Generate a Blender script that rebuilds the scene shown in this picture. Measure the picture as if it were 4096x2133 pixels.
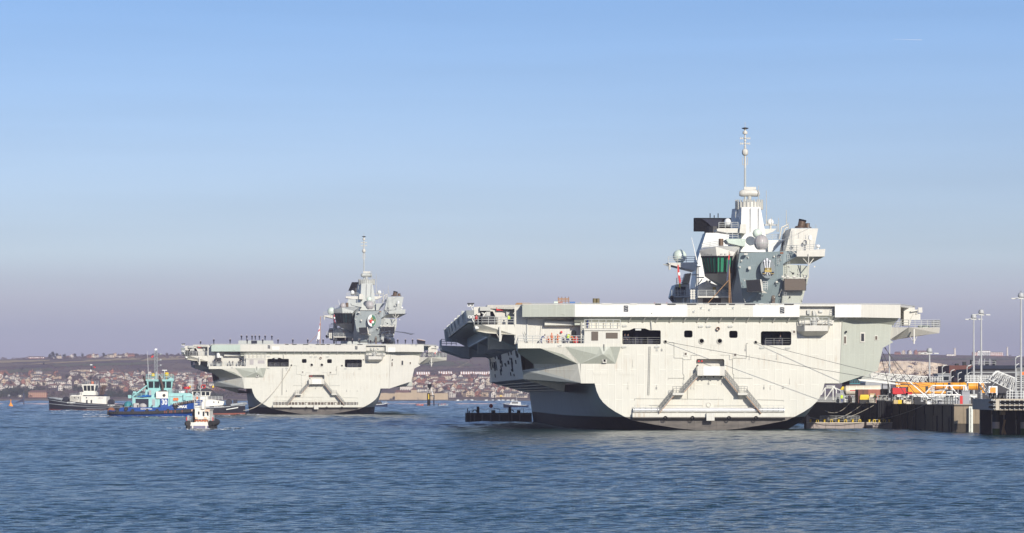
import bpy, bmesh, math, random
from mathutils import Vector, noise
random.seed(7)
for o in list(bpy.data.objects): bpy.data.objects.remove(o)
scene = bpy.context.scene
col = scene.collection
# ------------------------------------------------------------------ camera (photo pixels are those of the 4096 px original)
F, CX, YH, H = 14000.0, 2048.0, 1580.0, 6.09
cam = bpy.data.cameras.new('camera'); cam.sensor_width = 36; cam.lens = F/4096*36
cam.shift_y = (YH-1066.5)/4096; cam.clip_start = 1; cam.clip_end = 60000
camo = bpy.data.objects.new('camera', cam); camo.location = (0, 0, H); camo.rotation_euler = (math.pi/2, 0, 0)
col.objects.link(camo); scene.camera = camo
# ------------------------------------------------------------------ world, sun, exposure
SUN_EL, SUN_AZ = math.radians(24), math.radians(23)      # azimuth: to the right of straight behind the camera
world = bpy.data.worlds.new('World'); scene.world = world; world.use_nodes = True
wn = world.node_tree; bg = wn.nodes['Background']
sky = wn.nodes.new('ShaderNodeTexSky'); sky.sky_type = 'NISHITA'; sky.sun_disc = False
sky.sun_elevation = SUN_EL; sky.sun_rotation = math.pi - SUN_AZ
sky.air_density = 1.0; sky.dust_density = 0.6; sky.ozone_density = 1.6
tc = wn.nodes.new('ShaderNodeTexCoord'); sx = wn.nodes.new('ShaderNodeSeparateXYZ')
wn.links.new(tc.outputs['Generated'], sx.inputs[0])
asn = wn.nodes.new('ShaderNodeMath'); asn.operation = 'ARCSINE'; wn.links.new(sx.outputs['Z'], asn.inputs[0])
mr = wn.nodes.new('ShaderNodeMapRange'); mr.inputs['From Min'].default_value = 0; mr.inputs['From Max'].default_value = math.radians(30)
wn.links.new(asn.outputs[0], mr.inputs['Value'])
rp = wn.nodes.new('ShaderNodeValToRGB'); wn.links.new(mr.outputs[0], rp.inputs[0])
SKYTINT = [(0.0, (.50, .53, 1.06)), (0.035, (.54, .58, 1.06)), (0.052, (.66, .68, 1.10)), (0.076, (.74, .82, 1.20)), (0.128, (.71, .80, 1.18)), (0.213, (.60, .75, 1.15)), (0.4, (.58, .69, 1.0)), (1.0, (.62, .72, .98))]
SKY_STRENGTH, SUN_ENERGY, EXPOSURE = 0.10, 5.0, 0.0
e = rp.color_ramp.elements
e[0].position, e[0].color = SKYTINT[0][0], (*SKYTINT[0][1], 1); e[1].position, e[1].color = 1.0, (*SKYTINT[-1][1], 1)
for p_, c_ in SKYTINT[1:-1]:
    q_ = e.new(p_); q_.color = (*c_, 1)
mx = wn.nodes.new('ShaderNodeMix'); mx.data_type = 'RGBA'; mx.blend_type = 'MULTIPLY'; mx.inputs['Factor'].default_value = 1
mp_ = wn.nodes.new('ShaderNodeMapping'); mp_.inputs['Scale'].default_value = (2.2, 2.2, 34); wn.links.new(tc.outputs['Generated'], mp_.inputs[0])   # uneven haze in long thin layers, all round
nz = wn.nodes.new('ShaderNodeTexNoise'); nz.inputs['Scale'].default_value = 2.0; nz.inputs['Detail'].default_value = 5; wn.links.new(mp_.outputs[0], nz.inputs['Vector'])
nr_ = wn.nodes.new('ShaderNodeMapRange'); nr_.inputs['From Min'].default_value = .3; nr_.inputs['From Max'].default_value = .7; nr_.inputs['To Min'].default_value = .955; nr_.inputs['To Max'].default_value = 1.045; wn.links.new(nz.outputs['Fac'], nr_.inputs['Value'])
m2_ = wn.nodes.new('ShaderNodeMix'); m2_.data_type = 'RGBA'; m2_.blend_type = 'MULTIPLY'; m2_.inputs['Factor'].default_value = 1; wn.links.new(rp.outputs[0], m2_.inputs['A']); wn.links.new(nr_.outputs[0], m2_.inputs['B'])
wn.links.new(sky.outputs[0], mx.inputs['A']); wn.links.new(m2_.outputs['Result'], mx.inputs['B'])
wn.links.new(mx.outputs['Result'], bg.inputs['Color']); bg.inputs['Strength'].default_value = SKY_STRENGTH
sun = bpy.data.lights.new('sun', 'SUN'); sun.energy = SUN_ENERGY; sun.angle = math.radians(0.53); sun.color = (1, .94, .84)
suno = bpy.data.objects.new('sun', sun); col.objects.link(suno)
sdir = Vector((math.sin(SUN_AZ)*math.cos(SUN_EL), -math.cos(SUN_AZ)*math.cos(SUN_EL), math.sin(SUN_EL)))
suno.rotation_euler = sdir.to_track_quat('Z', 'Y').to_euler()
vs = scene.view_settings; vs.view_transform = 'Standard'; vs.look = 'None'; vs.gamma = 1; vs.use_curve_mapping = False; vs.exposure = EXPOSURE

# ------------------------------------------------------------------ helpers: positions
def W(px, py, D): return Vector(((px-CX)/F*D, D, H+(YH-py)/F*D))
def G(px, py):
    D = F*H/(py-YH); return Vector(((px-CX)/F*D, D, 0))
class Frame:                                   # a ship's own frame: X starboard, Y forward of the transom, Z above the water
    def __init__(s, px, D, vp):
        s.o = Vector(((px-CX)/F*D, D, 0)); s.a = math.atan((CX-vp)/F)
        s.f = Vector((-math.sin(s.a), math.cos(s.a))); s.r = Vector((math.cos(s.a), math.sin(s.a)))
    def S(s, px, py, Y):
        d = Vector(((px-CX)/F, 1.0)); c = Vector((-s.o.x, -s.o.y))
        t = (Y-c.dot(s.f))/d.dot(s.f); p = c+d*t
        return Vector((p.dot(s.r), Y, H+t*(YH-py)/F))
    def world(s, v): return Vector((s.o.x+s.r.x*v[0]+s.f.x*v[1], s.o.y+s.r.y*v[0]+s.f.y*v[1], v[2]))
R1 = Frame(2839, 600.0, 1520); R2 = Frame(1265, 1077.0, 1230)
def zoom(fr, x0, y0, k): return lambda x, y, Y: fr.S(x0+x/k, y0+y/k, Y)
z1 = zoom(R1, 1700, 1150, 2.235); z2 = zoom(R1, 2400, 1150, 2.235); z3 = zoom(R1, 3100, 1150, 2.235)
z4 = zoom(R1, 2600, 480, 1.788); zp = zoom(R1, 1740, 1190, 4.47); za = zoom(R1, 2640, 820, 3.27); zb = zoom(R1, 2940, 820, 3.27)
l2 = zoom(R2, 680, 1250, 2.98); l3 = zoom(R2, 1200, 1250, 2.98); l4 = zoom(R2, 1250, 900, 2.682)

# ------------------------------------------------------------------ helpers: meshes
class MB:
    def __init__(s): s.v = []; s.f = []; s.m = []
    def add(s, vs_, fs, mi=0):
        n = len(s.v); s.v += [tuple(v) for v in vs_]
        for q in fs: s.f.append([i+n for i in q]); s.m.append(mi)
        return s
    def box(s, a, b, mi=0):
        x0, x1 = sorted((a[0], b[0])); y0, y1 = sorted((a[1], b[1])); z0, z1_ = sorted((a[2], b[2]))
        return s.add([(x0,y0,z0),(x1,y0,z0),(x1,y1,z0),(x0,y1,z0),(x0,y0,z1_),(x1,y0,z1_),(x1,y1,z1_),(x0,y1,z1_)],
                     [(0,3,2,1),(4,5,6,7),(0,1,5,4),(1,2,6,5),(2,3,7,6),(3,0,4,7)], mi)
    def cbox(s, c, d, mi=0):
        return s.box((c[0]-d[0]/2, c[1]-d[1]/2, c[2]-d[2]/2), (c[0]+d[0]/2, c[1]+d[1]/2, c[2]+d[2]/2), mi)
    def tube(s, p, q, r, n=6, r2=None, mi=0, cap=True):
        p = Vector(p); q = Vector(q); d = q-p
        if d.length < 1e-6: return s
        r2 = r if r2 is None else r2
        u = d.orthogonal().normalized(); w = d.normalized().cross(u)
        vs_ = []
        for c, rr in ((p, r), (q, r2)):
            for i in range(n):
                t = 2*math.pi*(i+.5)/n; vs_.append(c+(u*math.cos(t)+w*math.sin(t))*rr)
        fs = [(i, (i+1) % n, n+(i+1) % n, n+i) for i in range(n)]
        if cap: fs += [tuple(range(n))[::-1], tuple(range(n, 2*n))]
        return s.add(vs_, fs, mi)
    def path(s, pts, r, n=6, mi=0):
        for a, b in zip(pts, pts[1:]): s.tube(a, b, r, n, mi=mi)
        return s
    def lathe(s, prof, c=(0,0,0), n=16, axis='Z', mi=0, cap=True):
        vs_ = []; k = len(prof)
        for r, z in prof:
            for i in range(n):
                t = 2*math.pi*i/n; a, b = r*math.cos(t), r*math.sin(t)
                p = (a, b, z) if axis == 'Z' else ((a, z, b) if axis == 'Y' else (z, a, b))
                vs_.append((p[0]+c[0], p[1]+c[1], p[2]+c[2]))
        fs = [(j*n+i, j*n+(i+1) % n, (j+1)*n+(i+1) % n, (j+1)*n+i) for j in range(k-1) for i in range(n)]
        if cap: fs += [tuple(range(n))[::-1], tuple(range((k-1)*n, k*n))]
        return s.add(vs_, fs, mi)
    def sphere(s, c, r, n=16, m=8, a0=-90, mi=0, sz=1.0):
        pr = []
        for j in range(m+1):
            t = math.radians(a0+(90-a0)*j/m); pr.append((max(r*math.cos(t), .001), r*sz*math.sin(t)))
        return s.lathe(pr, c, n, mi=mi)
    def ext(s, pts, vec, mi=0):                 # closed plate: polygon pushed along vec
        n = len(pts); vec = Vector(vec); a = [Vector(p) for p in pts]
        fs = [(i, (i+1) % n, n+(i+1) % n, n+i) for i in range(n)] + [tuple(range(n))[::-1], tuple(range(n, 2*n))]
        return s.add(a+[p+vec for p in a], fs, mi)
    def loft(s, secs, mi=0, cap=True, closed=False):
        n = len(secs[0]); vs_ = [p for q in secs for p in q]; fs = []
        for j in range(len(secs)-1):
            for i in range(n if closed else n-1):
                k = (i+1) % n; fs.append((j*n+i, j*n+k, (j+1)*n+k, (j+1)*n+i))
        if cap: fs += [tuple(range(n))[::-1], tuple(range((len(secs)-1)*n, len(secs)*n))]
        return s.add(vs_, fs, mi)
    def rail(s, pts, h=1.1, step=1.5, nr=3, r=.035, mi=0, z=None):
        for a, b in zip(pts, pts[1:]):
            a = Vector(a); b = Vector(b); n = max(1, round((b-a).length/step))
            for i in range(n+1):
                p = a.lerp(b, i/n); s.tube(p, p+Vector((0,0,h)), r*1.15, 4, mi=mi)
            for j in range(nr):
                t = Vector((0,0,h*(j+1)/nr)); s.tube(a+t, b+t, r, 4, mi=mi)
        return s
    def holes(s, outer, holes, y, mi=0):        # flat plate in the XZ plane at y, with openings
        bm = bmesh.new(); es = []
        for lp in [outer]+holes:
            vv = [bm.verts.new((p[0], y, p[1])) for p in lp]
            for i in range(len(vv)): es.append(bm.edges.new((vv[i], vv[(i+1) % len(vv)])))
        bmesh.ops.triangle_fill(bm, use_beauty=True, use_dissolve=False, edges=es)
        bm.verts.index_update()
        s.add([v.co.copy() for v in bm.verts], [[v.index for v in f.verts] for f in bm.faces], mi); bm.free()
        return s
    def mesh(s, name, mats, smooth=False, recalc=True):
        me = bpy.data.meshes.new(name); me.from_pydata(s.v, [], s.f)
        for i, f in enumerate(me.polygons): f.material_index = s.m[i]
        for m_ in (mats if isinstance(mats, (list, tuple)) else [mats]): me.materials.append(M[m_] if isinstance(m_, str) else m_)
        if recalc:
            bm = bmesh.new(); bm.from_mesh(me); bmesh.ops.recalc_face_normals(bm, faces=bm.faces); bm.to_mesh(me); bm.free()
        if smooth:
            me.shade_smooth()
            try: me.set_sharp_from_angle(angle=math.radians(40))
            except Exception: pass
        return me
    def build(s, name, mats, parent=None, smooth=False, recalc=True, label=None):
        o = bpy.data.objects.new(name, s.mesh(name, mats, smooth, recalc)); col.objects.link(o); o.parent = parent
        if label: o['label'] = label
        return o
def put(name, me, loc=(0,0,0), rz=0, parent=None, sc=1, rot=None):
    o = bpy.data.objects.new(name, me); col.objects.link(o); o.location = loc
    o.rotation_euler = rot if rot else (0, 0, rz); o.scale = (sc, sc, sc) if not isinstance(sc, tuple) else sc; o.parent = parent
    return o
def tag(o, label=None, cat=None, group=None, kind=None):
    if label: o['label'] = label
    if cat: o['category'] = cat
    if group: o['group'] = group
    if kind: o['kind'] = kind
    return o
def thing(name, label, cat, loc=(0,0,0), rz=0, group=None):
    o = bpy.data.objects.new(name, None); col.objects.link(o); o.location = loc; o.rotation_euler = (0,0,rz); o.empty_display_size = .1
    return tag(o, label, cat, group)
def copy_tree(o, parent=None):
    c = o.copy(); col.objects.link(c); c.parent = parent
    for ch in list(o.children): copy_tree(ch, c)
    return c
def text_mesh(txt, size, mat, shear=0, bold=0.0, sx_=1.0):
    cu = bpy.data.curves.new('lettering', 'FONT'); cu.body = txt; cu.size = size; cu.align_x = 'CENTER'; cu.align_y = 'CENTER'
    cu.shear = shear; cu.offset = bold; cu.resolution_u = 3; cu.extrude = .004
    ob = bpy.data.objects.new('lettering', cu); col.objects.link(ob)
    dg = bpy.context.evaluated_depsgraph_get(); me = bpy.data.meshes.new_from_object(ob.evaluated_get(dg))
    bpy.data.objects.remove(ob); me.materials.clear(); me.materials.append(M[mat])
    for v in me.vertices: v.co.x *= sx_
    return me
def letters(txt, size, mat, loc, parent, rz=0, bold=0.0, sx_=1.0, name='lettering', tilt=math.pi/2):
    return put(name, text_mesh(txt, size, mat, bold=bold, sx_=sx_), loc, 0, parent, rot=(tilt, 0, rz))

# ------------------------------------------------------------------ materials
M = {}
def newmat(name):
    m = bpy.data.materials.new(name); m.use_nodes = True; M[name] = m
    return m, m.node_tree, m.node_tree.nodes['Principled BSDF']
def mat(name, c, rough=.55, metal=0.0, var=.12, scale=1.2, streak=0.0, streakcol=None, bump=0.0, alpha=None, coords='Object', spec=.5):
    m, nt, b = newmat(name); N = nt.nodes; L = nt.links
    b.inputs['Roughness'].default_value = rough; b.inputs['Metallic'].default_value = metal; b.inputs['Specular IOR Level'].default_value = spec
    t = N.new('ShaderNodeTexCoord'); n = N.new('ShaderNodeTexNoise'); n.inputs['Scale'].default_value = scale; n.inputs['Detail'].default_value = 4
    L.new(t.outputs[coords], n.inputs['Vector'])
    x = N.new('ShaderNodeMix'); x.data_type = 'RGBA'
    x.inputs['A'].default_value = (*[v*(1-var) for v in c], 1); x.inputs['B'].default_value = (*[min(1, v*(1+var)) for v in c], 1)
    L.new(n.outputs['Fac'], x.inputs['Factor']); out = x.outputs['Result']
    if streak:
        mp = N.new('ShaderNodeMapping'); mp.inputs['Scale'].default_value = (1.6, 1.6, .09); L.new(t.outputs[coords], mp.inputs['Vector'])
        n2 = N.new('ShaderNodeTexNoise'); n2.inputs['Scale'].default_value = 1.5; n2.inputs['Detail'].default_value = 5; L.new(mp.outputs[0], n2.inputs['Vector'])
        r = N.new('ShaderNodeMapRange'); r.inputs['From Min'].default_value = .52; r.inputs['From Max'].default_value = .80
        r.inputs['To Max'].default_value = streak; L.new(n2.outputs['Fac'], r.inputs['Value'])
        y = N.new('ShaderNodeMix'); y.data_type = 'RGBA'; L.new(r.outputs[0], y.inputs['Factor']); L.new(out, y.inputs['A'])
        y.inputs['B'].default_value = (*(streakcol or [v*.4 for v in c]), 1); out = y.outputs['Result']
    L.new(out, b.inputs['Base Color'])
    if bump:
        bp = N.new('ShaderNodeBump'); bp.inputs['Strength'].default_value = bump; bp.inputs['Distance'].default_value = .05
        L.new(n.outputs['Fac'], bp.inputs['Height']); L.new(bp.outputs[0], b.inputs['Normal'])
    return m
def ship_paint(name, c, boot=False, rough=.42, seam=.25, rust=0):
    """naval grey: plate seams (fine relief), oil-canning, faint streaks; a black boot-top below 2.35 m on the hull"""
    m = mat(name, c, rough, 0, .07, .35, .22, (c[0]*.66, c[1]*.60, c[2]*.52)); nt = m.node_tree; N = nt.nodes; L = nt.links; b = N['Principled BSDF']
    t = N.new('ShaderNodeTexCoord'); s_ = N.new('ShaderNodeSeparateXYZ'); L.new(t.outputs['Object'], s_.inputs[0])
    a = N.new('ShaderNodeMath'); a.operation = 'ADD'; L.new(s_.outputs['X'], a.inputs[0]); L.new(s_.outputs['Y'], a.inputs[1])
    cb = N.new('ShaderNodeCombineXYZ'); L.new(s_.outputs['Z'], cb.inputs['X']); L.new(a.outputs[0], cb.inputs['Y'])
    br = N.new('ShaderNodeTexBrick'); br.inputs['Scale'].default_value = 1; br.inputs['Brick Width'].default_value = 5.2; br.inputs['Row Height'].default_value = 1.25
    br.inputs['Mortar Size'].default_value = .09; br.inputs['Mortar Smooth'].default_value = 1; br.inputs['Color1'].default_value = (.5,.5,.5,1); br.inputs['Color2'].default_value = (.62,.62,.62,1); br.inputs['Mortar'].default_value = (1,1,1,1)
    L.new(cb.outputs[0], br.inputs['Vector'])
    n = N.new('ShaderNodeTexNoise'); n.inputs['Scale'].default_value = .55; L.new(t.outputs['Object'], n.inputs['Vector'])
    ad = N.new('ShaderNodeMath'); ad.operation = 'MULTIPLY_ADD'; ad.inputs[1].default_value = .35; L.new(n.outputs['Fac'], ad.inputs[0]); L.new(br.outputs['Color'], ad.inputs[2])
    bp = N.new('ShaderNodeBump'); bp.inputs['Strength'].default_value = seam; bp.inputs['Distance'].default_value = .10; L.new(ad.outputs[0], bp.inputs['Height']); L.new(bp.outputs[0], b.inputs['Normal'])
    src = b.inputs['Base Color'].links[0].from_socket
    v = N.new('ShaderNodeMix'); v.data_type = 'RGBA'; v.blend_type = 'MULTIPLY'; v.inputs['Factor'].default_value = .18; L.new(src, v.inputs['A']); L.new(br.outputs['Color'], v.inputs['B']); src = v.outputs['Result']
    if rust:
        mq = N.new('ShaderNodeMapping'); mq.inputs['Scale'].default_value = (2.2, 2.2, .12); L.new(t.outputs['Object'], mq.inputs[0])
        n4 = N.new('ShaderNodeTexNoise'); n4.inputs['Scale'].default_value = 1; n4.inputs['Detail'].default_value = 3; L.new(mq.outputs[0], n4.inputs['Vector'])
        n5 = N.new('ShaderNodeTexNoise'); n5.inputs['Scale'].default_value = .22; L.new(t.outputs['Object'], n5.inputs['Vector'])
        ml = N.new('ShaderNodeMath'); ml.operation = 'MULTIPLY'; L.new(n4.outputs['Fac'], ml.inputs[0]); L.new(n5.outputs['Fac'], ml.inputs[1])
        rr_ = N.new('ShaderNodeMapRange'); rr_.inputs['From Min'].default_value = .33; rr_.inputs['From Max'].default_value = .46; rr_.inputs['To Max'].default_value = rust; L.new(ml.outputs[0], rr_.inputs['Value'])
        k2 = N.new('ShaderNodeMix'); k2.data_type = 'RGBA'; L.new(rr_.outputs[0], k2.inputs['Factor']); L.new(src, k2.inputs['A']); k2.inputs['B'].default_value = (.36,.23,.12,1); src = k2.outputs['Result']
        n6 = N.new('ShaderNodeTexNoise'); n6.inputs['Scale'].default_value = .12; n6.inputs['Detail'].default_value = 6; L.new(t.outputs['Object'], n6.inputs['Vector'])
        r6 = N.new('ShaderNodeMapRange'); r6.inputs['From Min'].default_value = .45; r6.inputs['From Max'].default_value = .7; r6.inputs['To Max'].default_value = .30; L.new(n6.outputs['Fac'], r6.inputs['Value'])
        k3 = N.new('ShaderNodeMix'); k3.data_type = 'RGBA'; L.new(r6.outputs[0], k3.inputs['Factor']); L.new(src, k3.inputs['A']); k3.inputs['B'].default_value = (c[0]*.80, c[1]*.84, c[2]*.86, 1); src = k3.outputs['Result']
    if boot:
        n3 = N.new('ShaderNodeTexNoise'); n3.inputs['Scale'].default_value = .8; n3.inputs['Detail'].default_value = 6
        mp = N.new('ShaderNodeMapping'); mp.inputs['Scale'].default_value = (.5, .5, 2.5); L.new(t.outputs['Object'], mp.inputs[0]); L.new(mp.outputs[0], n3.inputs['Vector'])
        bc = N.new('ShaderNodeValToRGB'); L.new(n3.outputs['Fac'], bc.inputs[0]); bc.color_ramp.elements[0].color = boot[0]; bc.color_ramp.elements[1].color = boot[1]
        bc.color_ramp.elements[0].position = .35; bc.color_ramp.elements[1].position = .7
        ls = N.new('ShaderNodeMath'); ls.operation = 'LESS_THAN'; ls.inputs[1].default_value = 2.3; L.new(s_.outputs['Z'], ls.inputs[0])
        k = N.new('ShaderNodeMix'); k.data_type = 'RGBA'; L.new(ls.outputs[0], k.inputs['Factor']); L.new(src, k.inputs['A']); L.new(bc.outputs[0], k.inputs['B']); src = k.outputs['Result']
    L.new(src, b.inputs['Base Color'])
    return m
GREY = (.52, .52, .44)
ship_paint('ship_hull', (.56,.58,.55), boot=((.004,.0045,.006,1), (.011,.011,.012,1)))
ship_paint('ship_transom', (.66,.64,.555), boot=((.07,.06,.05,1), (.14,.12,.10,1)), seam=.4, rust=.38)
M['ship_hull'].node_tree.nodes['Principled BSDF'].inputs['Specular IOR Level'].default_value = .06; M['ship_hull'].node_tree.nodes['Principled BSDF'].inputs['Roughness'].default_value = .65
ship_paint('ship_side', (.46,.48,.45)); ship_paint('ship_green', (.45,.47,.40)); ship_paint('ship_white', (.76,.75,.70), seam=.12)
ship_paint('ship_blue', (.24,.30,.31), seam=.5); ship_paint('ship_light', (.63,.61,.54)); ship_paint('ship_mint', (.50,.58,.50))
mat('stair_steel', (.30,.30,.28), .5); mat('rust_tan', (.42,.26,.16), .8, var=.3, scale=2); mat('deck', (.09,.09,.09), .8); mat('black', (.012,.012,.014), .5); mat('matt_black', (.008,.008,.009), .9, spec=.1)
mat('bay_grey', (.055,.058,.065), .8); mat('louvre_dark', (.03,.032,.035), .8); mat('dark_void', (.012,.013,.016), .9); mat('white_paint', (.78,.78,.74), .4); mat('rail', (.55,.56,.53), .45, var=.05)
mat('pipe_grey', (.45,.45,.41), .4); mat('silver', (.72,.72,.70), .3, .35); mat('rust', (.23,.09,.04), .85, var=.4, scale=3); mat('wood', (.42,.24,.11), .7, var=.3, scale=3)
mat('screen_black', (.012,.013,.018), .7, spec=.25); mat('screen_brown', (.10,.075,.055), .6, var=.2, scale=6)
mat('radome_white', (.74,.76,.68), .4, var=.04); mat('radome_grey', (.40,.37,.36), .4, var=.06); mat('radome_mint', (.62,.70,.60), .4, var=.04)
mat('funnel', (.13,.085,.055), .5, .3, var=.5, scale=.8); mat('red', (.55,.02,.02), .5); mat('gold', (.38,.28,.07), .45, .2); mat('feather', (.72,.72,.74), .5)
mat('badge_grey', (.17,.20,.21), .5); mat('green_deep', (.01,.14,.07), .45); mat('orange', (.75,.16,.02), .55); mat('hivis', (.62,.85,.03), .6); mat('navy', (.012,.014,.03), .75, var=.2)
mat('skin', (.55,.33,.24), .6); mat('overall_blue', (.03,.06,.26), .75); mat('cap_white', (.85,.85,.83), .7); mat('hair', (.05,.03,.02), .8)
mat('rope', (.46,.42,.34), .85); mat('rope_dark', (.10,.10,.10), .85); mat('window_dark', (.02,.025,.03), .08, spec=.8); mat('yellow', (.75,.52,.02), .5); mat('teal', (.04,.22,.25), .6)
m, nt, b = newmat('flyco_glass'); b.inputs['Base Color'].default_value = (.04,.26,.14,1); b.inputs['Roughness'].default_value = .06; b.inputs['Specular IOR Level'].default_value = .7  # opaque green, lightened to stand in for daylight showing through the glass
m, nt, b = newmat('flyco_glass_dark'); b.inputs['Base Color'].default_value = (.012,.03,.035,1); b.inputs['Roughness'].default_value = .06
# ================================================================== sea
import numpy as np
def sea_material():
    m, nt, b = newmat('sea'); N = nt.nodes; L = nt.links
    b.inputs['Base Color'].default_value = (.012, .040, .042, 1); b.inputs['IOR'].default_value = 1.333; b.inputs['Roughness'].default_value = .12
    t = N.new('ShaderNodeTexCoord')
    def noise_at(sx_, sy_, detail, rough=.55, dist=0.0):
        mp = N.new('ShaderNodeMapping'); mp.inputs['Scale'].default_value = (sx_, sy_, 1); mp.inputs['Rotation'].default_value = (0,0,math.radians(8)); L.new(t.outputs['Object'], mp.inputs[0])
        n = N.new('ShaderNodeTexNoise'); n.inputs['Scale'].default_value = 1; n.inputs['Detail'].default_value = detail; n.inputs['Roughness'].default_value = rough; n.inputs['Distortion'].default_value = dist
        L.new(mp.outputs[0], n.inputs['Vector']); return n.outputs['Fac']
    mid = noise_at(.35, .8, 3, .6, .4); fine = noise_at(1.6, 2.8, 3, .6)
    def math_(op, a, c):
        q = N.new('ShaderNodeMath'); q.operation = op
        for i, v in enumerate((a, c)):
            if isinstance(v, (int, float)): q.inputs[i].default_value = v
            else: L.new(v, q.inputs[i])
        return q.outputs[0]
    h = math_('ADD', math_('MULTIPLY', mid, .20), math_('MULTIPLY', fine, .15))
    bp = N.new('ShaderNodeBump'); bp.inputs['Distance'].default_value = 1.0; L.new(h, bp.inputs['Height']); bp.inputs['Strength'].default_value = 1.0
    L.new(bp.outputs[0], b.inputs['Normal'])
    return m
sea_material()
SLOPE = .043
def build_sea():
    rs = np.random.RandomState(5)
    ds = [-400., -100., 40., 100.]; d = 135.
    while d < 3700: ds.append(d); d += .20+.0014*(d-135)
    us = np.concatenate([[-30,-12,-5,-2,-1.2], np.linspace(-1,1,300)*1.0, [1.2,2,5,12,30]])
    D, U = np.meshgrid(np.array(ds), us, indexing='ij'); X = U*np.maximum(np.abs(D),60)*.17; Z = np.zeros_like(X); stp = .20+.0014*np.maximum(D-135, 0)
    fade = np.clip((3500-D)/300, 0, 1)*np.clip((D-120)/20, 0, 1)*np.clip((1.1-np.abs(U))/.1, 0, 1)
    gust = np.zeros_like(X)                       # wind lanes and slicks: patches of rougher and smoother water
    for k in range(9):
        lg = rs.uniform(40,190); th = rs.normal(math.radians(90), .8); gust += np.sin(math.cos(th)*2*math.pi/(lg*.9)*X+math.sin(th)*2*math.pi/lg*D+rs.rand()*6.28)
    gust = np.clip(1+.085*gust, .6, 1.35)
    for k in range(64):
        lam = .6*60**((k+rs.rand())/64); th = rs.normal(math.radians(96), math.radians(46)); kx, ky = math.cos(th)*2*math.pi/lam, math.sin(th)*2*math.pi/lam
        w = np.clip((lam/stp-2.5)/2, 0, 1)*np.clip((stp*7-lam*.6)/(lam*.6), 0, 1)
        a = SLOPE*lam/(2*math.pi); ph = rs.rand()*6.28; Z += a*w*(np.sin(kx*X+ky*D+ph)+.2*np.cos(2*(kx*X+ky*D+ph)))
    Z *= fade*gust
    nr, nc = X.shape; v = np.stack([X, D, Z], -1).reshape(-1, 3)
    i = np.arange(nr*nc).reshape(nr, nc); f = np.stack([i[:-1,:-1], i[:-1,1:], i[1:,1:], i[1:,:-1]], -1).reshape(-1, 4)
    me = bpy.data.meshes.new('sea'); me.vertices.add(len(v)); me.vertices.foreach_set('co', v.ravel().astype('f4'))
    me.loops.add(f.size); me.loops.foreach_set('vertex_index', f.ravel().astype('i4')); me.polygons.add(len(f))
    me.polygons.foreach_set('loop_start', np.arange(0, f.size, 4, dtype='i4')); me.update(calc_edges=True); me.validate(); me.shade_smooth()
    me.materials.append(M['sea']); o = put('sea', me); tag(o, kind='structure')
build_sea()
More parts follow.
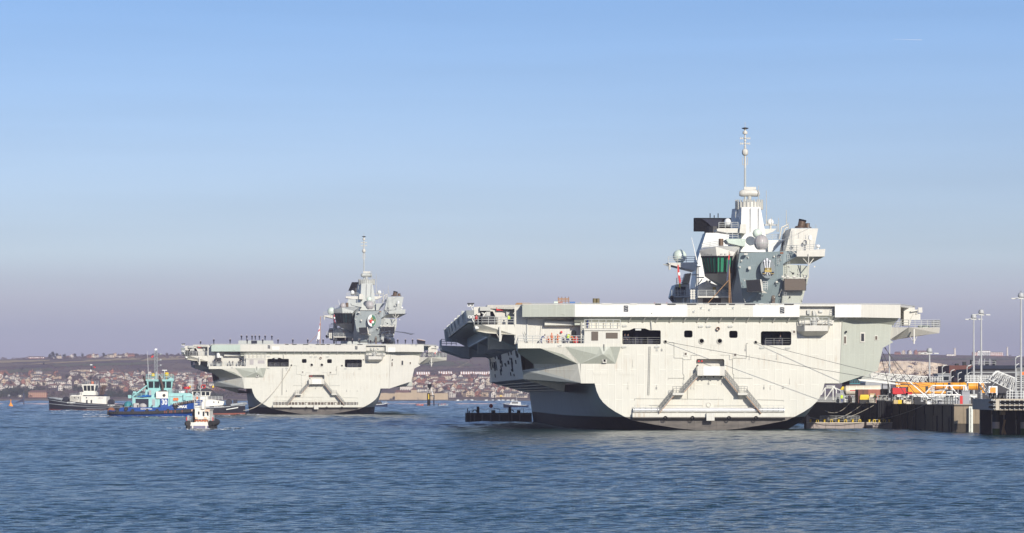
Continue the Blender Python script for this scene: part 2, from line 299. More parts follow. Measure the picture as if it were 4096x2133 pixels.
# ================================================================== aircraft carriers
def rrect(a, b, r, n=3):                        # rounded rectangle in XZ from corner a to corner b
    x0, x1 = sorted((a[0], b[0])); q0, q1 = sorted((a[1], b[1])); out = []
    for cx, cz, t0 in ((x1-r, q1-r, 0), (x0+r, q1-r, 90), (x0+r, q0+r, 180), (x1-r, q0+r, 270)):
        for i in range(n+1):
            t = math.radians(t0+90*i/n); out.append((cx+r*math.cos(t), cz+r*math.sin(t)))
    return out
def xz(v): return (v[0], v[2])
DECK = 21.6
def carrier_common(root):
    P = lambda mb, name, m, **k: mb.build(name, m, root, **k)
    # ---- lower hull
    T = [(0,0),(-1.9,.02),(-5.4,.34),(-9.2,.94),(-13.2,1.7),(-14.8,2.45),(-16.2,3.2),(-17.4,4.0),(-18.3,4.8),(-18.9,5.6),(-19.4,6.7),(-19.76,8.06)]
    S25 = [(0,-4),(-4,-3.8),(-9,-3.2),(-13,-2.3),(-16,-1.1),(-17.8,.1),(-18.9,1.3),(-19.6,2.6),(-20,3.9),(-20.3,5.1),(-20.6,6.5),(-20.9,8.06)]
    S60 = [(0,-8),(-6,-8),(-12,-7.5),(-17,-6),(-19.8,-4),(-20.8,-2),(-21.5,0),(-21.8,2),(-22.0,3.5),(-22.2,5),(-22.4,6.5),(-22.5,8.06)]
    secs = []
    for y, s in ((0,T),(6,[( .7*a[0]+.3*b_[0], .7*a[1]+.3*b_[1]) for a, b_ in zip(T,S25)]),(13,[( .4*a[0]+.6*b_[0], .4*a[1]+.6*b_[1]) for a, b_ in zip(T,S25)]),(25,S25),(60,S60),(200,S60),(225,[(x*.92,z) for x,z in S60]),(250,[(x*.62,z) for x,z in S60]),(268,[(x*.3,z) for x,z in S60]),(280,[(x*.03,z) for x,z in S60])):
        secs.append([(x, y, z) for x, z in s[::-1]]+[(-x*(.88 if y > 20 else 1), y, z) for x, z in s[1:]])
    mb = MB(); mb.loft(secs, cap=False); P(mb, 'hull', 'ship_hull', smooth=True)
    # ---- transom plate with its openings
    cR = z3(445,880,0); topZ = 20.2
    X0, X1 = z1(1393,700,0)[0], z3(600,400,0)[0]
    outer = [(x, z) for x, z in T[::-1]]+[(-x, z) for x, z in T[1:]]+[(z3(575,860,0)[0], 8.06), (X1, topZ), (X0, topZ), (X0, 8.06)]
    ops = []                                     # (name, corner a, corner b, radius, depth)
    def op(za_, a, b_, r=.3): ops.append(rrect(xz(za_(*a,0)), xz(za_(*b_,0)), r)); return ops[-1]
    bigL = [xz(z2(x,y,0)) for x,y in ((204,508),(537,508),(543,500),(543,392),(536,384),(440,382),(402,367),(302,366),(265,382),(206,384),(200,392),(200,500))]; ops.append(bigL); bigR = op(z2,(1438,392),(1710,518),.35)
    sm1 = op(z2,(752,385),(827,448),.3); sm2 = op(z2,(1155,388),(1230,452),.3)
    rec = op(z2,(860,640),(1112,760),.3)
    fl = []
    for x, y, r in ((908,480,.34),(1070,480,.34),(585,485,.2),(1392,490,.2)):
        c = z2(x,y,0); fl.append((c, r)); ops.append([(c[0]+r*1.35*math.cos(t*math.pi/6), c[2]+r*math.sin(t*math.pi/6)) for t in range(12)])
    mb = MB(); mb.holes(outer, ops, 0.0); P(mb, 'transom', 'ship_transom')
    # recess rooms behind the openings
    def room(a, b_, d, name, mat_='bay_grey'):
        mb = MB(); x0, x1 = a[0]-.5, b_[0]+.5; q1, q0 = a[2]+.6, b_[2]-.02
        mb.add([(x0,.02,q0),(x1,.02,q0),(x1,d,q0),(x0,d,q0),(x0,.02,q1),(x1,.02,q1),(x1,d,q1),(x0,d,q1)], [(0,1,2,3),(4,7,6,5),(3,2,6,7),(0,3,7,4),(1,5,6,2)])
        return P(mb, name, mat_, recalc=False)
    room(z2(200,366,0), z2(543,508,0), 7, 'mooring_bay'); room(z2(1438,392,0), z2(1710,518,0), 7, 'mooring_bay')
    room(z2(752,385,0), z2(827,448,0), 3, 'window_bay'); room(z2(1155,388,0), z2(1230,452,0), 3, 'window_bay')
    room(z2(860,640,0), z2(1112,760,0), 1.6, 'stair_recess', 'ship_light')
    for c, r in fl:
        mb = MB(); n = 18
        mb.lathe([(r,.0),(r*1.55,.0),(r*1.6,-.12),(r*1.25,-.2),(r*1.0,-.05),(r*.95,.4)], (c[0],0,c[2]), n, 'Y', cap=False); o = P(mb, 'fairlead', 'ship_light', smooth=True)
        MB().lathe([(.01,.35),(r*1.5,.35)], (c[0],0,c[2]), 12, 'Y').build('fairlead_throat', 'matt_black', o)
    for a, b_ in (((845,440),(975,522)),((1005,440),(1135,522))):
        mb = MB(); a = z2(*a,0); b_ = z2(*b_,0)
        c = [f for f in fl if a[0] < f[0][0] < b_[0]][0]
        mb.holes([(a[0],a[2]),(b_[0],a[2]),(b_[0],b_[2]),(a[0],b_[2])], [[(c[0][0]+c[1]*1.62*math.cos(t*math.pi/8), c[0][2]+c[1]*1.62*math.sin(t*math.pi/8)) for t in range(16)]], -.03); P(mb, 'fairlead_plate', 'ship_transom')
    # arched lip above the wide port opening, bay rails
    a = z2(342,377,-.1); mb = MB(); mb.cbox((a[0],-.05,a[2]),(1.0,.2,.3)); P(mb, 'bay_lamp', 'rail')
    for a, b_, step in (((205,508),(538,508),2.0),((1480,516),(1706,516),1.6)):
        mb = MB(); mb.rail([z2(*a,.35), z2(*b_,.35)], 1.15, step, 3, .028); P(mb, 'bay_railing', 'stair_steel')
    for k, (x, w, hh) in enumerate(((240,1.2,1.7),(330,.8,2.2),(470,1.6,1.2),(1500,1.4,1.8),(1590,.7,1.3),(1660,1.6,2.2))):
        p = z2(x, 508 if x < 1000 else 518, 3.5); mb = MB(); mb.cbox((p[0],p[1],p[2]+hh/2+.02), (w,1,hh)); mb.lathe([(.3,0),(.3,.9),(.45,.9),(.45,1.05)], (p[0]+w*.8,p[1]-.6,p[2]+.02), 10); P(mb, 'capstan', 'navy')
    # small fittings
    for x, y in ((765,595),(1208,603),(1735,397)):
        a = z2(x,y,0); mb = MB(); mb.cbox((a[0],-.05,a[2]), (.72,.1,.75)); o = P(mb, 'hatch_frame', 'ship_light'); MB().cbox((a[0],-.11,a[2]), (.36,.04,.38)).build('hatch', 'screen_brown', o)
    c = z2(1053,370,0); mb = MB(); mb.lathe([(.32,.1),(.32,-.5),(.26,-.5),(.26,.05)], (c[0],0,c[2]), 14, 'Y'); P(mb, 'exhaust_pipe', 'rust', smooth=True)
    for x, y in ((8,768),(240,768)):
        a = z2(x,y,0); mb = MB(); mb.cbox((a[0],-.02,a[2]), (2.55,.06,.52)); P(mb, 'blanking_plate', 'ship_transom')
    for x, y0, y1_ in ((440,530,960),):
        a = z2(x+5,y0,-.12); b_ = z2(x-6,y1_,-.12); mb = MB(); mb.tube(a+Vector((-.12,0,0)), b_+Vector((-.12,0,0)), .05, 5); mb.tube(a+Vector((.12,0,0)), b_+Vector((.12,0,0)), .05, 5)
        for i in range(20): q = a.lerp(b_, i/19); mb.cbox((q[0],q[1],q[2]), (.3,.05,.06))
        P(mb, 'draught_ladder', 'pipe_grey')
    a = z2(462,230,-1.6); b_ = z2(462,372,-.2); mb = MB(); mb.tube(a, (a[0],-.2,z2(462,300,-.2)[2]), .09, 6); mb.tube((a[0],-.2,z2(462,300,-.2)[2]), b_, .12, 6); P(mb, 'down_pipe', 'pipe_grey')
    pl = [[(620,490),(663,492),(663,630),(742,632),(742,775),(752,785),(752,825)],[(745,645),(815,645),(815,605),(890,605)],[(1325,498),(1310,498),(1310,632),(1187,634),(1187,770),(1197,780),(1197,828)],[(1187,645),(1158,645),(1158,602),(1080,604)],
          [(310,1010),(310,994),(1105,1000)],[(440,1055),(920,1057)],[(1023,1059),(1430,1056)],[(610,822),(614,810),(750,812)],[(1200,808),(1362,812)],[(785,890),(785,995)],[(1405,1010),(1405,1003),(1640,1008)],[(1640,1008),(1640,1020)]]
    for q in pl: mb = MB(); mb.path([z2(x,y,-.07) for x,y in q], .045, 5); P(mb, 'transom_pipe', 'pipe_grey')
    for x, y in ((215,533),(510,533),(1450,540),(1678,543),(900,350),(970,350),(1166,350),(220,345)):
        c = z2(x,y,-.1); mb = MB()
        for k in range(3): mb.lathe([(.10,0),(.22,.02),(.10,.10)], (c[0]+(k-1)*.24, -.15, c[2]+.03*k), 8, 'Y')
        P(mb, 'hook_cluster', 'pipe_grey')
    c = z2(972,1048,0); mb = MB(); mb.lathe([(.25,.1),(.42,-.05),(.46,-.12),(.36,-.14),(.30,.0),(.02,.02)], (c[0],0,c[2]), 14, 'Y'); P(mb, 'towing_eye', 'ship_light', smooth=True)
    rq = random.Random(17)
    for k in range(26):
        x, y = rq.uniform(220,1700), rq.choice((330,345,360,420,560,640,700,860,900)); a = z2(x,y,0)
        if any(abs(x-cx_) < 170 and abs(y-cy_) < 110 for cx_, cy_ in ((370,440),(1575,455),(985,700),(790,415),(1192,420))): continue
        mb = MB(); mb.cbox((a[0],-.06,a[2]), (rq.uniform(.12,.35),.12,rq.uniform(.12,.4))); mb.tube((a[0],-.06,a[2]),(a[0],-.06,a[2]+rq.uniform(.3,1.2)),.025,4); P(mb, 'transom_fitting', rq.choice(('pipe_grey','stair_steel','ship_light')))
    # ---- aft ledge
    a = z2(292,1122,-1.0); b_ = z2(1655,1168,-1.0); mb = MB()
    mb.box((a[0],-1.0,b_[2]), (b_[0],-.02,a[2])); P(mb, 'aft_ledge', 'ship_transom')
    mb = MB(); ap = [z2(292,1168,-.98), z2(1655,1168,-.98), z2(1655,1185,-.4), z2(292,1185,-.4)]; mb.add(ap, [(0,1,2,3)]); P(mb, 'ledge_apron', 'ship_transom')
    for x in (585,827,1153,1395):
        c = z2(x,1168,-1.05); mb = MB(); n = 16
        for i in range(n):
            t0, t1 = 2*math.pi*i/n, 2*math.pi*(i+1)/n; mb.tube((c[0]+.28*math.cos(t0),c[1]-.05,c[2]+.28*math.sin(t0)), (c[0]+.28*math.cos(t1),c[1]-.05,c[2]+.28*math.sin(t1)), .09, 6, cap=False)
        P(mb, 'tyre_fender', 'matt_black')
    mb = MB(); a = z2(950,1122,-1.1); b_ = z2(1022,1190,-1.1)
    for i in range(5): q = a[2]+(b_[2]-a[2])*(i+.5)/5; mb.box((a[0],-1.5-.02*i,q-.16),(b_[0],-1.02,q+.13))
    P(mb, 'boarding_step', 'ship_light')
    for i, x in enumerate((690,827,1148,1295)):
        c = z2(x,1105,-.4); mb = MB(); mb.lathe([(.02,-.55),(.26,-.55),(.36,-.45),(.36,-.2),(.28,-.1),(.02,-.1)], (c[0],0,c[2]), 12, 'Y'); P(mb, 'roller_chock', 'ship_light', smooth=True)
    # ---- stairs on the transom
    a = z2(870,705,-1.6); b_ = z2(1115,790,-1.6); mb = MB(); mb.box((a[0],-1.6,b_[2]), (b_[0],-.02,b_[2]+.12)); o = P(mb, 'stair_platform', 'ship_light')
    mb = MB(); mb.box((a[0],-1.64,b_[2]+.12), (b_[0],-1.56,a[2])); mb.box((a[0],-1.56,b_[2]+.13), (a[0]+.08,-.05,a[2])); mb.box((b_[0]-.08,-1.56,b_[2]+.13), (b_[0],-.05,a[2])); mb.build('platform_screen', 'ship_light', o)
    p0 = z2(923,705,-1.68); p1_ = z2(1070,788,-1.68); MB().box((p0[0],-1.69,p1_[2]),(p1_[0],-1.645,p0[2])).build('screen_panel', 'ship_white', o)
    for x in (905,940,1015,1085): c = z2(x,800,-1.2); MB().sphere((c[0],-1.2,c[2]), .16, 8, 5).build('flood_lamp', 'black', o)
    for x in (882,910): c = z2(x,660,0); MB().lathe([(.02,-.3),(.16,-.28),(.16,.1)], (c[0],0,c[2]), 8, 'Y').build('red_lamp', 'red', o)
    def flight(pt, pb, wd=.9):                   # a flight of stairs between two points (top, bottom), stringers, treads, rails
        mb = MB(); d = pb-pt; n = max(6, int(abs(d[2])/.24))
        for yy in (-1.45, -1.45+wd):
            for dz in (0,): mb.ext([(pt[0],yy,pt[2]-.05),(pb[0],yy,pb[2]-.05),(pb[0],yy,pb[2]+.22),(pt[0],yy,pt[2]+.22)], (0,.06,0))
        for i in range(n):
            q = pt.lerp(pb, (i+.5)/n); mb.cbox((q[0],-1.45+wd/2,q[2]+.1), (.28,wd,.04))
        o = P(mb, 'stair_flight', 'stair_steel'); MB().ext([(pt[0],-1.47,pt[2]-.22),(pb[0],-1.47,pb[2]-.22),(pb[0],-1.47,pb[2]-.06),(pt[0],-1.47,pt[2]-.06)],(0,wd,0)).build('stair_stringer','rust_tan',o); mb = MB()
        for yy in (-1.45, -1.45+wd):
            for hh in (.45,.8,1.1): mb.tube((pt[0],yy,pt[2]+hh),(pb[0],yy,pb[2]+hh), .035, 4)
            for i in range(7): q = pt.lerp(pb, i/6); mb.tube((q[0],yy,q[2]),(q[0],yy,q[2]+1.1), .035, 4)
        mb.build('stair_railing', 'stair_steel', o); return o
    flight(z2(868,800,-1), z2(738,945,-1)); flight(z2(655,965,-1), z2(528,1118,-1)); flight(z2(1118,795,-1), z2(1242,948,-1)); flight(z2(1312,968,-1), z2(1438,1120,-1))
    for x0, x1 in ((650,750),(1233,1318)):
        a = z2(x0,943,-1.6); b_ = z2(x1,963,-1.6); mb = MB(); mb.box((a[0],-1.6,b_[2]),(b_[0],-.03,a[2])); mb.ext([(a[0]+.2,-.5,b_[2]),(b_[0]-.2,-.5,b_[2]),(b_[0]-.2,-.05,b_[2]-.7),(a[0]+.2,-.05,b_[2]-.7)],(0,.03,0)); o = P(mb, 'stair_landing', 'ship_light')
        mb = MB(); mb.rail([(a[0],-1.55,a[2]),(b_[0],-1.55,a[2])],1.1,.6,3,.035); mb.build('landing_railing', 'stair_steel', o)
    a = z2(300,1120,-.9); mb = MB(); mb.rail([z2(310,1120,-.95), z2(512,1120,-.95)],1.3,1.0,3,.03); P(mb, 'ledge_railing', 'rail')
    mb = MB(); mb.rail([z2(1455,1122,-.95), z2(1645,1124,-.95)],1.3,1.0,3,.03); P(mb, 'ledge_railing', 'rail')
    # ---- flight deck slab, fascia and soffit brackets
    yf = -1.5; fz = z2(900,264,yf)[2]; xl, xm0, xm1 = z1(870,200,-.3)[0], z1(1338,200,yf)[0], z2(1785,200,yf)[0]
    xs0, xs1 = z3(535,200,yf)[0], z3(1150,200,yf)[0]
    dk = [(xl,-.3),(xm0,yf),(xm1,yf),(xs0,yf),(z3(770,200,yf)[0],yf),(xs1,yf+3.5),(37.5,14),(39,60),(36,190),(22,240),(9,276),(-9,276),(-22,235),(-38,175),(-38,5),(z1(860,150,3)[0],3)]
    mb = MB(); mb.ext([(x,y,DECK-.35) for x,y in dk],(0,0,.35)); fd = P(mb, 'flight_deck', 'ship_light'); MB().add([(x,y,DECK+.004) for x,y in dk],[tuple(range(len(dk)))]).build('deck_coating','deck',fd,recalc=False)
    xa, xb = z2(785,200,yf)[0], z2(1365,200,yf)[0]
    for q0, q1, mm in ((xm0,xa-.012,'ship_white'),(xa,xb,'ship_transom'),(xb+.012,xm1,'ship_white')):
        mb = MB(); mb.ext([(q0,yf-.04,fz),(q1,yf-.04,fz),(q1,yf-.04,DECK-.06),(q0,yf-.04,DECK-.06)],(0,.12,0)); P(mb, 'deck_fascia', mm if VARIANT == 1 else 'ship_light')
    for x, w_ in ((60,.9),(300,.6),(520,.5),(640,.7),(820,.8),(900,.4),(1010,.6),(1090,.7),(1180,.5),(1340,.9),(1440,.4),(1560,.7),(1690,.8)):
        t = z2(x,150,yf)[0]; mb = MB(); mb.box((t-w_,yf-.10,DECK-.13),(t+w_,yf+.4,DECK+.10)); P(mb, 'deck_edge_box', 'black' if x % 3 else 'ship_light')
    mb = MB(); mb.ext([(xl,-.3,fz),(xm0-.01,yf,fz),(xm0-.01,yf,DECK-.1),(xl,-.3,DECK-.1)],(.02,.14,0)); P(mb, 'deck_fascia', 'ship_green' if VARIANT == 1 else 'ship_mint')
    xk = z3(770,200,yf)[0]
    mb = MB(); mb.ext([(xs0,yf-.04,fz-.05),(xk,yf-.04,fz-.05),(xk,yf-.04,DECK-.06),(xs0,yf-.04,DECK-.06)],(0,.12,0)); P(mb, 'deck_fascia', 'ship_white' if VARIANT == 1 else 'ship_light')
    mb = MB(); mb.ext([(xk+.01,yf,fz-.05),(xs1,yf+3.5,fz-.1),(xs1,yf+3.5,DECK-.1),(xk+.01,yf,DECK-.1)],(-.02,.14,0)); P(mb, 'deck_fascia', 'ship_light')
    sz_ = z2(900,312,0)[2]
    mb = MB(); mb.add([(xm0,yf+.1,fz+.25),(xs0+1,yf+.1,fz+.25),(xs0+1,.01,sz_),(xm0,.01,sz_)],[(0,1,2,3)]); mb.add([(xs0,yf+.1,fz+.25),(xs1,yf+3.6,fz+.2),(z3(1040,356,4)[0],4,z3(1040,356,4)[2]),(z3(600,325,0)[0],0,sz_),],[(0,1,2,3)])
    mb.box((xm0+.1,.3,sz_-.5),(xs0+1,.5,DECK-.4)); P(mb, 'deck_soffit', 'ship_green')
    for x in (270,395,510,635,760,880,960,1080,1205,1325,1445,1560,1690):
        t = z2(x+10,268,yf)[0]; mb = MB(); mb.ext([(t,yf+.12,fz+.2),(t,yf+.12,fz+.02),(t-.5,-.02,sz_-.15),(t-.5,-.02,sz_+.4)],(.22,0,0)); P(mb, 'deck_bracket', 'ship_light')
    for x in (560,640,740,840,930,1010):
        t = z3(x,285,0); mb = MB(); q = (x-560)/450*3; mb.ext([(t[0],yf+.2+q,fz+.12),(t[0],yf+.2+q,fz-.05),(t[0]-1.8,q+.6,sz_-.35),(t[0]-1.8,q+.6,sz_+.2)],(.2,0,0)); P(mb, 'deck_bracket', 'ship_light')
    for x, y in ((232,190),(1628,205)):
        a = z2(x,y,yf); mb = MB(); mb.cbox((a[0],yf-.03,a[2]),(.75,.06,1.05)); o = P(mb,'net_recess','navy'); mb = MB()
        for k in range(3): mb.tube((a[0]-.3,yf-.1,a[2]-.4+.3*k),(a[0]+.3,yf-.12,a[2]-.2+.3*k),.05,5)
        mb.build('net_roller','rail',o)
    for x, y in ((904,183),(978,200),(1190,183),(838,217)):
        a = z2(x,y,yf); mb = MB(); mb.cbox((a[0],yf-.12,a[2]),(.28,.2,.3)); mb.tube((a[0],yf-.2,a[2]),(a[0]+.15,yf-.35,a[2]+.2),.07,6); P(mb,'stern_camera','rail')
    for x in (490,598): a = z2(x,152,yf); mb = MB(); mb.lathe([(.16,0),(.16,.2),(.05,.26)],(a[0],yf+.3,DECK),8); P(mb,'deck_light','red')
    a = z1(958,242,.5); b_ = z1(1245,262,.5); mb = MB(); mb.ext([(a[0],.3,b_[2]),(b_[0],-.9,b_[2]),(b_[0],-1.0,a[2]),(a[0],.2,a[2])],(0,-.35,0)); P(mb,'fascia_step','ship_green')
    # deck-edge nets / coaming seen as a thin line of steel above the edge
    mb = MB(); mb.path([(x,y,DECK+.12) for x,y in dk[:9]], .07, 4); P(mb,'deck_coaming','rail')
    # ---- starboard quarter
    def qf(x, y):                                # points of one flat quarter panel, raked forward to starboard
        Yq = 0.
        for _ in range(6): p = z3(x,y,Yq); Yq = max(0, .38*(p[0]-22.2)+.05*(14-p[2]))
        return z3(x,y,Yq)
    P1_, P2_, P3_, P3b, P4_, P5_, P6_ = qf(600,322), qf(1045,356), qf(1028,466), qf(1057,490), qf(965,540), qf(918,746), qf(575,862)
    top1, top2 = Vector((P1_[0],P1_[1],DECK-.5)), Vector((P2_[0]+.2,P2_[1],DECK-.5))
    mb = MB(); f = [P6_,P5_,P4_,P3b,P3_,P2_,top2,top1,P1_]
    mb.ext(f,(0,55,0)); P(mb,'quarter_hull','ship_green' if VARIANT == 1 else 'ship_light')  # on the first ship a darker tone stands in for weaker sun
    M_ = 'ship_green'
    for x, y, w, h in ((626,470,.55,1.6),(783,447,.85,1.75),(905,452,.6,.85)):
        q = qf(x,y); t = q[1]; mb = MB(); mb.ext([(q[0]-w/2,t-.08-.19*w,q[2]-h/2),(q[0]+w/2,t-.08+.19*w,q[2]-h/2),(q[0]+w/2,t-.08+.19*w,q[2]+h/2),(q[0]-w/2,t-.08-.19*w,q[2]+h/2)],(0,.1,0)); o = P(mb,'window_frame','ship_light')
        w *= .62; h *= .74; mb = MB(); mb.ext([(q[0]-w/2,t-.12-.19*w,q[2]-h/2),(q[0]+w/2,t-.12+.19*w,q[2]-h/2),(q[0]+w/2,t-.12+.19*w,q[2]+h/2),(q[0]-w/2,t-.12-.19*w,q[2]+h/2)],(0,.04,0)); mb.build('window','window_dark' if x == 783 else 'screen_brown',o)
    a = z3(634,398,.2); mb = MB(); mb.sphere((a[0],-.1,a[2]),.2,8,5); P(mb,'bulkhead_lamp','black')
    # starboard sponson
    sp = [z3(1040,357,4), z3(1195,357,2.5), z3(1475,358,4), z3(1470,410,4.5), z3(1075,471,5.5), z3(1030,466,4)]
    A, B, C_, D_, E_, F_ = sp; B2 = z3(1195,441,4); dv = Vector((0,9,0)); mb = MB()
    mb.add([A,B,C_,D_,B2,E_,F_], [(0,1,4,5,6),(1,2,3,4)]); mb.add([A,B,C_,C_+dv,A+dv],[(0,1,2,3,4)]); mb.add([C_,D_,D_+dv,C_+dv],[(0,1,2,3)]); mb.add([D_,B2,E_,E_+dv,D_+dv],[(0,1,2,3,4)]); P(mb,'starboard_sponson','ship_light',recalc=False)
    up = Vector((0,0,.02)); mb = MB(); mb.rail([B+up, C_+up, C_+dv+up],1.25,1.2,4,.05); mb.rail([z3(1060,357,4.2)+up, B+up],1.25,1.2,3,.05); P(mb,'sponson_railing','rail')
    mb = MB()
    for i in range(12):
        for j in range(6): p = B.lerp(C_,(.45+i*.05)); mb.tube(p+Vector((0,.1,.1)),p+Vector((0,.1,1.2)),.02,3)
    for j in range(7): mb.tube(B.lerp(C_,.45)+Vector((0,.1,.1+.18*j)), C_+Vector((0,.1,.1+.18*j)),.02,3)
    P(mb,'sponson_net','black')
    a = z3(1243,372,2.2); b_ = z3(1243,505,2.2); mb = MB(); mb.box((a[0]-.12,2.0,b_[2]),(a[0]+.12,2.3,a[2])); mb.tube(z3(1207,440,2.5),z3(1243,495,2.2),.05,5); mb.tube(z3(1270,435,2.5),z3(1243,495,2.2),.05,5); P(mb,'sponson_strut','ship_light')
    a = z3(1330,345,6); mb = MB(); mb.lathe([(1.0,0),(1.1,.3),(.8,.5)],(a[0],6,C_[2]),10); P(mb,'life_raft','radome_mint')
    mb = MB(); mb.ext([z3(1152,182,9), z3(1245,182,9), z3(1275,225,9), z3(1230,255,9), z3(1205,340,9), z3(1152,340,9)],(0,4,0)); P(mb,'starboard_bulkhead','ship_light')
    mb = MB(); mb.ext([z3(1240,235,8.8), z3(1300,235,8.8), z3(1300,290,8.8), z3(1210,290,8.8)],(0,2,0)); mb.tube(z3(1215,215,8.6), z3(1300,200,8.6),.16,6); mb.tube(z3(1260,235,8.6), z3(1318,212,8.6),.10,5); mb.cbox(z3(1297,203,8.6),(.7,.5,.9)); P(mb,'sponson_gear','ship_light')
    mb = MB(); t = z3(1112,300,7); u = z3(1150,352,7)
    for k in range(2): mb.tube(z3(1075+k*30,352,7), z3(1100+k*30,296,7),.05,4)
    for k in range(7): mb.tube(z3(1078+3.5*k,350-8*k,7), z3(1108+3.5*k,350-8*k,7),.04,4)
    P(mb,'sponson_ladder','rail')
    # ---- boat-crane bay in the fascia
    mb = MB(); mb.box((xm1+.05,-.5,fz-1.2),(xs0-.05,-.3,DECK-.37)); P(mb,'crane_bay_bulkhead','ship_light')
    a,b_,c,d = z3(265,340,-2.6), z3(472,340,-2.6), z3(472,390,-2.6), z3(265,390,-2.6); e_, f_ = z3(405,440,0), z3(262,440,0); g, h = z3(190,395,0), z3(478,400,0); gt, ht = z3(190,345,0), z3(495,345,0)
    mb = MB(); mb.add([a,b_,c,d,e_,f_,g,h,gt,ht],[(0,1,2,3),(3,2,4,5),(0,3,6,8),(3,5,6),(1,9,7,2),(2,7,4),(0,8,9,1)]); P(mb,'crane_platform','ship_light',recalc=False)
    mb = MB(); mb.rail([gt+up,a+up,b_+up,ht+up],1.3,.9,3,.04); P(mb,'crane_platform_railing','rail')
    q = z3(350,320,-.8); mb = MB(); mb.lathe([(.5,0),(.5,.8),(.35,.9),(.35,1.6)],(q[0],-.8,a[2]),10); mb.tube((q[0],-.8,a[2]+1.4), z3(345,210,-.6),.28,8); mb.tube(z3(345,210,-.6), z3(392,295,-1.2),.22,8); mb.tube(z3(300,225,-.6), z3(330,300,-.8),.16,8); mb.cbox(z3(300,222,-.6),(.6,.6,.7)); P(mb,'boat_crane','pipe_grey')
    q = z3(410,215,-.7); mb = MB(); mb.cbox((q[0],-.7,q[2]),(.6,.3,.35)); P(mb,'flood_lamp','rail')
    mb = MB()
    for k in range(2): mb.tube(z3(470+28*k,340,-.5), z3(500+28*k,170,-.6),.05,4)
    for k in range(8): mb.tube(z3(474+3.5*k,322-20*k,-.6), z3(502+3.5*k,322-20*k,-.6),.04,4)
    P(mb,'crane_bay_ladder','rail')
    mb = MB()
    for k in range(2): mb.tube(z3(262-30*k,345,-.5), z3(232-30*k+15,230,1.5),.05,4)
    P(mb,'crane_bay_ladder','rail')
    # ---- port quarter: sponson platform
    Y0 = -.9; sd = z1(900,500,Y0)[2]
    a0,a1,a2,a3,a4,a5,a6,a7 = z1(830,500,Y0), z1(1750,500,Y0), z1(1750,530,Y0), z1(1252,530,Y0), z1(1388,682,-.02), z1(1365,683,.05), z1(1230,597,-.6), z1(1030,544,Y0)
    a8 = z1(830,545,Y0); dd = z1(970,684,5.5); bb = z1(1396,855,-.02); ee = z1(975,724,6); ff = z1(870,740,7.5); gg = z1(880,820,8.5); hh_ = z1(1245,935,13); ll = z1(826,582,3.0)
    a9 = z1(1705,682,-.02); aN = z1(1590,598,-.9)
    mb = MB(); mb.add([a0,a1,a2,a3,a4,a5,a6,a7,a8],[(0,1,2,3,7,8),(3,4,5,6,7)]); P(mb,'sponson_fascia','ship_transom',recalc=False)
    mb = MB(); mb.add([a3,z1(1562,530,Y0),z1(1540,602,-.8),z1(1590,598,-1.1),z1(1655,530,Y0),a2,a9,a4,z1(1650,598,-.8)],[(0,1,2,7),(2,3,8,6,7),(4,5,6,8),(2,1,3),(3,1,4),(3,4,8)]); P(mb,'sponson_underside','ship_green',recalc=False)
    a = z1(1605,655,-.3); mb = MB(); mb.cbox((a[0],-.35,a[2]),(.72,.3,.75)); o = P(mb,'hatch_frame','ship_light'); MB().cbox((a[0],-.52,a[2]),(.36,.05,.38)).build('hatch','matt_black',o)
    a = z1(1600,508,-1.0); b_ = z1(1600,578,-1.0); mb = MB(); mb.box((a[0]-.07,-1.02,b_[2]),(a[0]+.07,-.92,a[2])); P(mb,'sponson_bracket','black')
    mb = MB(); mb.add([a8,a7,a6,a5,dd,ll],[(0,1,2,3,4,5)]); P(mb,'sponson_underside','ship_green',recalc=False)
    mb = MB(); pe = z1(822,470,6); pe2 = z1(822,560,8); mb.add([a0,a8,ll,Vector((a0[0]-.3,7,a0[2])),dd],[(0,1,2,3)]); P(mb,'sponson_end','ship_hull',recalc=False)
    mb = MB(); mb.add([dd,a5,a4,Vector((a4[0],-.02,a4[2])),bb,ee],[(0,1,2,4,5)]); P(mb,'lower_knuckle','ship_transom',recalc=False)
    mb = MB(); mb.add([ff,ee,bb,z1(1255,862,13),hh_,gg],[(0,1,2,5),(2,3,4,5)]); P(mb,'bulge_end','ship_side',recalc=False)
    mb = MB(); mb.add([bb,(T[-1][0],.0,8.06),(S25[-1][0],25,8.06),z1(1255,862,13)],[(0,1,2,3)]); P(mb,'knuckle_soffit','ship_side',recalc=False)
    mb = MB(); mb.add([a0,a1,(a1[0],2.4,sd),(a0[0]-.3,2.4,sd)],[(0,1,2,3)]); P(mb,'sponson_deck','deck',recalc=False)
    mb = MB(); mb.rail([a0+up+Vector((.05,.1,0)), z1(1420,500,Y0)+up+Vector((0,.1,0))],1.25,1.25,3,.05); P(mb,'sponson_railing','rail')
    mb = MB(); mb.rail([z1(1420,498,Y0+.2)+up, z1(1745,498,Y0+.2)+up],1.2,2.2,2,.04); P(mb,'sponson_railing','rail')
    c = z1(1205,523,Y0-.05); mb = MB(); mb.path([(c[0]-.4,Y0-.08,c[2]),(c[0],Y0-.1,c[2]+.15),(c[0]+.35,Y0-.1,c[2]+.1),(c[0]+.1,Y0-.1,c[2]-.15),(c[0]-.3,Y0-.08,c[2]-.05)],.05,5); P(mb,'lifebuoy_line','rail')
    # bulkhead behind it
    wl = z1(800,300,2.2); mb = MB(); mb.box((wl[0],2.2,sd-.1),(X0+.2,2.5,DECK-.37)); mb.box((X0,.2,sd-.1),(X0+.25,2.45,DECK-.37)); P(mb,'port_bulkhead','ship_light')
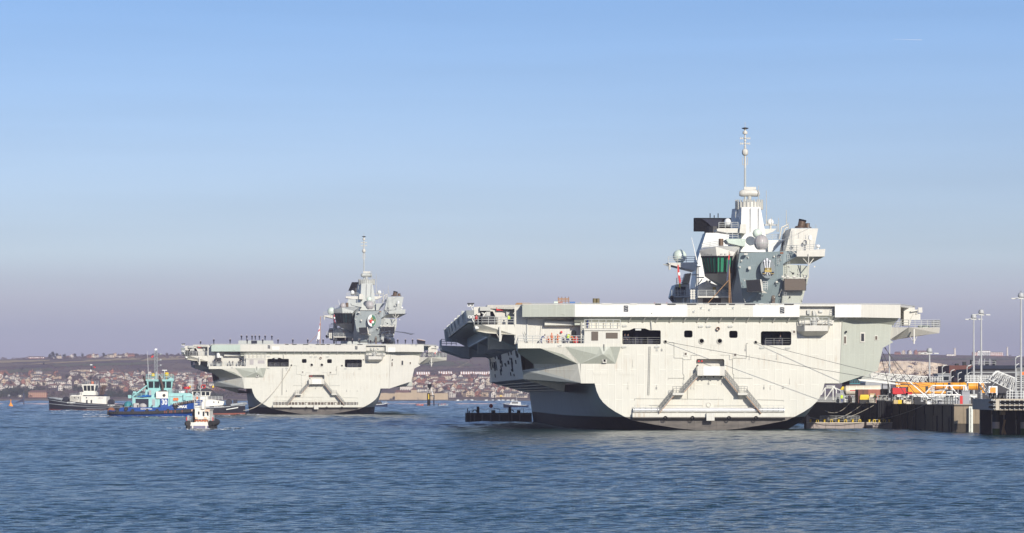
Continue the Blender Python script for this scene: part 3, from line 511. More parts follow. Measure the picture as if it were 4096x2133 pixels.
    a,b_ = z1(1068,285,2), z1(1335,360,1); mb = MB(); mb.ext([(a[0],2.18,a[2]),(a[0],1.1,a[2]-.4),(a[0],1.1,a[2]-1.0),(a[0],2.18,a[2]-1.3)],(b_[0]-a[0],0,0)); P(mb,'bulkhead_shelf','ship_light')
    mb = MB(); mb.tube((a[0],1.0,a[2]-1.0),(b_[0],1.0,a[2]-1.0),.06,5); mb.tube(z1(912,285,2.05),z1(912,480,2.05),.10,6); mb.tube(z1(885,270,2.0),z1(1340,268,1.9),.09,6); mb.tube(z1(1040,320,2.1),z1(1030,420,2.1),.05,5); P(mb,'bulkhead_pipe','rail')
    q = z1(1330,430,2.1); mb = MB(); mb.ext([(x,2.12,z) for x,z in rrect((q[0]-.42,q[2]-1.0),(q[0]+.42,q[2]+.9),.3)],(0,.06,0)); P(mb,'bulkhead_door','dark_void')
    q = z1(1357,280,2.1); mb = MB(); mb.cbox((q[0],2.1,q[2]),(.45,.15,.7)); P(mb,'junction_box','black')
    mb = MB()                                                      # zig-zag ladder
    for k in range(2):
        mb.tube(z1(800+24*k,500,1.5), z1(835+24*k,300,3.5),.05,4); mb.tube(z1(900+20*k,490,2), z1(805+20*k,290,3),.06,4); mb.tube(z1(800+22*k,300,3), z1(868+18*k,165,4),.05,4)
    for k in range(14): t = k/14; mb.tube(z1(900-95*t,490-200*t,2+t), z1(922-95*t,490-200*t,2+t),.045,4)
    for k in range(9): t = k/9; mb.tube(z1(800+68*t,300-135*t,3+t), z1(824+66*t,300-135*t,3+t),.045,4)
    for k in range(2): mb.tube(z1(890+14*k,440-10*k,2), z1(800+14*k,240-10*k,3),.04,4)
    P(mb,'zigzag_ladder','rail')
    # cabin on the platform
    a,b_ = z1(1425,385,-.9), z1(1745,500,-.9); mb = MB(); mb.box((a[0],-.9,sd+.01),(b_[0],-.03,a[2])); cb_ = P(mb,'sponson_cabin','ship_light')
    MB().box((a[0]-.1,-1.1,a[2]),(b_[0]+.1,-.02,a[2]+.32)).build('cabin_roof','ship_light',cb_)
    for q in ((1488,395,1548,475),(1617,405,1723,457)):
        p,r = z1(q[0],q[1],-.95), z1(q[2],q[3],-.95); MB().box((p[0],-.97,r[2]),(r[0],-.91,p[2])).build('cabin_shutter','screen_brown' if VARIANT == 1 else 'radome_grey',cb_)
    MB().rail([(a[0],-1.0,a[2]+.33),(b_[0],-1.0,a[2]+.33)],1.5,1.2,3,.05).build('cabin_railing','rail',cb_)
    a,b_ = z1(1440,262,.0), z1(1745,298,0); mb = MB(); mb.box((a[0],-.2,b_[2]),(b_[0],-.05,a[2])); P(mb,'cable_recess','black')
    for x in (1480,1570,1690): q = z1(x,283,-.4); mb = MB(); mb.cbox((q[0],-.35,q[2]),(.5,.25,.4)); P(mb,'junction_box','rail')
    # ---- port hull bulge, catwalk and gussets running forward
    def strip(prof, y0, y1, name, m, label=None):
        mb = MB(); mb.loft([[(x,y0,z) for x,z in prof],[(x,y1,z) for x,z in prof]],cap=False); return P(mb,name,m,recalc=False)
    wx = gg[0]
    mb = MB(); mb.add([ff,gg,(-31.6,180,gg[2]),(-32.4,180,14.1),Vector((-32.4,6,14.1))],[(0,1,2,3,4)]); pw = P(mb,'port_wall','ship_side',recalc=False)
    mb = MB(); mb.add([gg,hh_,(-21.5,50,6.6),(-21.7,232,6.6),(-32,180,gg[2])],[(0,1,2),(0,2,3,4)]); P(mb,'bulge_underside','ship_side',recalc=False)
    mb = MB()
    for k in range(4): mb.add([gg.lerp(Vector((-21.5,60,6.6)),.2+.2*k)+Vector((0,0,-.12)), Vector((-32,180,gg[2])).lerp(Vector((-21.7,232,6.6)),.2+.2*k)+Vector((0,0,-.12)), Vector((-32,180,gg[2])).lerp(Vector((-21.7,232,6.6)),.2+.2*k)+Vector((0,0,.2)), gg.lerp(Vector((-21.5,60,6.6)),.2+.2*k)+Vector((0,0,.2))],[(0,1,2,3)])
    P(mb,'bulge_stringer','ship_green',recalc=False)
    rnd = random.Random(3)
    for k in range(36):                           # louvres and cut-outs of the port wall
        u_ = rnd.random(); y = 1/((1-u_)/614+u_/772)-600; z0 = 9.4+4.2*rnd.random(); h = rnd.choice((.4,.7,1.2,1.9)); h = min(h, 14.1-z0); L_ = rnd.choice((1.0,1.6,2.4))
        if h < .3: continue
        X_ = lambda z: -31.62-.78*(z-8.85)/5.25
        mb = MB(); mb.ext([(X_(z0),y,z0),(X_(z0),y+L_,z0),(X_(z0+h),y+L_,z0+h),(X_(z0+h),y,z0+h)],(-.16,0,0)); P(mb,'wall_louvre','louvre_dark')
    xg = -37.5
    mb = MB(); mb.add([(-32.5,5,14.1),(-32.3,180,14.1),(xg,180,16.4),(xg,5,16.4)],[(0,1,2,3)]); mb.add([(xg,5,16.4),(xg,180,16.4),(xg,180,18.6),(xg,5,18.6)],[(0,1,2,3)]); mb.add([(xg,5,18.6),(xg,180,18.6),(-41.6,180,18.6),(-41.4,5,18.6)],[(0,1,2,3)]); P(mb,'catwalk_underside','ship_hull',recalc=False)
    mb = MB(); mb.tube((xg,6,16.3),(xg,180,16.3),.2,6); P(mb,'catwalk_beam','ship_light')
    for y in (14,80,150):
        mb = MB(); mb.ext([(xg,y,16.3),(xg,y,14.1),(-32.4,y,14.1)],(0,.25,0)); o = P(mb,'gusset','ship_side'); MB().tube((xg,y,16.4),(xg,y,14.0),.14,6).build('gusset_stiffener','ship_light',o)
    for y in range(14,170,11): mb = MB(); mb.box((-41.2,y,18.25),(xg,y+.3,18.58)); P(mb,'catwalk_rib','ship_hull')
    ct = 20.65; mb = MB()
    mb.add([(-41.4,4,18.55),(-41.6,166,18.6),(-42.1,166,ct),(-41.7,4,ct)],[(0,1,2,3)]); mb.add([(-41.4,4,18.55),(-41.7,4,ct),(-40.3,3,ct),(-40.3,3,18.55)],[(0,1,2,3)]); mb.add([(-41.7,4,ct),(-42.1,166,ct),(-38,166,ct),(-38,4,ct)],[(0,1,2,3)]); P(mb,'catwalk_wall','ship_side',recalc=False)
    for y in (20,55,85,112,138,156): mb = MB(); mb.ext([(-41.75,y,18.6),(-42.1,y,20.0),(-42.1,y,ct+.3),(-41.7,y,ct+.3)],(0,1.6,0)); P(mb,'catwalk_frame','ship_side')
    for zx, zy, y in ((635,140,4),(650,350,3),(525,275,38),(480,345,60),(400,390,88),(395,430,96),(325,460,126),(255,525,160)):
        c = zp(zx,zy,y); mb = MB(); mb.cbox((c[0]-.27,y,c[2]),(.48,.4,.46)); mb.cbox((c[0]+.27,y,c[2]),(.48,.4,.46)); mb.tube((c[0],y,c[2]),(c[0]+.4,y+.1,c[2]-.9),.08,5); o = P(mb,'approach_lamp','white_paint')
        for sg in (-.27,.27): MB().cbox((c[0]+sg,y-.22,c[2]),(.22,.05,.22)).build('lamp_lens','black',o)
    c = zp(640,108,4); mb = MB(); mb.cbox((c[0],4,c[2]),(1.2,1.0,.14)); P(mb,'lamp_hood','black')
    # far platform on the port side
    mb = MB(); f = [zp(110,860,150), zp(660,880,150), zp(660,1085,150), zp(520,1070,150), zp(130,935,150)]; mb.ext(f,(0,25,0)); mb.ext([zp(165,560,166), zp(285,555,166), zp(250,715,166), zp(440,800,166), zp(190,785,166)],(0,6,0)); P(mb,'forward_sponson','ship_side'); mb = MB(); mb.ext([zp(250,716,166), zp(440,570,166), zp(720,560,166), zp(720,900,166), zp(560,885,166), zp(390,800,166)],(0,1,0)); P(mb,'forward_bulkhead','ship_hull')
    mb = MB(); mb.rail([zp(115,858,150), zp(380,858,150)],1.3,1.1,3,.06); mb.rail([zp(115,858,150), zp(115,858,150)+Vector((0,20,0))],1.3,2,3,.06); P(mb,'sponson_railing','rail')
    # ---- gallery above the sponson
    Yg = 2; g0,g1,g2,g3,g4,g5 = zp(700,488,Yg+1), zp(840,486,Yg), zp(1412,486,Yg), zp(1442,672,Yg), zp(930,640,Yg+.5), zp(690,592,Yg+1.5)
    mb = MB(); mb.add([g0,g1,g2,g3,g4,g5],[(0,1,2,3,4,5)]); P(mb,'gallery_fascia','ship_transom',recalc=False)
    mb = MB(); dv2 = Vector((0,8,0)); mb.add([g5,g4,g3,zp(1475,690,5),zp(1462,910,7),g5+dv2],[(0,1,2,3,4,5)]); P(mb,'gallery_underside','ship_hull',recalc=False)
    mb = MB(); mb.add([g0,g1,g2,g2+dv2,g0+dv2],[(0,1,2,3,4)]); P(mb,'gallery_deck','deck',recalc=False)
    mb = MB(); mb.rail([g0+up,g1+up,g2+up],1.3,1.0,3,.045); P(mb,'gallery_railing','rail')
    mb = MB()
    for q0,q1 in ((.03,.5),):
        for k in range(30): p = g1.lerp(g2,q0+(q1-q0)*k/29); mb.tube(p+Vector((0,.1,.1)),p+Vector((0,.1,1.25)),.025,3)
        for j in range(7): mb.tube(g1.lerp(g2,q0)+Vector((0,.1,.1+.18*j)), g1.lerp(g2,q1)+Vector((0,.1,.1+.18*j)),.025,3)
    P(mb,'gallery_net','black')
    mb = MB(); mb.ext([zp(960,190,5), zp(1060,188,5), zp(1130,205,5), zp(1560,170,5), zp(1560,485,5), zp(1110,485,5), zp(1085,355,5), zp(1035,250,5), zp(965,245,5)],(0,3,0)); P(mb,'gallery_bulkhead','ship_light')
    mb = MB(); mb.ext([zp(900,245,6), zp(1045,245,6), zp(1090,485,6), zp(900,485,6)],(0,.3,0)); P(mb,'gallery_recess','navy')
    mb = MB(); mb.ext([zp(690,172,4), zp(808,165,4), zp(808,322,4), zp(680,312,4)],(0,3,0)); P(mb,'gallery_locker','ship_light')
    mb = MB(); mb.cbox(zp(895,205,4),(1.8,1.5,.7)); mb.tube(zp(830,260,4),zp(930,350,4),.2,6); mb.tube(zp(860,340,3.6),zp(940,230,4),.15,6); mb.tube(zp(820,190,4),zp(950,240,4),.12,6); mb.cbox(zp(950,275,4),(.7,.8,1.1)); P(mb,'gallery_winch','pipe_grey')
    q = zp(1160,205,4.8); mb = MB(); mb.cbox((q[0],4.6,q[2]),(1.2,.5,.6)); P(mb,'red_light_box','red')
    q = zp(1310,225,4.7); mb = MB(); mb.tube((q[0]-1,4.6,q[2]),(q[0]+1,4.4,q[2]+.2),.18,6); mb.cbox((q[0],4.6,q[2]-.6),(.7,.3,.8)); P(mb,'fire_monitor','pipe_grey')
    a = zp(1165,520,Yg-.3); b_ = zp(1165,788,Yg-.3); mb = MB(); mb.box((a[0]-.16,Yg-.45,b_[2]),(a[0]+.16,Yg-.15,a[2])); mb.tube(zp(1107,655,Yg),zp(1165,770,Yg-.3),.07,5); mb.tube(zp(1195,665,Yg),zp(1180,770,Yg-.3),.07,5); P(mb,'sponson_strut','ship_light')
    mb = MB(); mb.tube(zp(720,545,Yg+.9), zp(780,545,Yg+.9),.3,8); P(mb,'gallery_lamp','white_paint')
    mb = MB(); mb.ext([(-38,5,DECK-.36),(-33,3,DECK-.36),(-33,3,DECK-.8),(-38,5,DECK-.6)],(0,6,0)); P(mb,'deck_edge_beam','ship_light')
    # unseen filler bodies added inside the hull so that no daylight leaks through
    mb = MB(); mb.box((-31,16,8.9),(30,215,DECK-.4)); mb.box((-21,1.5,9),(22,24,DECK-.4)) if False else None; P(mb,'hull_light_filler','ship_side')
    mb = MB(); mb.box((X0+.3,7.2,8.3),(X1-.3,22,DECK-.4)); P(mb,'stern_light_filler','ship_side')
def plate(mb, pts, th=.3, mi=0):                 # frontal plate with thickness going forward
    return mb.ext(pts, (0, th, 0), mi)
def carrier_island(root):
    P = lambda mb, name, m, **k: mb.build(name, m, root, **k)
    v1 = VARIANT == 1
    blue = 'ship_blue' if v1 else 'ship_blue2'; lt = 'ship_light' if v1 else 'ship_side'; wt = 'ship_white' if v1 else 'ship_side'
    d0 = DECK
    def deckz(p): return Vector((p[0], p[1], d0))
    # ---- main after block: blue-grey face, facets to port, light starboard block
    Y = 78
    a = [zb(62,630,Y), zb(640,605,Y), zb(808,605,Y), zb(808,675,Y-1.5), zb(630,772,Y), zb(628,930,Y), zb(612,1300,Y+2), zb(118,1300,Y+2), zb(36,800,Y)]
    mb = MB(); plate(mb, a, 20); P(mb,'island_block',blue)
    b_ = [zb(630,772,Y+1), zb(975,800,Y+1), zb(960,960,Y+1), zb(868,1300,Y+1), zb(612,1300,Y+1)]
    mb = MB(); plate(mb, b_, 20); P(mb,'island_block',lt if not v1 else 'ship_green')
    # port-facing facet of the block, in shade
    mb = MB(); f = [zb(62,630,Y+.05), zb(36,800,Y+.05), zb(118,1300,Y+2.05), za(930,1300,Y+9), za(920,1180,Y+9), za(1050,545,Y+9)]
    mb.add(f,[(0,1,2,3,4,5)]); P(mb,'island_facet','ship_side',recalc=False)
    # starboard gallery
    g = [zb(808,605,Y-2), zb(1182,575,Y-2), zb(1172,675,Y-2), zb(808,675,Y-2)]; mb = MB(); plate(mb,g,7); P(mb,'island_gallery',lt)
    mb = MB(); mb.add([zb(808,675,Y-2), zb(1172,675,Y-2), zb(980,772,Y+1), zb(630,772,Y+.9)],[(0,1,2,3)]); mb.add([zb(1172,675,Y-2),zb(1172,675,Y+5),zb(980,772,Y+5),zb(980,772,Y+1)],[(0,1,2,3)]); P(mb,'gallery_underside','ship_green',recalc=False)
    mb = MB(); mb.rail([zb(640,603,Y), zb(808,603,Y-1.9), zb(1060,590,Y-1.9)],1.1,1.4,3,.05); P(mb,'island_railing','rail')
    mb = MB(); p = zb(962,640,Y-2.2); q = zb(962,955,Y-1); mb.tube(p,(p[0],Y-2.2,q[2]),.1,6); mb.tube(zb(885,695,Y-1),zb(962,780,Y-2.2),.1,6); mb.tube(zb(1030,700,Y-1),zb(962,790,Y-2.2),.1,6); mb.tube(zb(745,600,Y-1),zb(806,648,Y-2),.13,6); P(mb,'gallery_strut','ship_light')
    # funnel block and funnels
    Yf = 84
    fb = [zb(735,308,Yf), zb(1088,308,Yf), zb(1030,600,Yf), zb(660,600,Yf)]; mb = MB(); plate(mb,fb,11); mb.add([zb(735,308,Yf-.01),zb(660,600,Yf-.01),zb(640,590,Yf+8),zb(668,330,Yf+8)],[(0,1,2,3)]); P(mb,'funnel_block',lt if not v1 else 'ship_light')
    c = zb(860,300,Yf+4); mb = MB(); t = zb(885,195,Yf+4); mb.lathe([(1.1,0),(1.1,.15),(.85,.35)],(c[0]-.1,c[1],c[2]),16); P(mb,'funnel_base','funnel',smooth=True)
    mb = MB(); mb.tube((c[0]+.02,c[1],c[2]+.1),(t[0],t[1],t[2]),.72,16); P(mb,'funnel','funnel',smooth=True); mb = MB(); mb.tube((t[0]-.06,c[1],t[2]-.3),(t[0]+.01,t[1],t[2]+.03),.76,16); P(mb,'funnel_cap','matt_black',smooth=True)
    c = zb(945,300,Yf+6); mb = MB(); mb.lathe([(.85,0),(.85,.14),(.5,.22),(.5,.85),(.58,.9)],c,16); P(mb,'funnel','funnel',smooth=True)
    for x,y,r,zz in ((982,425,.36,1),): 
        c = zb(x,y,Yf-2); mb = MB(); mb.lathe([(.02,-.45),(r,-.45),(r,.15),(r*.7,.4),(.02,.46)],c,14); o = P(mb,'satcom_dome','white_paint',smooth=True); MB().tube((c[0],c[1],c[2]-.45),(c[0],c[1],zb(x,590,Yf-2)[2]),.12,8).build('dome_pole','ship_light',o)
    for x,y,r in ((905,497,.3),(755,540,.28)): c = zb(x,y,Yf-.4); mb = MB(); mb.lathe([(.02,-.5),(r,-.5),(r*1.1,-.1),(r*.8,.3)],c,12,'Y'); P(mb,'searchlight','pipe_grey')
    c = zb(1085,540,Y); mb = MB(); mb.sphere(c,.44,12,8,sz=.8); mb.tube((c[0],c[1],c[2]-.7),c,.14,8); P(mb,'camera_dome','white_paint',smooth=True)
    # screens
    def screen(pts, frame, face, y0):
        mb = MB(); plate(mb,pts,.8); o = P(mb,'display_screen',frame); c = sum(pts,Vector())/4
        MB().add([p.lerp(c,.06)+Vector((0,-.03,0)) for p in pts],[(0,1,2,3)]).build('screen_face',face,o,recalc=False); return o
    o = screen([zb(145,985,Y-2.5), zb(330,975,Y-2.5), zb(350,1130,Y-2.5), zb(165,1140,Y-2.5)],'black','screen_black',Y); mb = MB(); mb.ext([zb(330,975,Y-2.4),zb(345,975,Y-2.4),zb(372,1132,Y-2.4),zb(350,1130,Y-2.4)],(0,2.4,0)); mb.ext([zb(180,1140,Y-2.3),zb(425,1155,Y-1),zb(380,1125,Y-.2),zb(240,1135,Y-.2)],(0,.2,0)); mb.build('screen_bracket','ship_light',o)
    mb = MB(); mb.rail([zb(362,1110,Y-1.2), zb(425,1112,Y-1.2)],1.6,.6,4,.05); P(mb,'screen_ladder','rail')
    screen([zb(640,965,Y-1), zb(935,968,Y-1), zb(930,1120,Y-1), zb(642,1120,Y-1)],'black','screen_brown' if v1 else 'screen_black',Y)
    mb = MB(); mb.cbox(zb(790,955,Y-.9),(4.8,.4,.2)); 
    for x in (625,690,775,920): c = zb(x,938,Y-1.1); mb.cbox(c,(.5,.4,.35))
    P(mb,'camera_rack','ship_light')
    screen([za(560,1212,90), za(798,1212,90), za(798,1285,90), za(560,1285,90)],'black','screen_brown' if v1 else 'screen_black',90)
    for x,y in ((190,825),(65,812),(512,798),(1040,808)):
        c = zb(x,y,Y-.2); mb = MB(); mb.cbox((c[0],Y-.15,c[2]),(.5,.3,.55) if x==190 else (.28,.2,.28)); P(mb,'junction_box','ship_light')
    c = zb(140,645,Y-1); mb = MB(); mb.cbox(c,(.7,.8,.3)); mb.tube(c,(c[0],Y,c[2]+.2),.06,5); P(mb,'flood_lamp','ship_light')
    c = zb(610,630,Y-1); mb = MB(); mb.cbox(c,(.6,.5,.3)); P(mb,'flood_lamp','rust')
    q = zb(500,1225,Y+1.6); mb = MB(); mb.ext([(x,Y+1.3,z) for x,z in rrect((q[0]-.32,d0),(q[0]+.32,q[2]+.6),.15)],(0,.1,0)); P(mb,'island_door','screen_brown')
    mb = MB(); mb.rail([deckz(zb(140,1290,Y-3)), deckz(zb(590,1290,Y-3))],1.05,2.4,3,.06); mb.rail([deckz(zb(140,1290,Y-2.9)), deckz(zb(230,1290,Y-2.9))],.9,.4,1,.06); P(mb,'island_barrier','rail')
    # ---- small fittings all over the island faces
    rq = random.Random(31)
    for k in range(46):
        if k < 26: a = zb(rq.uniform(80,600),rq.uniform(660,1280),Y)
        else: a = zb(rq.uniform(650,930),rq.uniform(790,1280),Y+1)
        if k < 26 and (a-zb(420,830,Y)).length < 2.6: continue
        yy = Y-.1 if k < 26 else Y+.9
        mb = MB(); mb.cbox((a[0],yy,a[2]),(rq.uniform(.1,.4),.25,rq.uniform(.1,.35))); mb.tube((a[0],yy,a[2]),(a[0]+rq.uniform(-.8,.8),yy,a[2]+rq.uniform(-.6,1.2)),.03,4); P(mb,'island_fitting',rq.choice(('ship_light','pipe_grey','black')))
    for x0,y0,y1_ in ((700,640,930),(560,640,780),(655,1130,1290),(745,330,600)):
        mb = MB(); p,q = zb(x0,y0,Y-.35 if x0 != 745 else 83.5), zb(x0+6,y1_,Y-.35 if x0 != 745 else 83.5)
        for dx in (-.2,.2): mb.tube(p+Vector((dx,0,0)),q+Vector((dx,0,0)),.035,4)
        n = int((p-q).length/.35)
        for i in range(n): r_ = p.lerp(q,(i+.5)/n); mb.tube(r_+Vector((-.2,0,0)),r_+Vector((.2,0,0)),.025,4)
        P(mb,'island_ladder','rail')
    for x,y0,y1_ in ((660,620,470),(735,640,560),(1030,575,430),(1110,575,520),(960,300,230),(1060,305,250),(700,330,240),(600,600,500)):
        mb = MB(); mb.tube(zb(x,y0,Y+2),zb(x+rq.uniform(-6,6),y1_,Y+2),.05,4,.02); P(mb,'whip_antenna','pipe_grey')
    for a_,b2 in (((300,600),(980,300)),((160,650),(60,420))):
        mb = MB(); mb.tube(zb(*a_,Y+3),zb(*b2,Y+6),.02,4); P(mb,'rigging_wire','pipe_grey')
    # ---- badge
    c = zb(420,830,Y); bo = MB(); n = 28
    rx, rz_ = 1.42, 1.98
    pts = [(c[0]+rx*math.cos(2*math.pi*i/n), Y-1.0, c[2]+rz_*math.sin(2*math.pi*i/n)) for i in range(n)]
    bo.ext(pts,(0,.9,0)); badge = P(bo,'badge','badge_grey' if v1 else 'white_paint')
    if v1:
        for x0,y0,x1,y1_,w in ((385,745,402,880,.21),(418,725,420,880,.25),(455,745,438,880,.21)):
            p,q = zb(x0,y0,Y-1.2), zb(x1,y1_,Y-1.2); mb = MB(); mb.tube(q,p,.09,8,w*.6); mb.sphere((p[0],p[1],p[2]+.08),w,10,6,sz=1.5); mb.build('feather','feather',badge,smooth=True)
            q2 = zb(x1+(x1-420)*1.4,925,Y-1.2); MB().tube(q,q2,.11,8,.04).build('feather_tip','feather',badge,smooth=True)
        mb = MB(); a_,b2 = zb(388,880,Y-1.25), zb(478,830,Y-1.25); mb.box((a_[0],Y-1.35,a_[2]),(b2[0],Y-1.15,a_[2]+.42))
        for k in range(5): t = a_[0]+(b2[0]-a_[0])*(k+.5)/5; mb.lathe([(.14,0),(.08,.18),(.15,.3),(.02,.5)],(t,Y-1.25,a_[2]+.4),8)
        mb.build('coronet','gold',badge)
        for x0,s_ in ((375,-1),(495,1)):
            p = zb(x0,890,Y-1.2); mb = MB(); mb.cbox((p[0],Y-1.2,p[2]),(.36,.14,.45)); mb.cbox((p[0]-s_*.25,Y-1.22,p[2]-.3),(.35,.14,.25)); mb.build('scroll','navy',badge); MB().cbox((p[0]-s_*.1,Y-1.32,p[2]-.15),(.65,.05,.10)).build('scroll_edge','gold',badge)
    else:
        mb = MB(); mb.ext([(c[0],Y-1.04,c[2]-rz_*.97)]+[(c[0]+rx*.97*math.cos(t*math.pi/12), Y-1.04, c[2]+rz_*.97*math.sin(t*math.pi/12)) for t in range(-6,7)],(0,.03,0)); mb.build('green_half','green_deep',badge)
        mb = MB(); mb.lathe([(.02,-1.30),(.45,-1.25),(.68,-1.05)],(c[0]-.22,Y+.0,c[2]-.3),10,'Y'); mb.build('rose_half','red',badge)
        mb = MB(); mb.lathe([(.02,-1.32),(.35,-1.27),(.52,-1.05)],(c[0]+.25,Y,c[2]-.55),10,'Y'); mb.build('rose_half','white_paint',badge)
        mb = MB(); mb.cbox((c[0],Y-1.15,c[2]+.65),(.85,.1,.3)); mb.sphere((c[0],Y-1.15,c[2]+.9),.23,8,5); mb.build('crown','gold',badge)
        letters('E',1.0,'black',(c[0]-.9,Y-1.08,c[2]+.05),badge,bold=.02); letters('R',1.0,'gold',(c[0]+.95,Y-1.08,c[2]+.05),badge,bold=.02)
    # ---- flying control tower
    Yc = 80
    ra,rb,rc,rd,re_ = za(515,600,Yc+3), za(728,545,Yc), za(985,622,Yc+1), za(950,676,Yc+.8), za(540,680,Yc+3)
    mb = MB(); mb.add([ra,rb,rc,rd,za(742,676,Yc),re_],[(0,1,4,5),(1,2,3,4)]); mb.add([ra,rb,rc,za(1045,545,Yc+10),za(790,535,Yc+9),za(540,560,Yc+9)],[(0,1,2,3,4,5)]); P(mb,'control_tower_roof',lt,recalc=False)
    w0,w1,w2,w3,w4,w5 = za(540,680,Yc+3.02), za(742,676,Yc), za(950,676,Yc+.8), za(933,888,Yc+2.2), za(742,888,Yc+1.4), za(592,888,Yc+3.6)
    gl = 'flyco_glass' if v1 else 'flyco_glass_dark'
    mb = MB(); mb.add([w0,w1,w4,w5],[(0,1,2,3)]); o = P(mb,'control_window',gl,recalc=False); mb = MB(); mb.add([w1,w2,w3,w4],[(0,1,2,3)]); o2 = P(mb,'control_window',gl,recalc=False)
    mb = MB()
    for t in (.12,.3,.5,.72,.98): mb.tube(w0.lerp(w1,t)+Vector((0,-.05,0)), w5.lerp(w4,t)+Vector((0,-.05,0)),.13,5)
    mb.tube(w0,w1,.18,5); mb.tube(w5,w4,.15,5); mb.build('window_mullion','black',o)
    mb = MB()
    for t in (.02,.22,.5,.6,.78,.95): mb.tube(w1.lerp(w2,t)+Vector((0,-.05,0)), w4.lerp(w3,t)+Vector((0,-.05,0)),.13,5)
    mb.tube(w1,w2,.18,5); mb.tube(w4,w3,.15,5); mb.build('window_mullion','black',o2)
    mb = MB(); mb.ext([w5.lerp(w4,.0)+Vector((0,-.08,.05)), w4+Vector((0,-.08,.05)), w4+Vector((0,-.08,1.2)), w5.lerp(w4,.35)+Vector((0,-.08,1.5)), w5+Vector((0,-.08,1.0))],(0,.03,0)); mb.ext([w4+Vector((0,-.08,.05)), w3+Vector((0,-.08,.05)), w3+Vector((0,-.08,1.6)), w3.lerp(w4,.3)+Vector((0,-.08,2.6)), w3.lerp(w4,.7)+Vector((0,-.08,2.8)), w4+Vector((0,-.08,1.4))],(0,.03,0)); P(mb,'control_console','matt_black')
    # faces under the windows, tapering to the block
    k0,k1,k2 = za(585,935,Yc+4.5), za(742,890,Yc+1.45), za(933,890,Yc+2.25); k3,k4 = za(920,1110,Yc+9), za(742,1010,Yc+6)
    mb = MB(); mb.add([w5+Vector((0,0,-.02)),k1,k4,k0],[(0,1,2,3)]); mb.add([k1,k2,k3,k4],[(0,1,2,3)]); mb.add([za(985,622,Yc+1),za(1045,545,Yc+10),za(920,1180,Yc+9.5),za(933,888,Yc+2.2),za(950,676,Yc+.8)],[(0,1,2,3,4)]); P(mb,'control_tower_base',lt,recalc=False)
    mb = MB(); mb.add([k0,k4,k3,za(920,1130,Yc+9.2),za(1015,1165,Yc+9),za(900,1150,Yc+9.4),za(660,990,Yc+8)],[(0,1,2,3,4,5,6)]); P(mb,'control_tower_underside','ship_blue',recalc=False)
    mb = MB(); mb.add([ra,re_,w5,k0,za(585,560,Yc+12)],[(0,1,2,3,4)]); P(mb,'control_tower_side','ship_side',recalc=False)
    for x in (590,630,680,800,850,915): c = za(x,660,Yc-.1); mb = MB(); mb.path([c,(c[0]-.2,c[1]-.5,c[2]+.25),(c[0]+.2,c[1]-.8,c[2]+.2)],.06,4); P(mb,'window_wiper_arm','pipe_grey')
    # ---- lower wall behind, level with the deck
    mb = MB(); plate(mb,[za(490,1195,90), za(930,1195,90), za(930,1290,90), za(490,1290,90)],8); plate(mb,[za(600,1000,91), za(930,1110,91), za(930,1200,91), za(490,1200,91), za(500,1060,91)],8); P(mb,'island_lower_block',lt)
    mb = MB(); a_ = za(490,1192,88); b2 = za(930,1195,88); mb.box((a_[0],87,a_[2]-.35),(b2[0],90,a_[2])); P(mb,'island_walkway','ship_light'); mb = MB(); mb.rail([(a_[0],87.05,a_[2]),(b2[0],87.05,a_[2])],1.1,1.6,3,.05); P(mb,'island_railing','rail')
    q = za(710,1100,90.9); mb = MB(); mb.cbox((q[0],90.9,q[2]),(.6,.2,.8)); P(mb,'island_window','gold' if v1 else 'window_dark')
    mb = MB()
    for i in range(2):
        for j in range(3): c = za(612+36*i,1003+28*j,89); mb.lathe([(.03,.2),(.22,.12),(.26,-.12),(.2,-.15)],c,10,'Y')
    P(mb,'loudspeaker_cluster','ship_light')
    mb = MB()
    for i in range(2):
        for j in range(4): c = za(410+34*i,1125+32*j,88); mb.lathe([(.03,.2),(.22,.12),(.26,-.12),(.2,-.15)],c,10,'Y')
    P(mb,'loudspeaker_cluster','ship_light')
    # yard mast
    mb = MB(); t,bm_ = za(475,800,92), deckz(za(475,1290,92)); mb.tube(bm_,t,.13,6); mb.tube(bm_+Vector((.35,0,0)),t+Vector((.35,0,0)),.10,6)
    for y,x0,x1 in ((808,470,530),(915,412,510),(950,470,575),(1100,400,575)): mb.tube(za(x0,y,92),za(x1,y,92),.12,5)
    mb.tube(za(490,1050,92),za(550,972,92),.1,5); P(mb,'signal_mast','ship_light')
    # ---- mast tower (white)
    Ym = 95; t0,t1,t2,t3 = z4(655,625,Ym), z4(790,625,Ym), z4(850,945,Ym-3), z4(648,945,Ym-3)
    mb = MB(); dv = Vector((0,7,0)); mid = z4(665,760,Ym-1)
    mb.loft([[t3,t2,t2+Vector((0,12,0)),t3+Vector((-1.5,12,0))],[t0,t1,t1+dv,t0+dv+Vector((-1.2,0,0))]],closed=True); P(mb,'mast_tower',wt)
    mb = MB(); mb.add([z4(658,640,Ym+.5), z4(640,800,Ym-1), z4(603,740,Ym+4), z4(640,640,Ym+5)],[(0,1,2,3)]); P(mb,'mast_facet','ship_side',recalc=False)
    for x in (720,778): mb = MB(); mb.tube(z4(x,630,Ym-.4), z4(x+3,800,Ym-2.2),.07,5); P(mb,'mast_cable','pipe_grey')
    # shoulder behind the grey ball
    mb = MB(); plate(mb,[z4(845,860,Ym-4), z4(960,860,Ym-4), z4(880,945,Ym-4), z4(845,945,Ym-4)],8); P(mb,'mast_shoulder',wt)
    c = z4(709,632,Ym+3); up_ = z4(709,590,Ym+3)[2]; r = (z4(805,600,Ym+3)[0]-z4(613,600,Ym+3)[0])/2
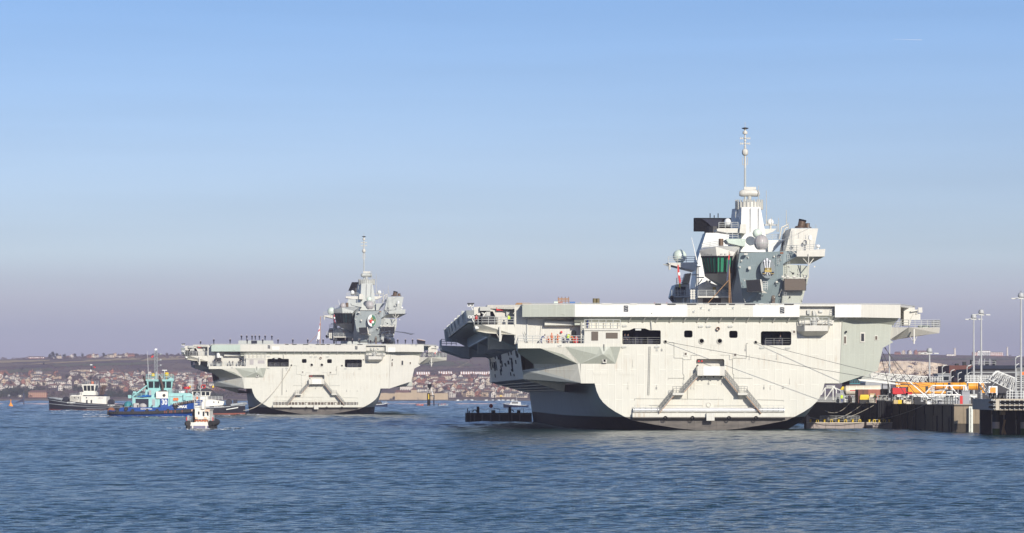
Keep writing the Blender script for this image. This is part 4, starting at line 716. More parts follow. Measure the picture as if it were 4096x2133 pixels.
    mb = MB(); mb.lathe([(r*.72,c[2]-.5),(r*.98,c[2]),(r*.98,up_),(r*.75,up_)],(c[0],c[1],0),24); P(mb,'mast_ring','ship_light' if v1 else 'ship_side')
    for i in range(24):
        t = 2*math.pi*i/24; mb = MB(); mb.tube((c[0]+r*math.cos(t),c[1]+r*math.sin(t),c[2]-.3),(c[0]+r*math.cos(t),c[1]+r*math.sin(t),up_+.5),.13,5); P(mb,'ring_stanchion','pipe_grey')
    # artisan-type radar: a long lens on a pedestal
    c = z4(711,522,Ym+2); L_ = (z4(783,520,Ym+2)[0]-z4(638,520,Ym+2)[0])/2; rot = 0 if v1 else math.radians(28)
    mb = MB(); secs = []
    for i in range(13):
        t = -1+2*i/12; w = L_*t; rr = .75*(1-.25*abs(t)**4)*(.75 if abs(t)==1 else 1); yy = .8*(1-.2*abs(t)**3)*(.5 if abs(t)==1 else 1)
        secs.append([(c[0]+w*math.cos(rot)-yy*math.cos(a_)*math.sin(rot), c[1]+w*math.sin(rot)+yy*math.cos(a_)*math.cos(rot), c[2]+rr*math.sin(a_)-.15*t*t) for a_ in [2*math.pi*k/14 for k in range(14)]])
    mb.loft(secs,closed=True); ra_ = P(mb,'search_radar','ship_light' if v1 else 'ship_side',smooth=True)
    p = z4(714,489,Ym+2); MB().box((p[0]-1.2,p[1]-.3,p[2]-.26),(p[0]+1.2,p[1]+.3,p[2]+.26)).build('identification_array','ship_light',ra_)
    MB().lathe([(1.1,0),(.8,.3),(.4,.6),(.4,1.5)],(c[0],c[1],up_-.1),12).build('radar_pedestal','pipe_grey',ra_)
    # pole mast
    Yp = 97; x0 = z4(680,400,Yp)[0]; zz = lambda y: z4(680,y,Yp)[2]
    mb = MB(); mb.tube((x0,Yp,zz(585)),(x0,Yp,zz(335)),0.24,8,.2); pm = P(mb,'pole_mast','ship_side')
    q = lambda pr,m,n=12: MB().lathe([(a_,zz(b2)) for a_,b2 in pr],(x0,Yp,0),n).build('mast_antenna',m,pm,smooth=True)
    q([(.2,345),(.2,250),(.24,245)],'ship_light'); q([(.2,258),(.5,250),(.62,240),(.62,222),(.5,212),(.2,206)],'ship_light',8); q([(.15,212),(.15,100)],'ship_light')
    for y,w in ((200,.25),(190,.25),(170,.28),(150,.28),(130,.33)): q([(w,y+3),(w,y-3)],'ship_light',8)
    for y,w in ((132,.95),(170,.92)):
        mb = MB(); mb.tube((x0-w,Yp,zz(y)),(x0+w,Yp,zz(y)),.09,5)
        for s_ in (-1,-.6,.6,1): mb.tube((x0+w*s_,Yp,zz(y+8)),(x0+w*s_,Yp,zz(y-9)),.09,5)
        mb.build('mast_yard','ship_light',pm)
    q([(.45,102),(.5,95),(.45,82),(.2,80)],'ship_light'); q([(.18,82),(.2,68),(.3,64)],'ship_light'); q([(.2,68),(.68,62),(.68,58),(.2,54)],'black',16); q([(.06,56),(.04,15)],'pipe_grey',5)
    mb = MB()
    for s_ in (-.5,.5): mb.tube((x0+s_,Yp,zz(320)),(x0+s_,Yp,zz(265)),.06,4)
    mb.tube((x0-.5,Yp,zz(320)),(x0+.5,Yp,zz(318)),.06,4); mb.build('mast_yard','ship_light',pm)
    # whips
    for x,y0,y1_ in ((833,745,505),(976,745,645),(778,610,470),(870,760,697),(920,800,700),(803,790,700),(988,770,730),(909,800,740)):
        mb = MB(); mb.tube(z4(x,y0,Ym+1),z4(x-1,y1_,Ym+1),.12,5,.05); P(mb,'whip_antenna','pipe_grey')
    # radomes
    def radome(x,y,px_r,yy,m,name='radome',k=1.0,ph=0):
        c = z4(x,y,yy); r = abs(z4(x+px_r,y,yy)[0]-c[0]); mb = MB(); n = 24
        mb.sphere(c,r,n,12,a0=-58,sz=k); mb.lathe([(r*.55,-r*.95),(r*.53,-r*.8)],c,n); o = P(mb,name,m,smooth=True); return o,c,r
    radome(767,812,34,Ym-5,'radome_mint'); o,c,r = radome(795,878,52,Ym-12,'radome_grey',k=1.08)
    for i in range(6):
        t = math.pi*i/6+.2; mb = MB(); mb.path([(c[0]+r*1.005*math.cos(t)*math.cos(a_), c[1]+r*1.005*math.sin(t)*math.cos(a_), c[2]+r*1.085*math.sin(a_)) for a_ in [math.radians(d) for d in range(-50,231,20)]],.05,4); mb.build('radome_seam','ship_side',o)
    MB().lathe([(r*1.01,-.1),(r*1.01,.05)],(c[0],c[1],c[2]-.1),24).build('radome_band','ship_side',o)
    radome(555,730,24,Ym-2,'white_paint','satcom_dome',1.1); radome(861,733,24,Ym+3,'white_paint','satcom_dome',1.1)
    # bracket platforms on the mast
    def shelf(pts,yy,d,name='mast_platform',m='ship_light'):
        mb = MB(); plate(mb,[z4(x,y,yy) for x,y in pts],d); return P(mb,name,m)
    shelf([(478,780),(490,775),(630,775),(640,808),(555,808),(480,795)],Ym-4,6); shelf([(545,858),(555,850),(682,850),(680,905),(640,900),(560,880)],Ym-6,6,m='ship_mint' if v1 else 'ship_side'); shelf([(648,745),(692,745),(690,812),(640,808)],Ym-5,4)
    shelf([(800,780),(905,778),(880,800),(840,815),(800,815)],Ym+1,4)
    for a_,b2,yy in (((492,773),(630,773),Ym-3.9),((550,848),(630,848),Ym-5.9),((830,858),(960,858),Ym-3)):
        mb = MB(); mb.rail([z4(*a_,yy),z4(*b2,yy)],1.1,1.4,3,.05); P(mb,'mast_railing','rail')
    mb = MB(); mb.rail([z4(612,700,Ym+2),z4(640,640,Ym+4)],1.1,1.2,3,.05); P(mb,'mast_railing','rail')
    mb = MB(); mb.tube(z4(800,752,Ym+2),z4(922,752,Ym+2),.12,5); mb.tube(z4(862,800,Ym+2),z4(862,757,Ym+2),.2,6); P(mb,'antenna_yard','ship_light')
    mb = MB(); mb.path([z4(925,855,Ym-4),z4(940,770,Ym-4),z4(985,748,Ym-4)],0.16,6); mb.path([z4(945,855,Ym-3),z4(965,775,Ym-3),z4(990,770,Ym-3)],.14,6); P(mb,'davit','ship_light')
    # small exhaust on the control tower roof
    c = za(798,520,Yc+7); mb = MB(); mb.lathe([(.48,-.2),(.48,1.15),(.42,1.15),(.42,.8)],(c[0],c[1],c[2]),14); P(mb,'roof_exhaust','funnel')
    mb = MB(); mb.rail([za(550,575,Yc+5),za(760,540,Yc+4)],1.0,1.5,3,.05); P(mb,'roof_railing','rail')
    if not v1: radome(472,885,38,Ym-12,'radome_grey')
    # ---- forward island: white tower, long-range radar, port platform with radome, bridge wing
    Yw = 133
    f0,f1,f2,f3 = z4(400,808,Yw), z4(560,808,Yw), z4(600,1310,Yw-4), z4(345,1000,Yw-4)
    mb = MB(); mb.loft([[deckz(z4(300,1310,Yw-4)),deckz(z4(640,1310,Yw-4)),deckz(z4(640,1310,Yw+20)),deckz(z4(250,1310,Yw+20))],[z4(345,985,Yw-2),z4(620,985,Yw-2),z4(620,985,Yw+16),z4(318,985,Yw+16)],[f0,z4(640,808,Yw),z4(640,808,Yw+9),z4(378,815,Yw+10)]],closed=True); P(mb,'forward_island',wt)
    mb = MB(); mb.add([f0+Vector((-.02,-.02,0)), z4(345,985,Yw-2.02), z4(318,985,Yw+15), z4(378,815,Yw+9)],[(0,1,2,3)]); P(mb,'forward_island_side','ship_blue',recalc=False)
    Yr = 135; fr = [z4(318,700,Yr),z4(592,702,Yr),z4(592,798,Yr),z4(318,795,Yr)]
    if v1: q4 = fr
    else: q4 = [R2.S(1250+x/2.682,900+y/2.682,Yr) for x,y in ((422,615),(560,612),(545,708),(385,705))]
    mb = MB(); plate(mb,q4,2.2); ra_ = P(mb,'long_range_radar','matt_black'); c = sum(q4,Vector())/4
    mb = MB(); mb.add([p.lerp(c,.05)+Vector((0,-.04,0)) for p in q4],[(0,1,2,3)]); mb.build('radar_face','matt_black',ra_,recalc=False)
    if v1:
        mb = MB(); mb.add([z4(x,y,Yr-.5) for x,y in ((370,706),(520,712),(500,748),(470,768),(440,764),(410,735))],[(0,1,2,3,4,5)]); mb.build('radar_feed','navy',ra_,recalc=False)
    mb = MB(); p = sum(q4[2:],Vector())/2; mb.tube((p[0],Yr+1,p[2]-1.6),(p[0],Yr+1,p[2]+1),1.9,14); mb.build('radar_turntable','black',ra_)
    for x in (430,459,487): mb = MB(); mb.tube(z4(x,700,Yr+1),z4(x,668 if x!=459 else 682,Yr+1),.1,4); mb.build('radar_spike','black',ra_)
    mb = MB(); plate(mb,[z4(128,1022,121),z4(340,1018,121),z4(320,1080,121),z4(142,1035,121)],8); P(mb,'forward_platform','ship_light'); mb = MB(); mb.rail([z4(130,1021,121.1),z4(325,1018,121.1)],1.2,1.7,3,.05); P(mb,'platform_railing','rail')
    mb = MB(); mb.add([z4(142,1036,120.98),z4(320,1081,120.98),z4(320,1081,129),z4(142,1036,129)],[(0,1,2,3)]); P(mb,'platform_underside','ship_side',recalc=False)
    radome(212,975,49,125,'radome_mint',k=.98); MB().tube(z4(140,1035,120.5),z4(140,1072,120.5),.25,6).build('platform_lamp','ship_light',root)
    mb = MB(); mb.tube(z4(95,1033,121),z4(130,1040,121),.12,5); P(mb,'platform_boom','pipe_grey')
    mb = MB(); mb.tube(z4(340,1030,124),z4(297,840,124),.16,5,.06); P(mb,'whip_antenna','white_paint')
    # bridge wing cabin with dark windows
    mb = MB(); plate(mb,[za(205,1040,126),za(385,1025,126),za(395,1290,126),za(235,1290,126),za(160,1200,126),za(190,1080,126)],10); P(mb,'bridge_wing','ship_side')
    for q in ((205,1075,262,1185),(275,1070,335,1180)): a_,b2 = za(q[0],q[1],125.9),za(q[2],q[3],125.9); mb = MB(); mb.box((a_[0],125.8,b2[2]),(b2[0],125.97,a_[2])); P(mb,'bridge_window','window_dark')
    mb = MB(); plate(mb,[za(290,1030,125),za(330,900,121),za(410,890,121),za(385,1020,125)],3); P(mb,'bridge_wing_roof','ship_light')
    mb = MB(); a_ = za(150,1192,124.5); b2 = za(400,1188,124.5); mb.box((a_[0],124,a_[2]-.3),(b2[0],126,a_[2])); P(mb,'wing_gallery','ship_side'); mb = MB(); mb.rail([(a_[0],124.05,a_[2]),(b2[0],124.05,a_[2])],1.2,1.3,4,.05); mb.rail([za(215,1035,125.5),za(300,1035,125.5)],1.2,1.3,3,.05); P(mb,'gallery_railing','rail')
    c = za(155,1210,124); mb = MB(); mb.sphere(c,.4,8,6); mb.cbox((c[0]+.15,c[1],c[2]-.5),(.5,.4,.5)); P(mb,'wing_lamp','black')
    mb = MB()
    for x in (305,360): mb.tube(deckz(za(x,1290,124.5)),za(x,1195,124.5),.18,5)
    P(mb,'gallery_post','ship_side')
# ------------------------------------------------------------------ build both
VARIANT = 1
ship1 = thing('aircraft_carrier', 'grey aircraft carrier moored at the quay, three white feathers badge on its island', 'aircraft carrier', R1.o, R1.a)
carrier_common(ship1); carrier_island(ship1)
VARIANT = 2
ship_paint('ship_blue2', (.34,.38,.38))
ship2 = thing('aircraft_carrier', 'grey aircraft carrier under way among tugs, green and white oval badge, sailors lining its deck', 'aircraft carrier', R2.o, R2.a)
carrier_common(ship2); carrier_island(ship2)
# differences: a silver pipe lies on the ledge of the moored ship; the other has stanchions before a flat strip painted dark for the slot's shade
a = z2(297,1097,-.45); b_ = z2(1650,1097,-.45); mb = MB(); mb.tube(a,b_,.42,16); mb.build('ledge_pipe','silver',ship1,smooth=True)
a = z2(297,1078,-.03); b_ = z2(1650,1121,-.03); mb = MB(); mb.box((a[0],-.06,b_[2]),(b_[0],-.03,a[2])); mb.build('ledge_slot_shade','screen_brown',ship2)
for k in range(26): t = a[0]+(b_[0]-a[0])*(k+.5)/26; MB().box((t-.09,-.85,b_[2]),(t+.09,-.7,a[2]+.1)).build('ledge_stanchion','ship_light',ship2)
# patches of fresh white paint on the second ship's fascia
for q in ((l2(1217,405,-1.6),l2(1305,450,-1.6)),(l3(1047,418,-1.6),l3(1138,472,-1.6))):
    MB().box((q[0][0],-1.62,q[1][2]),(q[1][0],-1.56,q[0][2])).build('fascia_panel','ship_white',ship2)
# ================================================================== far shore
PROF = [(3250,-2),(3330,-.3),(3420,.5),(3560,1.2),(3650,3.2),(3800,7.5),(4000,14.5),(4250,24),(4500,33.5),(4750,42),(5000,50.5),(5250,58.5),(5500,66),(5700,67),(6200,50),(7500,20)]
CREST = [(-2500,1440),(0,1437),(700,1424),(1300,1412),(1760,1403),(2100,1400),(2700,1405),(3450,1416),(4096,1425),(6500,1440)]
def lerp_tab(t, x):
    for (a, u), (b_, w) in zip(t, t[1:]):
        if x <= b_: return u+(w-u)*max(0, (x-a))/(b_-a)
    return t[-1][1]
def hz(x, D):
    px = CX+x/D*F; k = (6.09+(1580-lerp_tab(CREST, px))*5500/F)/66
    n = noise.noise((x*.0022, D*.0022, 1.3))*5+noise.noise((x*.008, D*.008, 4.1))*1.6
    t = min(1, max(0, (D-3700)/900))
    return lerp_tab(PROF, D)*(1+(k-1)*t)+n*t*(1 if D < 5300 else .35)
def hill(px, py):                                # the point of the hillside seen at a pixel
    D = 3420.
    while D < 5500:
        x = (px-CX)/F*D; z = hz(x, D)
        if 1580-(z-H)*F/D <= py: break
        D += 12
    return Vector(((px-CX)/F*D, D, hz((px-CX)/F*D, D)))
def build_hill():
    us = [-.6,-.42,-.3]+[-.2+.4*i/130 for i in range(131)]+[.3,.42,.6]; dsx = list(range(3250,5800,22))+[5900,6200,6800,7500]
    v = []; f = []
    for D in dsx:
        for u in us: x = u*D; v.append((x, D, hz(x, D)))
    n = len(us)
    for j in range(len(dsx)-1):
        for i in range(n-1): f.append((j*n+i, j*n+i+1, (j+1)*n+i+1, (j+1)*n+i))
    mb = MB(); mb.add(v, f); o = mb.build('hillside', 'hill', smooth=True, recalc=False); tag(o, kind='structure')
def ground_mat(name, cols, scale=.012, stretch=1.0, rough=.95):
    m, nt, b = newmat(name); N = nt.nodes; L = nt.links; b.inputs['Roughness'].default_value = rough; b.inputs['Specular IOR Level'].default_value = .1
    t = N.new('ShaderNodeTexCoord'); mp = N.new('ShaderNodeMapping'); mp.inputs['Scale'].default_value = (1, stretch, 1); L.new(t.outputs['Object'], mp.inputs[0])
    n = N.new('ShaderNodeTexNoise'); n.inputs['Scale'].default_value = scale; n.inputs['Detail'].default_value = 7; n.inputs['Roughness'].default_value = .65; L.new(mp.outputs[0], n.inputs['Vector'])
    r = N.new('ShaderNodeValToRGB'); L.new(n.outputs['Fac'], r.inputs[0]); e = r.color_ramp.elements
    for i, c in enumerate(cols):
        p = .3+.4*i/(len(cols)-1); q = e[i] if i < 2 else e.new(p)
        q.position = p; q.color = (*c, 1)
    L.new(r.outputs[0], b.inputs['Base Color'])
ground_mat('hill', [(.045,.034,.042),(.095,.066,.066),(.17,.125,.09),(.08,.074,.055)], .016, .45)  # winter browns, pushed towards purple to carry some of the haze
ground_mat('field', [(.30,.23,.12),(.37,.28,.15),(.32,.25,.15)], .02, .4); ground_mat('green_field', [(.095,.10,.055),(.12,.115,.06)], .02, .4)
ground_mat('mud', [(.035,.034,.033),(.06,.055,.05)], .03, 3); ground_mat('shingle', [(.20,.165,.12),(.27,.22,.16)], .05, 3)
ground_mat('chalk', [(.30,.22,.15),(.54,.44,.32),(.64,.53,.39),(.58,.48,.35)], .05, 1)
build_hill()
def drape(name, poly, mname, lift=.6, nx=24, ny=4):  # a sheet on the hillside from four corner pixels (left-top, right-top, right-bottom, left-bottom)
    v = []; f = []
    for j in range(ny+1):
        for i in range(nx+1):
            s, t = i/nx, j/ny; a = [poly[0][k]*(1-s)+poly[1][k]*s for k in (0,1)]; b_ = [poly[3][k]*(1-s)+poly[2][k]*s for k in (0,1)]
            jit = 2.2*noise.noise((s*9, t*3, poly[0][0]*.1)) if j in (0, ny) else 0
            p = hill(a[0]*(1-t)+b_[0]*t, a[1]*(1-t)+b_[1]*t+jit); v.append((p[0], p[1], p[2]+lift))
    n = nx+1
    for j in range(ny):
        for i in range(nx): f.append((j*n+i, (j+1)*n+i, (j+1)*n+i+1, j*n+i+1))
    o = MB().add(v, f).build(name, mname, recalc=False, smooth=True); return tag(o, kind='structure')
drape('field', [(-60,1446),(200,1441),(196,1446),(-60,1457)], 'field'); drape('field', [(150,1456),(600,1428),(560,1440),(60,1463)], 'field')
drape('field', [(600,1430),(880,1422),(880,1436),(560,1446)], 'field'); drape('pasture', [(-60,1484),(200,1473),(210,1484),(-60,1503)], 'green_field'); drape('field', [(200,1461),(640,1449),(600,1460),(220,1470)], 'green_field')
drape('field', [(1640,1440),(1860,1450),(1900,1466),(1640,1464)], 'green_field'); drape('track', [(1825,1474),(1880,1446),(1886,1446),(1834,1474)], 'field', nx=6)
drape('field', [(3330,1432),(4120,1436),(4120,1442),(3330,1438)], 'green_field')
# chalk pits: steep scarps cut into the slope
def scarp(name, px0, px1, yt, yb, seed, k=1.0):
    n, m_ = 70, 9; v = []; f = []; base = hill((px0+px1)/2, yb)
    for i in range(n+1):
        px = px0+(px1-px0)*i/n; e_ = math.sin(math.pi*i/n)**.35
        bt = yt+(yb-yt)*(1-e_)*.9+1.5*noise.noise((i*.35, seed, 0)); D0 = base[1]
        for j in range(m_+1):
            t = j/m_; y = bt+(yb-bt)*t; D = D0+14*(1-t)*k+5*noise.noise((i*.3, j*.7, seed))-2
            v.append(((px-CX)/F*D, D, H+(YH-y)/F*D))
    for i in range(n):
        for j in range(m_): a = i*(m_+1)+j; f.append((a, a+1, a+m_+2, a+m_+1))
    o = MB().add(v, f).build(name, 'chalk', recalc=False); tag(o, kind='structure'); return base
CH = scarp('chalk_cliff', 3380, 3840, 1444, 1503, 2.0); scarp('chalk_pit', 275, 390, 1479, 1492, 5.0, .5)
# beach and mudflat strips
MB().add([(-900,3282,.02),(200,3282,.02),(200,3420,.6),(-900,3420,.6)],[(0,1,2,3)]).build('mudflat','mud',recalc=False)['kind'] = 'structure'
MB().add([(-900,3420,.62),(300,3420,.62),(300,3560,1.4),(-900,3560,1.4)],[(0,1,2,3)]).build('beach','shingle',recalc=False)['kind'] = 'structure'
# ------------------------------------------------------------------ scrub and woods (one mass) and single trees
mat('twig', (.085,.056,.056), .95, var=.35, scale=.05, spec=.1); mat('scrub', (.062,.05,.034), .95, var=.4, scale=.05, spec=.1); mat('evergreen', (.022,.030,.017), .95, var=.35, scale=.1, spec=.1); mat('bark', (.06,.045,.035), .95)
def leafquads(mb, c, rx, ry, rz, n, s, rnd, mi=0):
    for _ in range(n):
        while True:
            p = Vector((rnd.uniform(-1,1), rnd.uniform(-1,1), rnd.uniform(-1,1)))
            if p.length < 1: break
        q = Vector((c[0]+p[0]*rx, c[1]+p[1]*ry, c[2]+p[2]*rz)); u = Vector((rnd.gauss(0,1), rnd.gauss(0,1), rnd.gauss(0,1))).normalized(); w = u.orthogonal().normalized(); a = s*rnd.uniform(.6,1.4)
        mb.add([q-u*a, q+w*a*.8, q+u*a, q-w*a*.8], [(0,1,2,3)], mi)
rnd = random.Random(11); mb = MB()
def scrub(zone, n, r0, r1, mi=0, dens=26):
    for _ in range(n):
        px = rnd.uniform(zone[0], zone[1]); py = rnd.uniform(zone[2], zone[3]); p = hill(px, py); r = rnd.uniform(r0, r1)
        leafquads(mb, (p[0], p[1], p[2]+r*.45), r*1.6, r, r*.62, dens, r*.24, rnd, mi)
for zn, n, a, b_ in (((-40,900,1468,1500),150,1,2.6),((-40,1000,1500,1588),420,1.6,4.2),((1600,2150,1500,1590),260,1.6,4.2),((1620,2150,1420,1500),150,1,2.6),((3330,4120,1424,1446),130,1,2.4),((3330,4120,1495,1515),70,2,4)): scrub(zn, n, a, b_, 0)
for zn, n, a, b_ in (((-40,900,1455,1500),80,.8,2.2),((-40,1000,1520,1592),200,1.6,4),((1600,2150,1450,1510),70,.8,2),((1600,2150,1540,1592),110,1.5,4)): scrub(zn, n, a, b_, 1)
for zn, n, a, b_ in (((150,900,1427,1437),170,1.5,3.6),((-40,900,1432,1438),70,1.5,3.2),((500,900,1414,1424),60,1.5,3.5),((150,620,1464,1470),60,1,1.8),((1620,1900,1400,1408),20,1,2)): scrub(zn, n, a, b_, 0)
for zn, n in (((0,160,1558,1592),60),((420,560,1575,1594),40),((560,900,1580,1594),40)): scrub(zn, n, 2.5, 5, 2)
for zn, n in (((3380,3830,1452,1500),26),((3380,3560,1480,1503),26)):
    for _ in range(n):
        px = rnd.uniform(zn[0], zn[1]); py = rnd.uniform(zn[2], zn[3]); p = W(px, py, CH[1]-2); r = rnd.uniform(1.2, 3.6); leafquads(mb, p, r*1.5, 1.5, r*.7, 30, r*.25, rnd, 0)
o = mb.build('scrub_and_woods', ['twig','scrub','evergreen'], recalc=False); tag(o, 'brown winter scrub and woodland covering the far hillside', 'scrub', kind='stuff')
def tree_meshes(kind, seed):
    r = random.Random(seed); t = MB(); t.tube((0,0,-.5),(0,0,4.5),.38,6,.22); c = MB(); hgt = 9 if kind != 'evergreen' else 11
    for k in range(6): a = r.uniform(0,6.28); t.tube((0,0,2.5+.4*k),(math.cos(a)*2.4,math.sin(a)*2.4,4.6+.6*k),.16,4,.06)
    for k in range(11):
        a = r.uniform(0,6.28); q = r.uniform(.3,3.0)*(1 if kind != 'evergreen' else .8); zc = r.uniform(1.8,hgt-2.5); leafquads(c, (math.cos(a)*q, math.sin(a)*q, zc), 2.2, 2.2, 1.6, 46 if kind == 'evergreen' else 34, .42, r)
    return t.mesh('trunk','bark'), c.mesh('crown', kind, recalc=False)
TREES = {k: [tree_meshes(k, s) for s in (1,2,3)] for k in ('twig','scrub','evergreen')}
TLAB = {'twig': 'bare purple-brown winter tree', 'scrub': 'dull olive-brown bushy tree', 'evergreen': 'dark evergreen tree'}
def place_of(p):
    px = CX+p[0]/p[1]*F
    if p[1] > 5150: return 'on the open ridge' if px < 3000 else 'on the ridge above the chalk cliff'
    return 'on the slope beyond the castle wall' if px > 1400 else 'among the houses beyond the tugs'
def tree(kind, p, sc):
    t, c = rnd.choice(TREES[kind]); o = thing('far_tree', ('tall ' if sc > .75 else 'small ')+TLAB[kind]+' '+place_of(p), 'tree', p, rnd.uniform(0,6.28), ('tall ' if sc > .75 else 'small ')+kind+' trees '+place_of(p)); o.scale = (sc,sc,sc*rnd.uniform(.85,1.2))
    put('trunk', t, parent=o); put('crown', c, parent=o)
for _ in range(40): tree('twig', hill(rnd.uniform(0,900), rnd.uniform(1505,1590)), rnd.uniform(.5,.95))
for _ in range(26): tree('twig', hill(rnd.uniform(1640,2120), rnd.uniform(1520,1588)), rnd.uniform(.5,.9))
for _ in range(22): tree('scrub', hill(rnd.uniform(0,900), rnd.uniform(1480,1588)), rnd.uniform(.5,.8))
for px, py, s in ((200,1436,1.5),(212,1436,1.8),(228,1435,1.4),(258,1434,1.5),(300,1432,1.3),(330,1432,1.2),(415,1428,1.4),(175,1462,.9),(268,1518,1.2),(275,1520,1.0),(300,1570,1.3),(320,1570,1.5),(338,1566,1.6),(65,1590,1.6),(85,1592,1.7),(50,1590,1.4),(20,1510,1.2),(480,1588,1.3),(520,1590,1.4),(1885,1520,.9),(1700,1570,1.0),(1990,1560,1.1)): tree('evergreen', hill(px, py), s*.62)
for px in range(420,720,9): tree('twig', hill(px+rnd.uniform(-5,5), 1424), rnd.uniform(.5,.8))
# ------------------------------------------------------------------ houses
for n, c in (('wall_white',(.58,.53,.46)),('wall_cream',(.52,.44,.34)),('wall_brick',(.30,.13,.085)),('wall_grey',(.36,.33,.30)),('wall_buff',(.50,.38,.26)),('roof_red',(.155,.085,.07)),('roof_brown',(.11,.08,.068)),('roof_grey',(.12,.11,.11)),('flint',(.42,.33,.22)),('flat_roof',(.30,.28,.26))): mat(n, c, .85, var=.18, scale=.3, spec=.2)
def house_mesh(w, d, h, rh, wall, roof, gable, seed):
    mb = MB(); mb.box((-w/2,-d/2,-2),(w/2,d/2,h),0); e_ = .4
    if gable: mb.add([(-w/2-e_,-d/2-e_,h-.1),(-w/2-e_,d/2+e_,h-.1),(w/2+e_,d/2+e_,h-.1),(w/2+e_,-d/2-e_,h-.1),(0,-d/2-e_,h+rh),(0,d/2+e_,h+rh)],[(0,4,5,1),(3,2,5,4),(0,1,2,3)],1); mb.add([(-w/2,-d/2-.01,h),(w/2,-d/2-.01,h),(0,-d/2-.01,h+rh*.92)],[(0,1,2)],0)
    else: mb.add([(-w/2-e_,-d/2-e_,h-.1),(-w/2-e_,d/2+e_,h-.1),(w/2+e_,d/2+e_,h-.1),(w/2+e_,-d/2-e_,h-.1),(-w*.3,0,h+rh),(w*.3,0,h+rh)],[(0,3,5,4),(1,0,4),(2,1,4,5),(3,2,5),(0,1,2,3)],1)
    mb.box((w*.28,.2,h),(w*.28+.8,1,h+rh+.9),2)
    n = max(2, round(w/3)); fl = max(1, round(h/2.8))
    for j in range(fl):
        for i in range(n): x = -w/2+w*(i+.5)/n; z = h*(j+.35)/fl; mb.box((x-.62,-d/2-.05,z),(x+.62,-d/2+.1,z+1.15),3)
    return mb.mesh('house', [wall, roof, 'wall_brick', 'window_dark'])
HV = []
for wn_, rn_, lab in (('wall_white','roof_red','white house with a red roof'),('wall_white','roof_brown','white house with a brown roof'),('wall_cream','roof_red','cream house with a red roof'),('wall_brick','roof_red','red brick house with a red roof'),('wall_buff','roof_brown','buff brick house with a brown roof'),('wall_white','roof_grey','white house with a slate roof'),('wall_cream','roof_grey','cream house with a dark grey roof')):
    HV.append((lab, [house_mesh(w, 7, h, rh, wn_, rn_, g, i) for i, (w, h, rh, g) in enumerate(((7,5.2,2.6,True),(9.5,5.0,2.2,False),(12,2.9,2.3,False),(6,5.6,3.0,True),(15,5.2,2.2,False)))]))
nh = 0
def house(px, py, wv=None):
    global nh
    p = hill(px, py); lab, ms = rnd.choice(HV); i_ = rnd.randrange(5); lab = ('gabled ','hipped ','low wide ','narrow ','long ')[i_]+lab+' '+place_of(p); o = put('house', ms[i_], p, rnd.gauss(0,.35)); o.scale = (.82,.82,.82)
    tag(o, lab, 'house', 'look-alike: '+lab); nh += 1
for row, y in enumerate((1503,1511,1519,1527,1535,1543,1551,1559,1567)):
    x = rnd.uniform(-10,15)
    while x < 900:
        dens = .9 if 380 < x or y > 1508 else .3
        if 150 < x < 300 and 1545 < y: dens = .15
        if x < 330 and y < 1507: dens = .2
        if 240 < x < 330 and y < 1540: dens = .35
        if y > 1560: dens *= .45
        if 300 < x < 420 and y > 1515: dens *= .5
        if rnd.random() < dens: house(x, y+rnd.uniform(-3,3)+ (4 if x > 500 else -2))
        x += rnd.uniform(19,36)
for y in (1521,1529,1537,1546,1555,1564,1574,1583,1589):
    x = 1655+rnd.uniform(-8,8)
    while x < 2110:
        if rnd.random() < (.85 if y < 1580 or x > 1840 else .1): house(x, y+rnd.uniform(-3,3))
        x += rnd.uniform(20,34)
for px, py in ((225,1434),(236,1435),(276,1432),(287,1434),(358,1430),(372,1429),(384,1430),(430,1424),(445,1423),(460,1424),(478,1422),(490,1421),(506,1421),(524,1423)): house(px, py)
for px in (3590,3614,3638,3662,3686,3700): house(px, 1418)
# slab blocks of flats: windows each their own piece
wdark = MB().box((-.45,-.08,0),(.45,.1,1.1)).mesh('window','wall_buff')
wbar = MB().box((-.9,-.08,0),(.9,.1,1.5)).mesh('window','cap_white')
def flats(px, py, L_, H_, fl, nx, label, wall='wall_brick', roof='roof_red', group=None, name='apartment_block', cat='apartment block', rh=2.2):
    p = hill(px, py) if not isinstance(px, Vector) else px
    o = thing(name, label, cat, p, 0, group); MB().box((-L_/2,-4.5,-3),(L_/2,4.5,H_)).build('wall',wall,o)
    if rh: mb = MB(); mb.add([(-L_/2-.5,-5,H_),(L_/2+.5,-5,H_),(L_/2+.5,5,H_),(-L_/2-.5,5,H_),(-L_/2+2,0,H_+rh),(L_/2-2,0,H_+rh)],[(0,1,5,4),(1,2,5),(2,3,4,5),(3,0,4),(3,2,1,0)]); mb.build('roof',roof,o)
    for j in range(fl):
        for i in range(nx): put('window', wbar if name != 'brick_hall' else wdark, (-L_/2+L_*(i+.5)/nx, -4.55, H_*(j+.3)/fl), parent=o)
    return o
for px, L_ in ((1693,17),(1781,18),(1870,18),(1925,16),(1970,17)): flats(px, 1500, L_, 3.6, 2, 6, 'long brick flats with rows of pale windows above the housing estate', group='brick blocks of flats below the hill pasture', rh=1.2)
flats(152, 1590, 19, 5.2, 3, 9, 'large red brick institutional building on the far waterfront', name='brick_hall', cat='building'); flats(28, 1556, 8, 3.2, 1, 2, 'pale windowless hall standing among the far houses', 'wall_white', 'roof_grey', name='pale_hall', cat='building', rh=.5)
flats(145, 1431, 26, 3.0, 1, 9, 'long low brown building on the far ridge', 'wall_brick','roof_brown', name='ridge_building', cat='building', rh=.7); flats(60, 1589, 14, 2.5, 1, 4, 'low pale shed on the far shore', 'wall_white','roof_grey', name='shore_shed', cat='shed', rh=1)
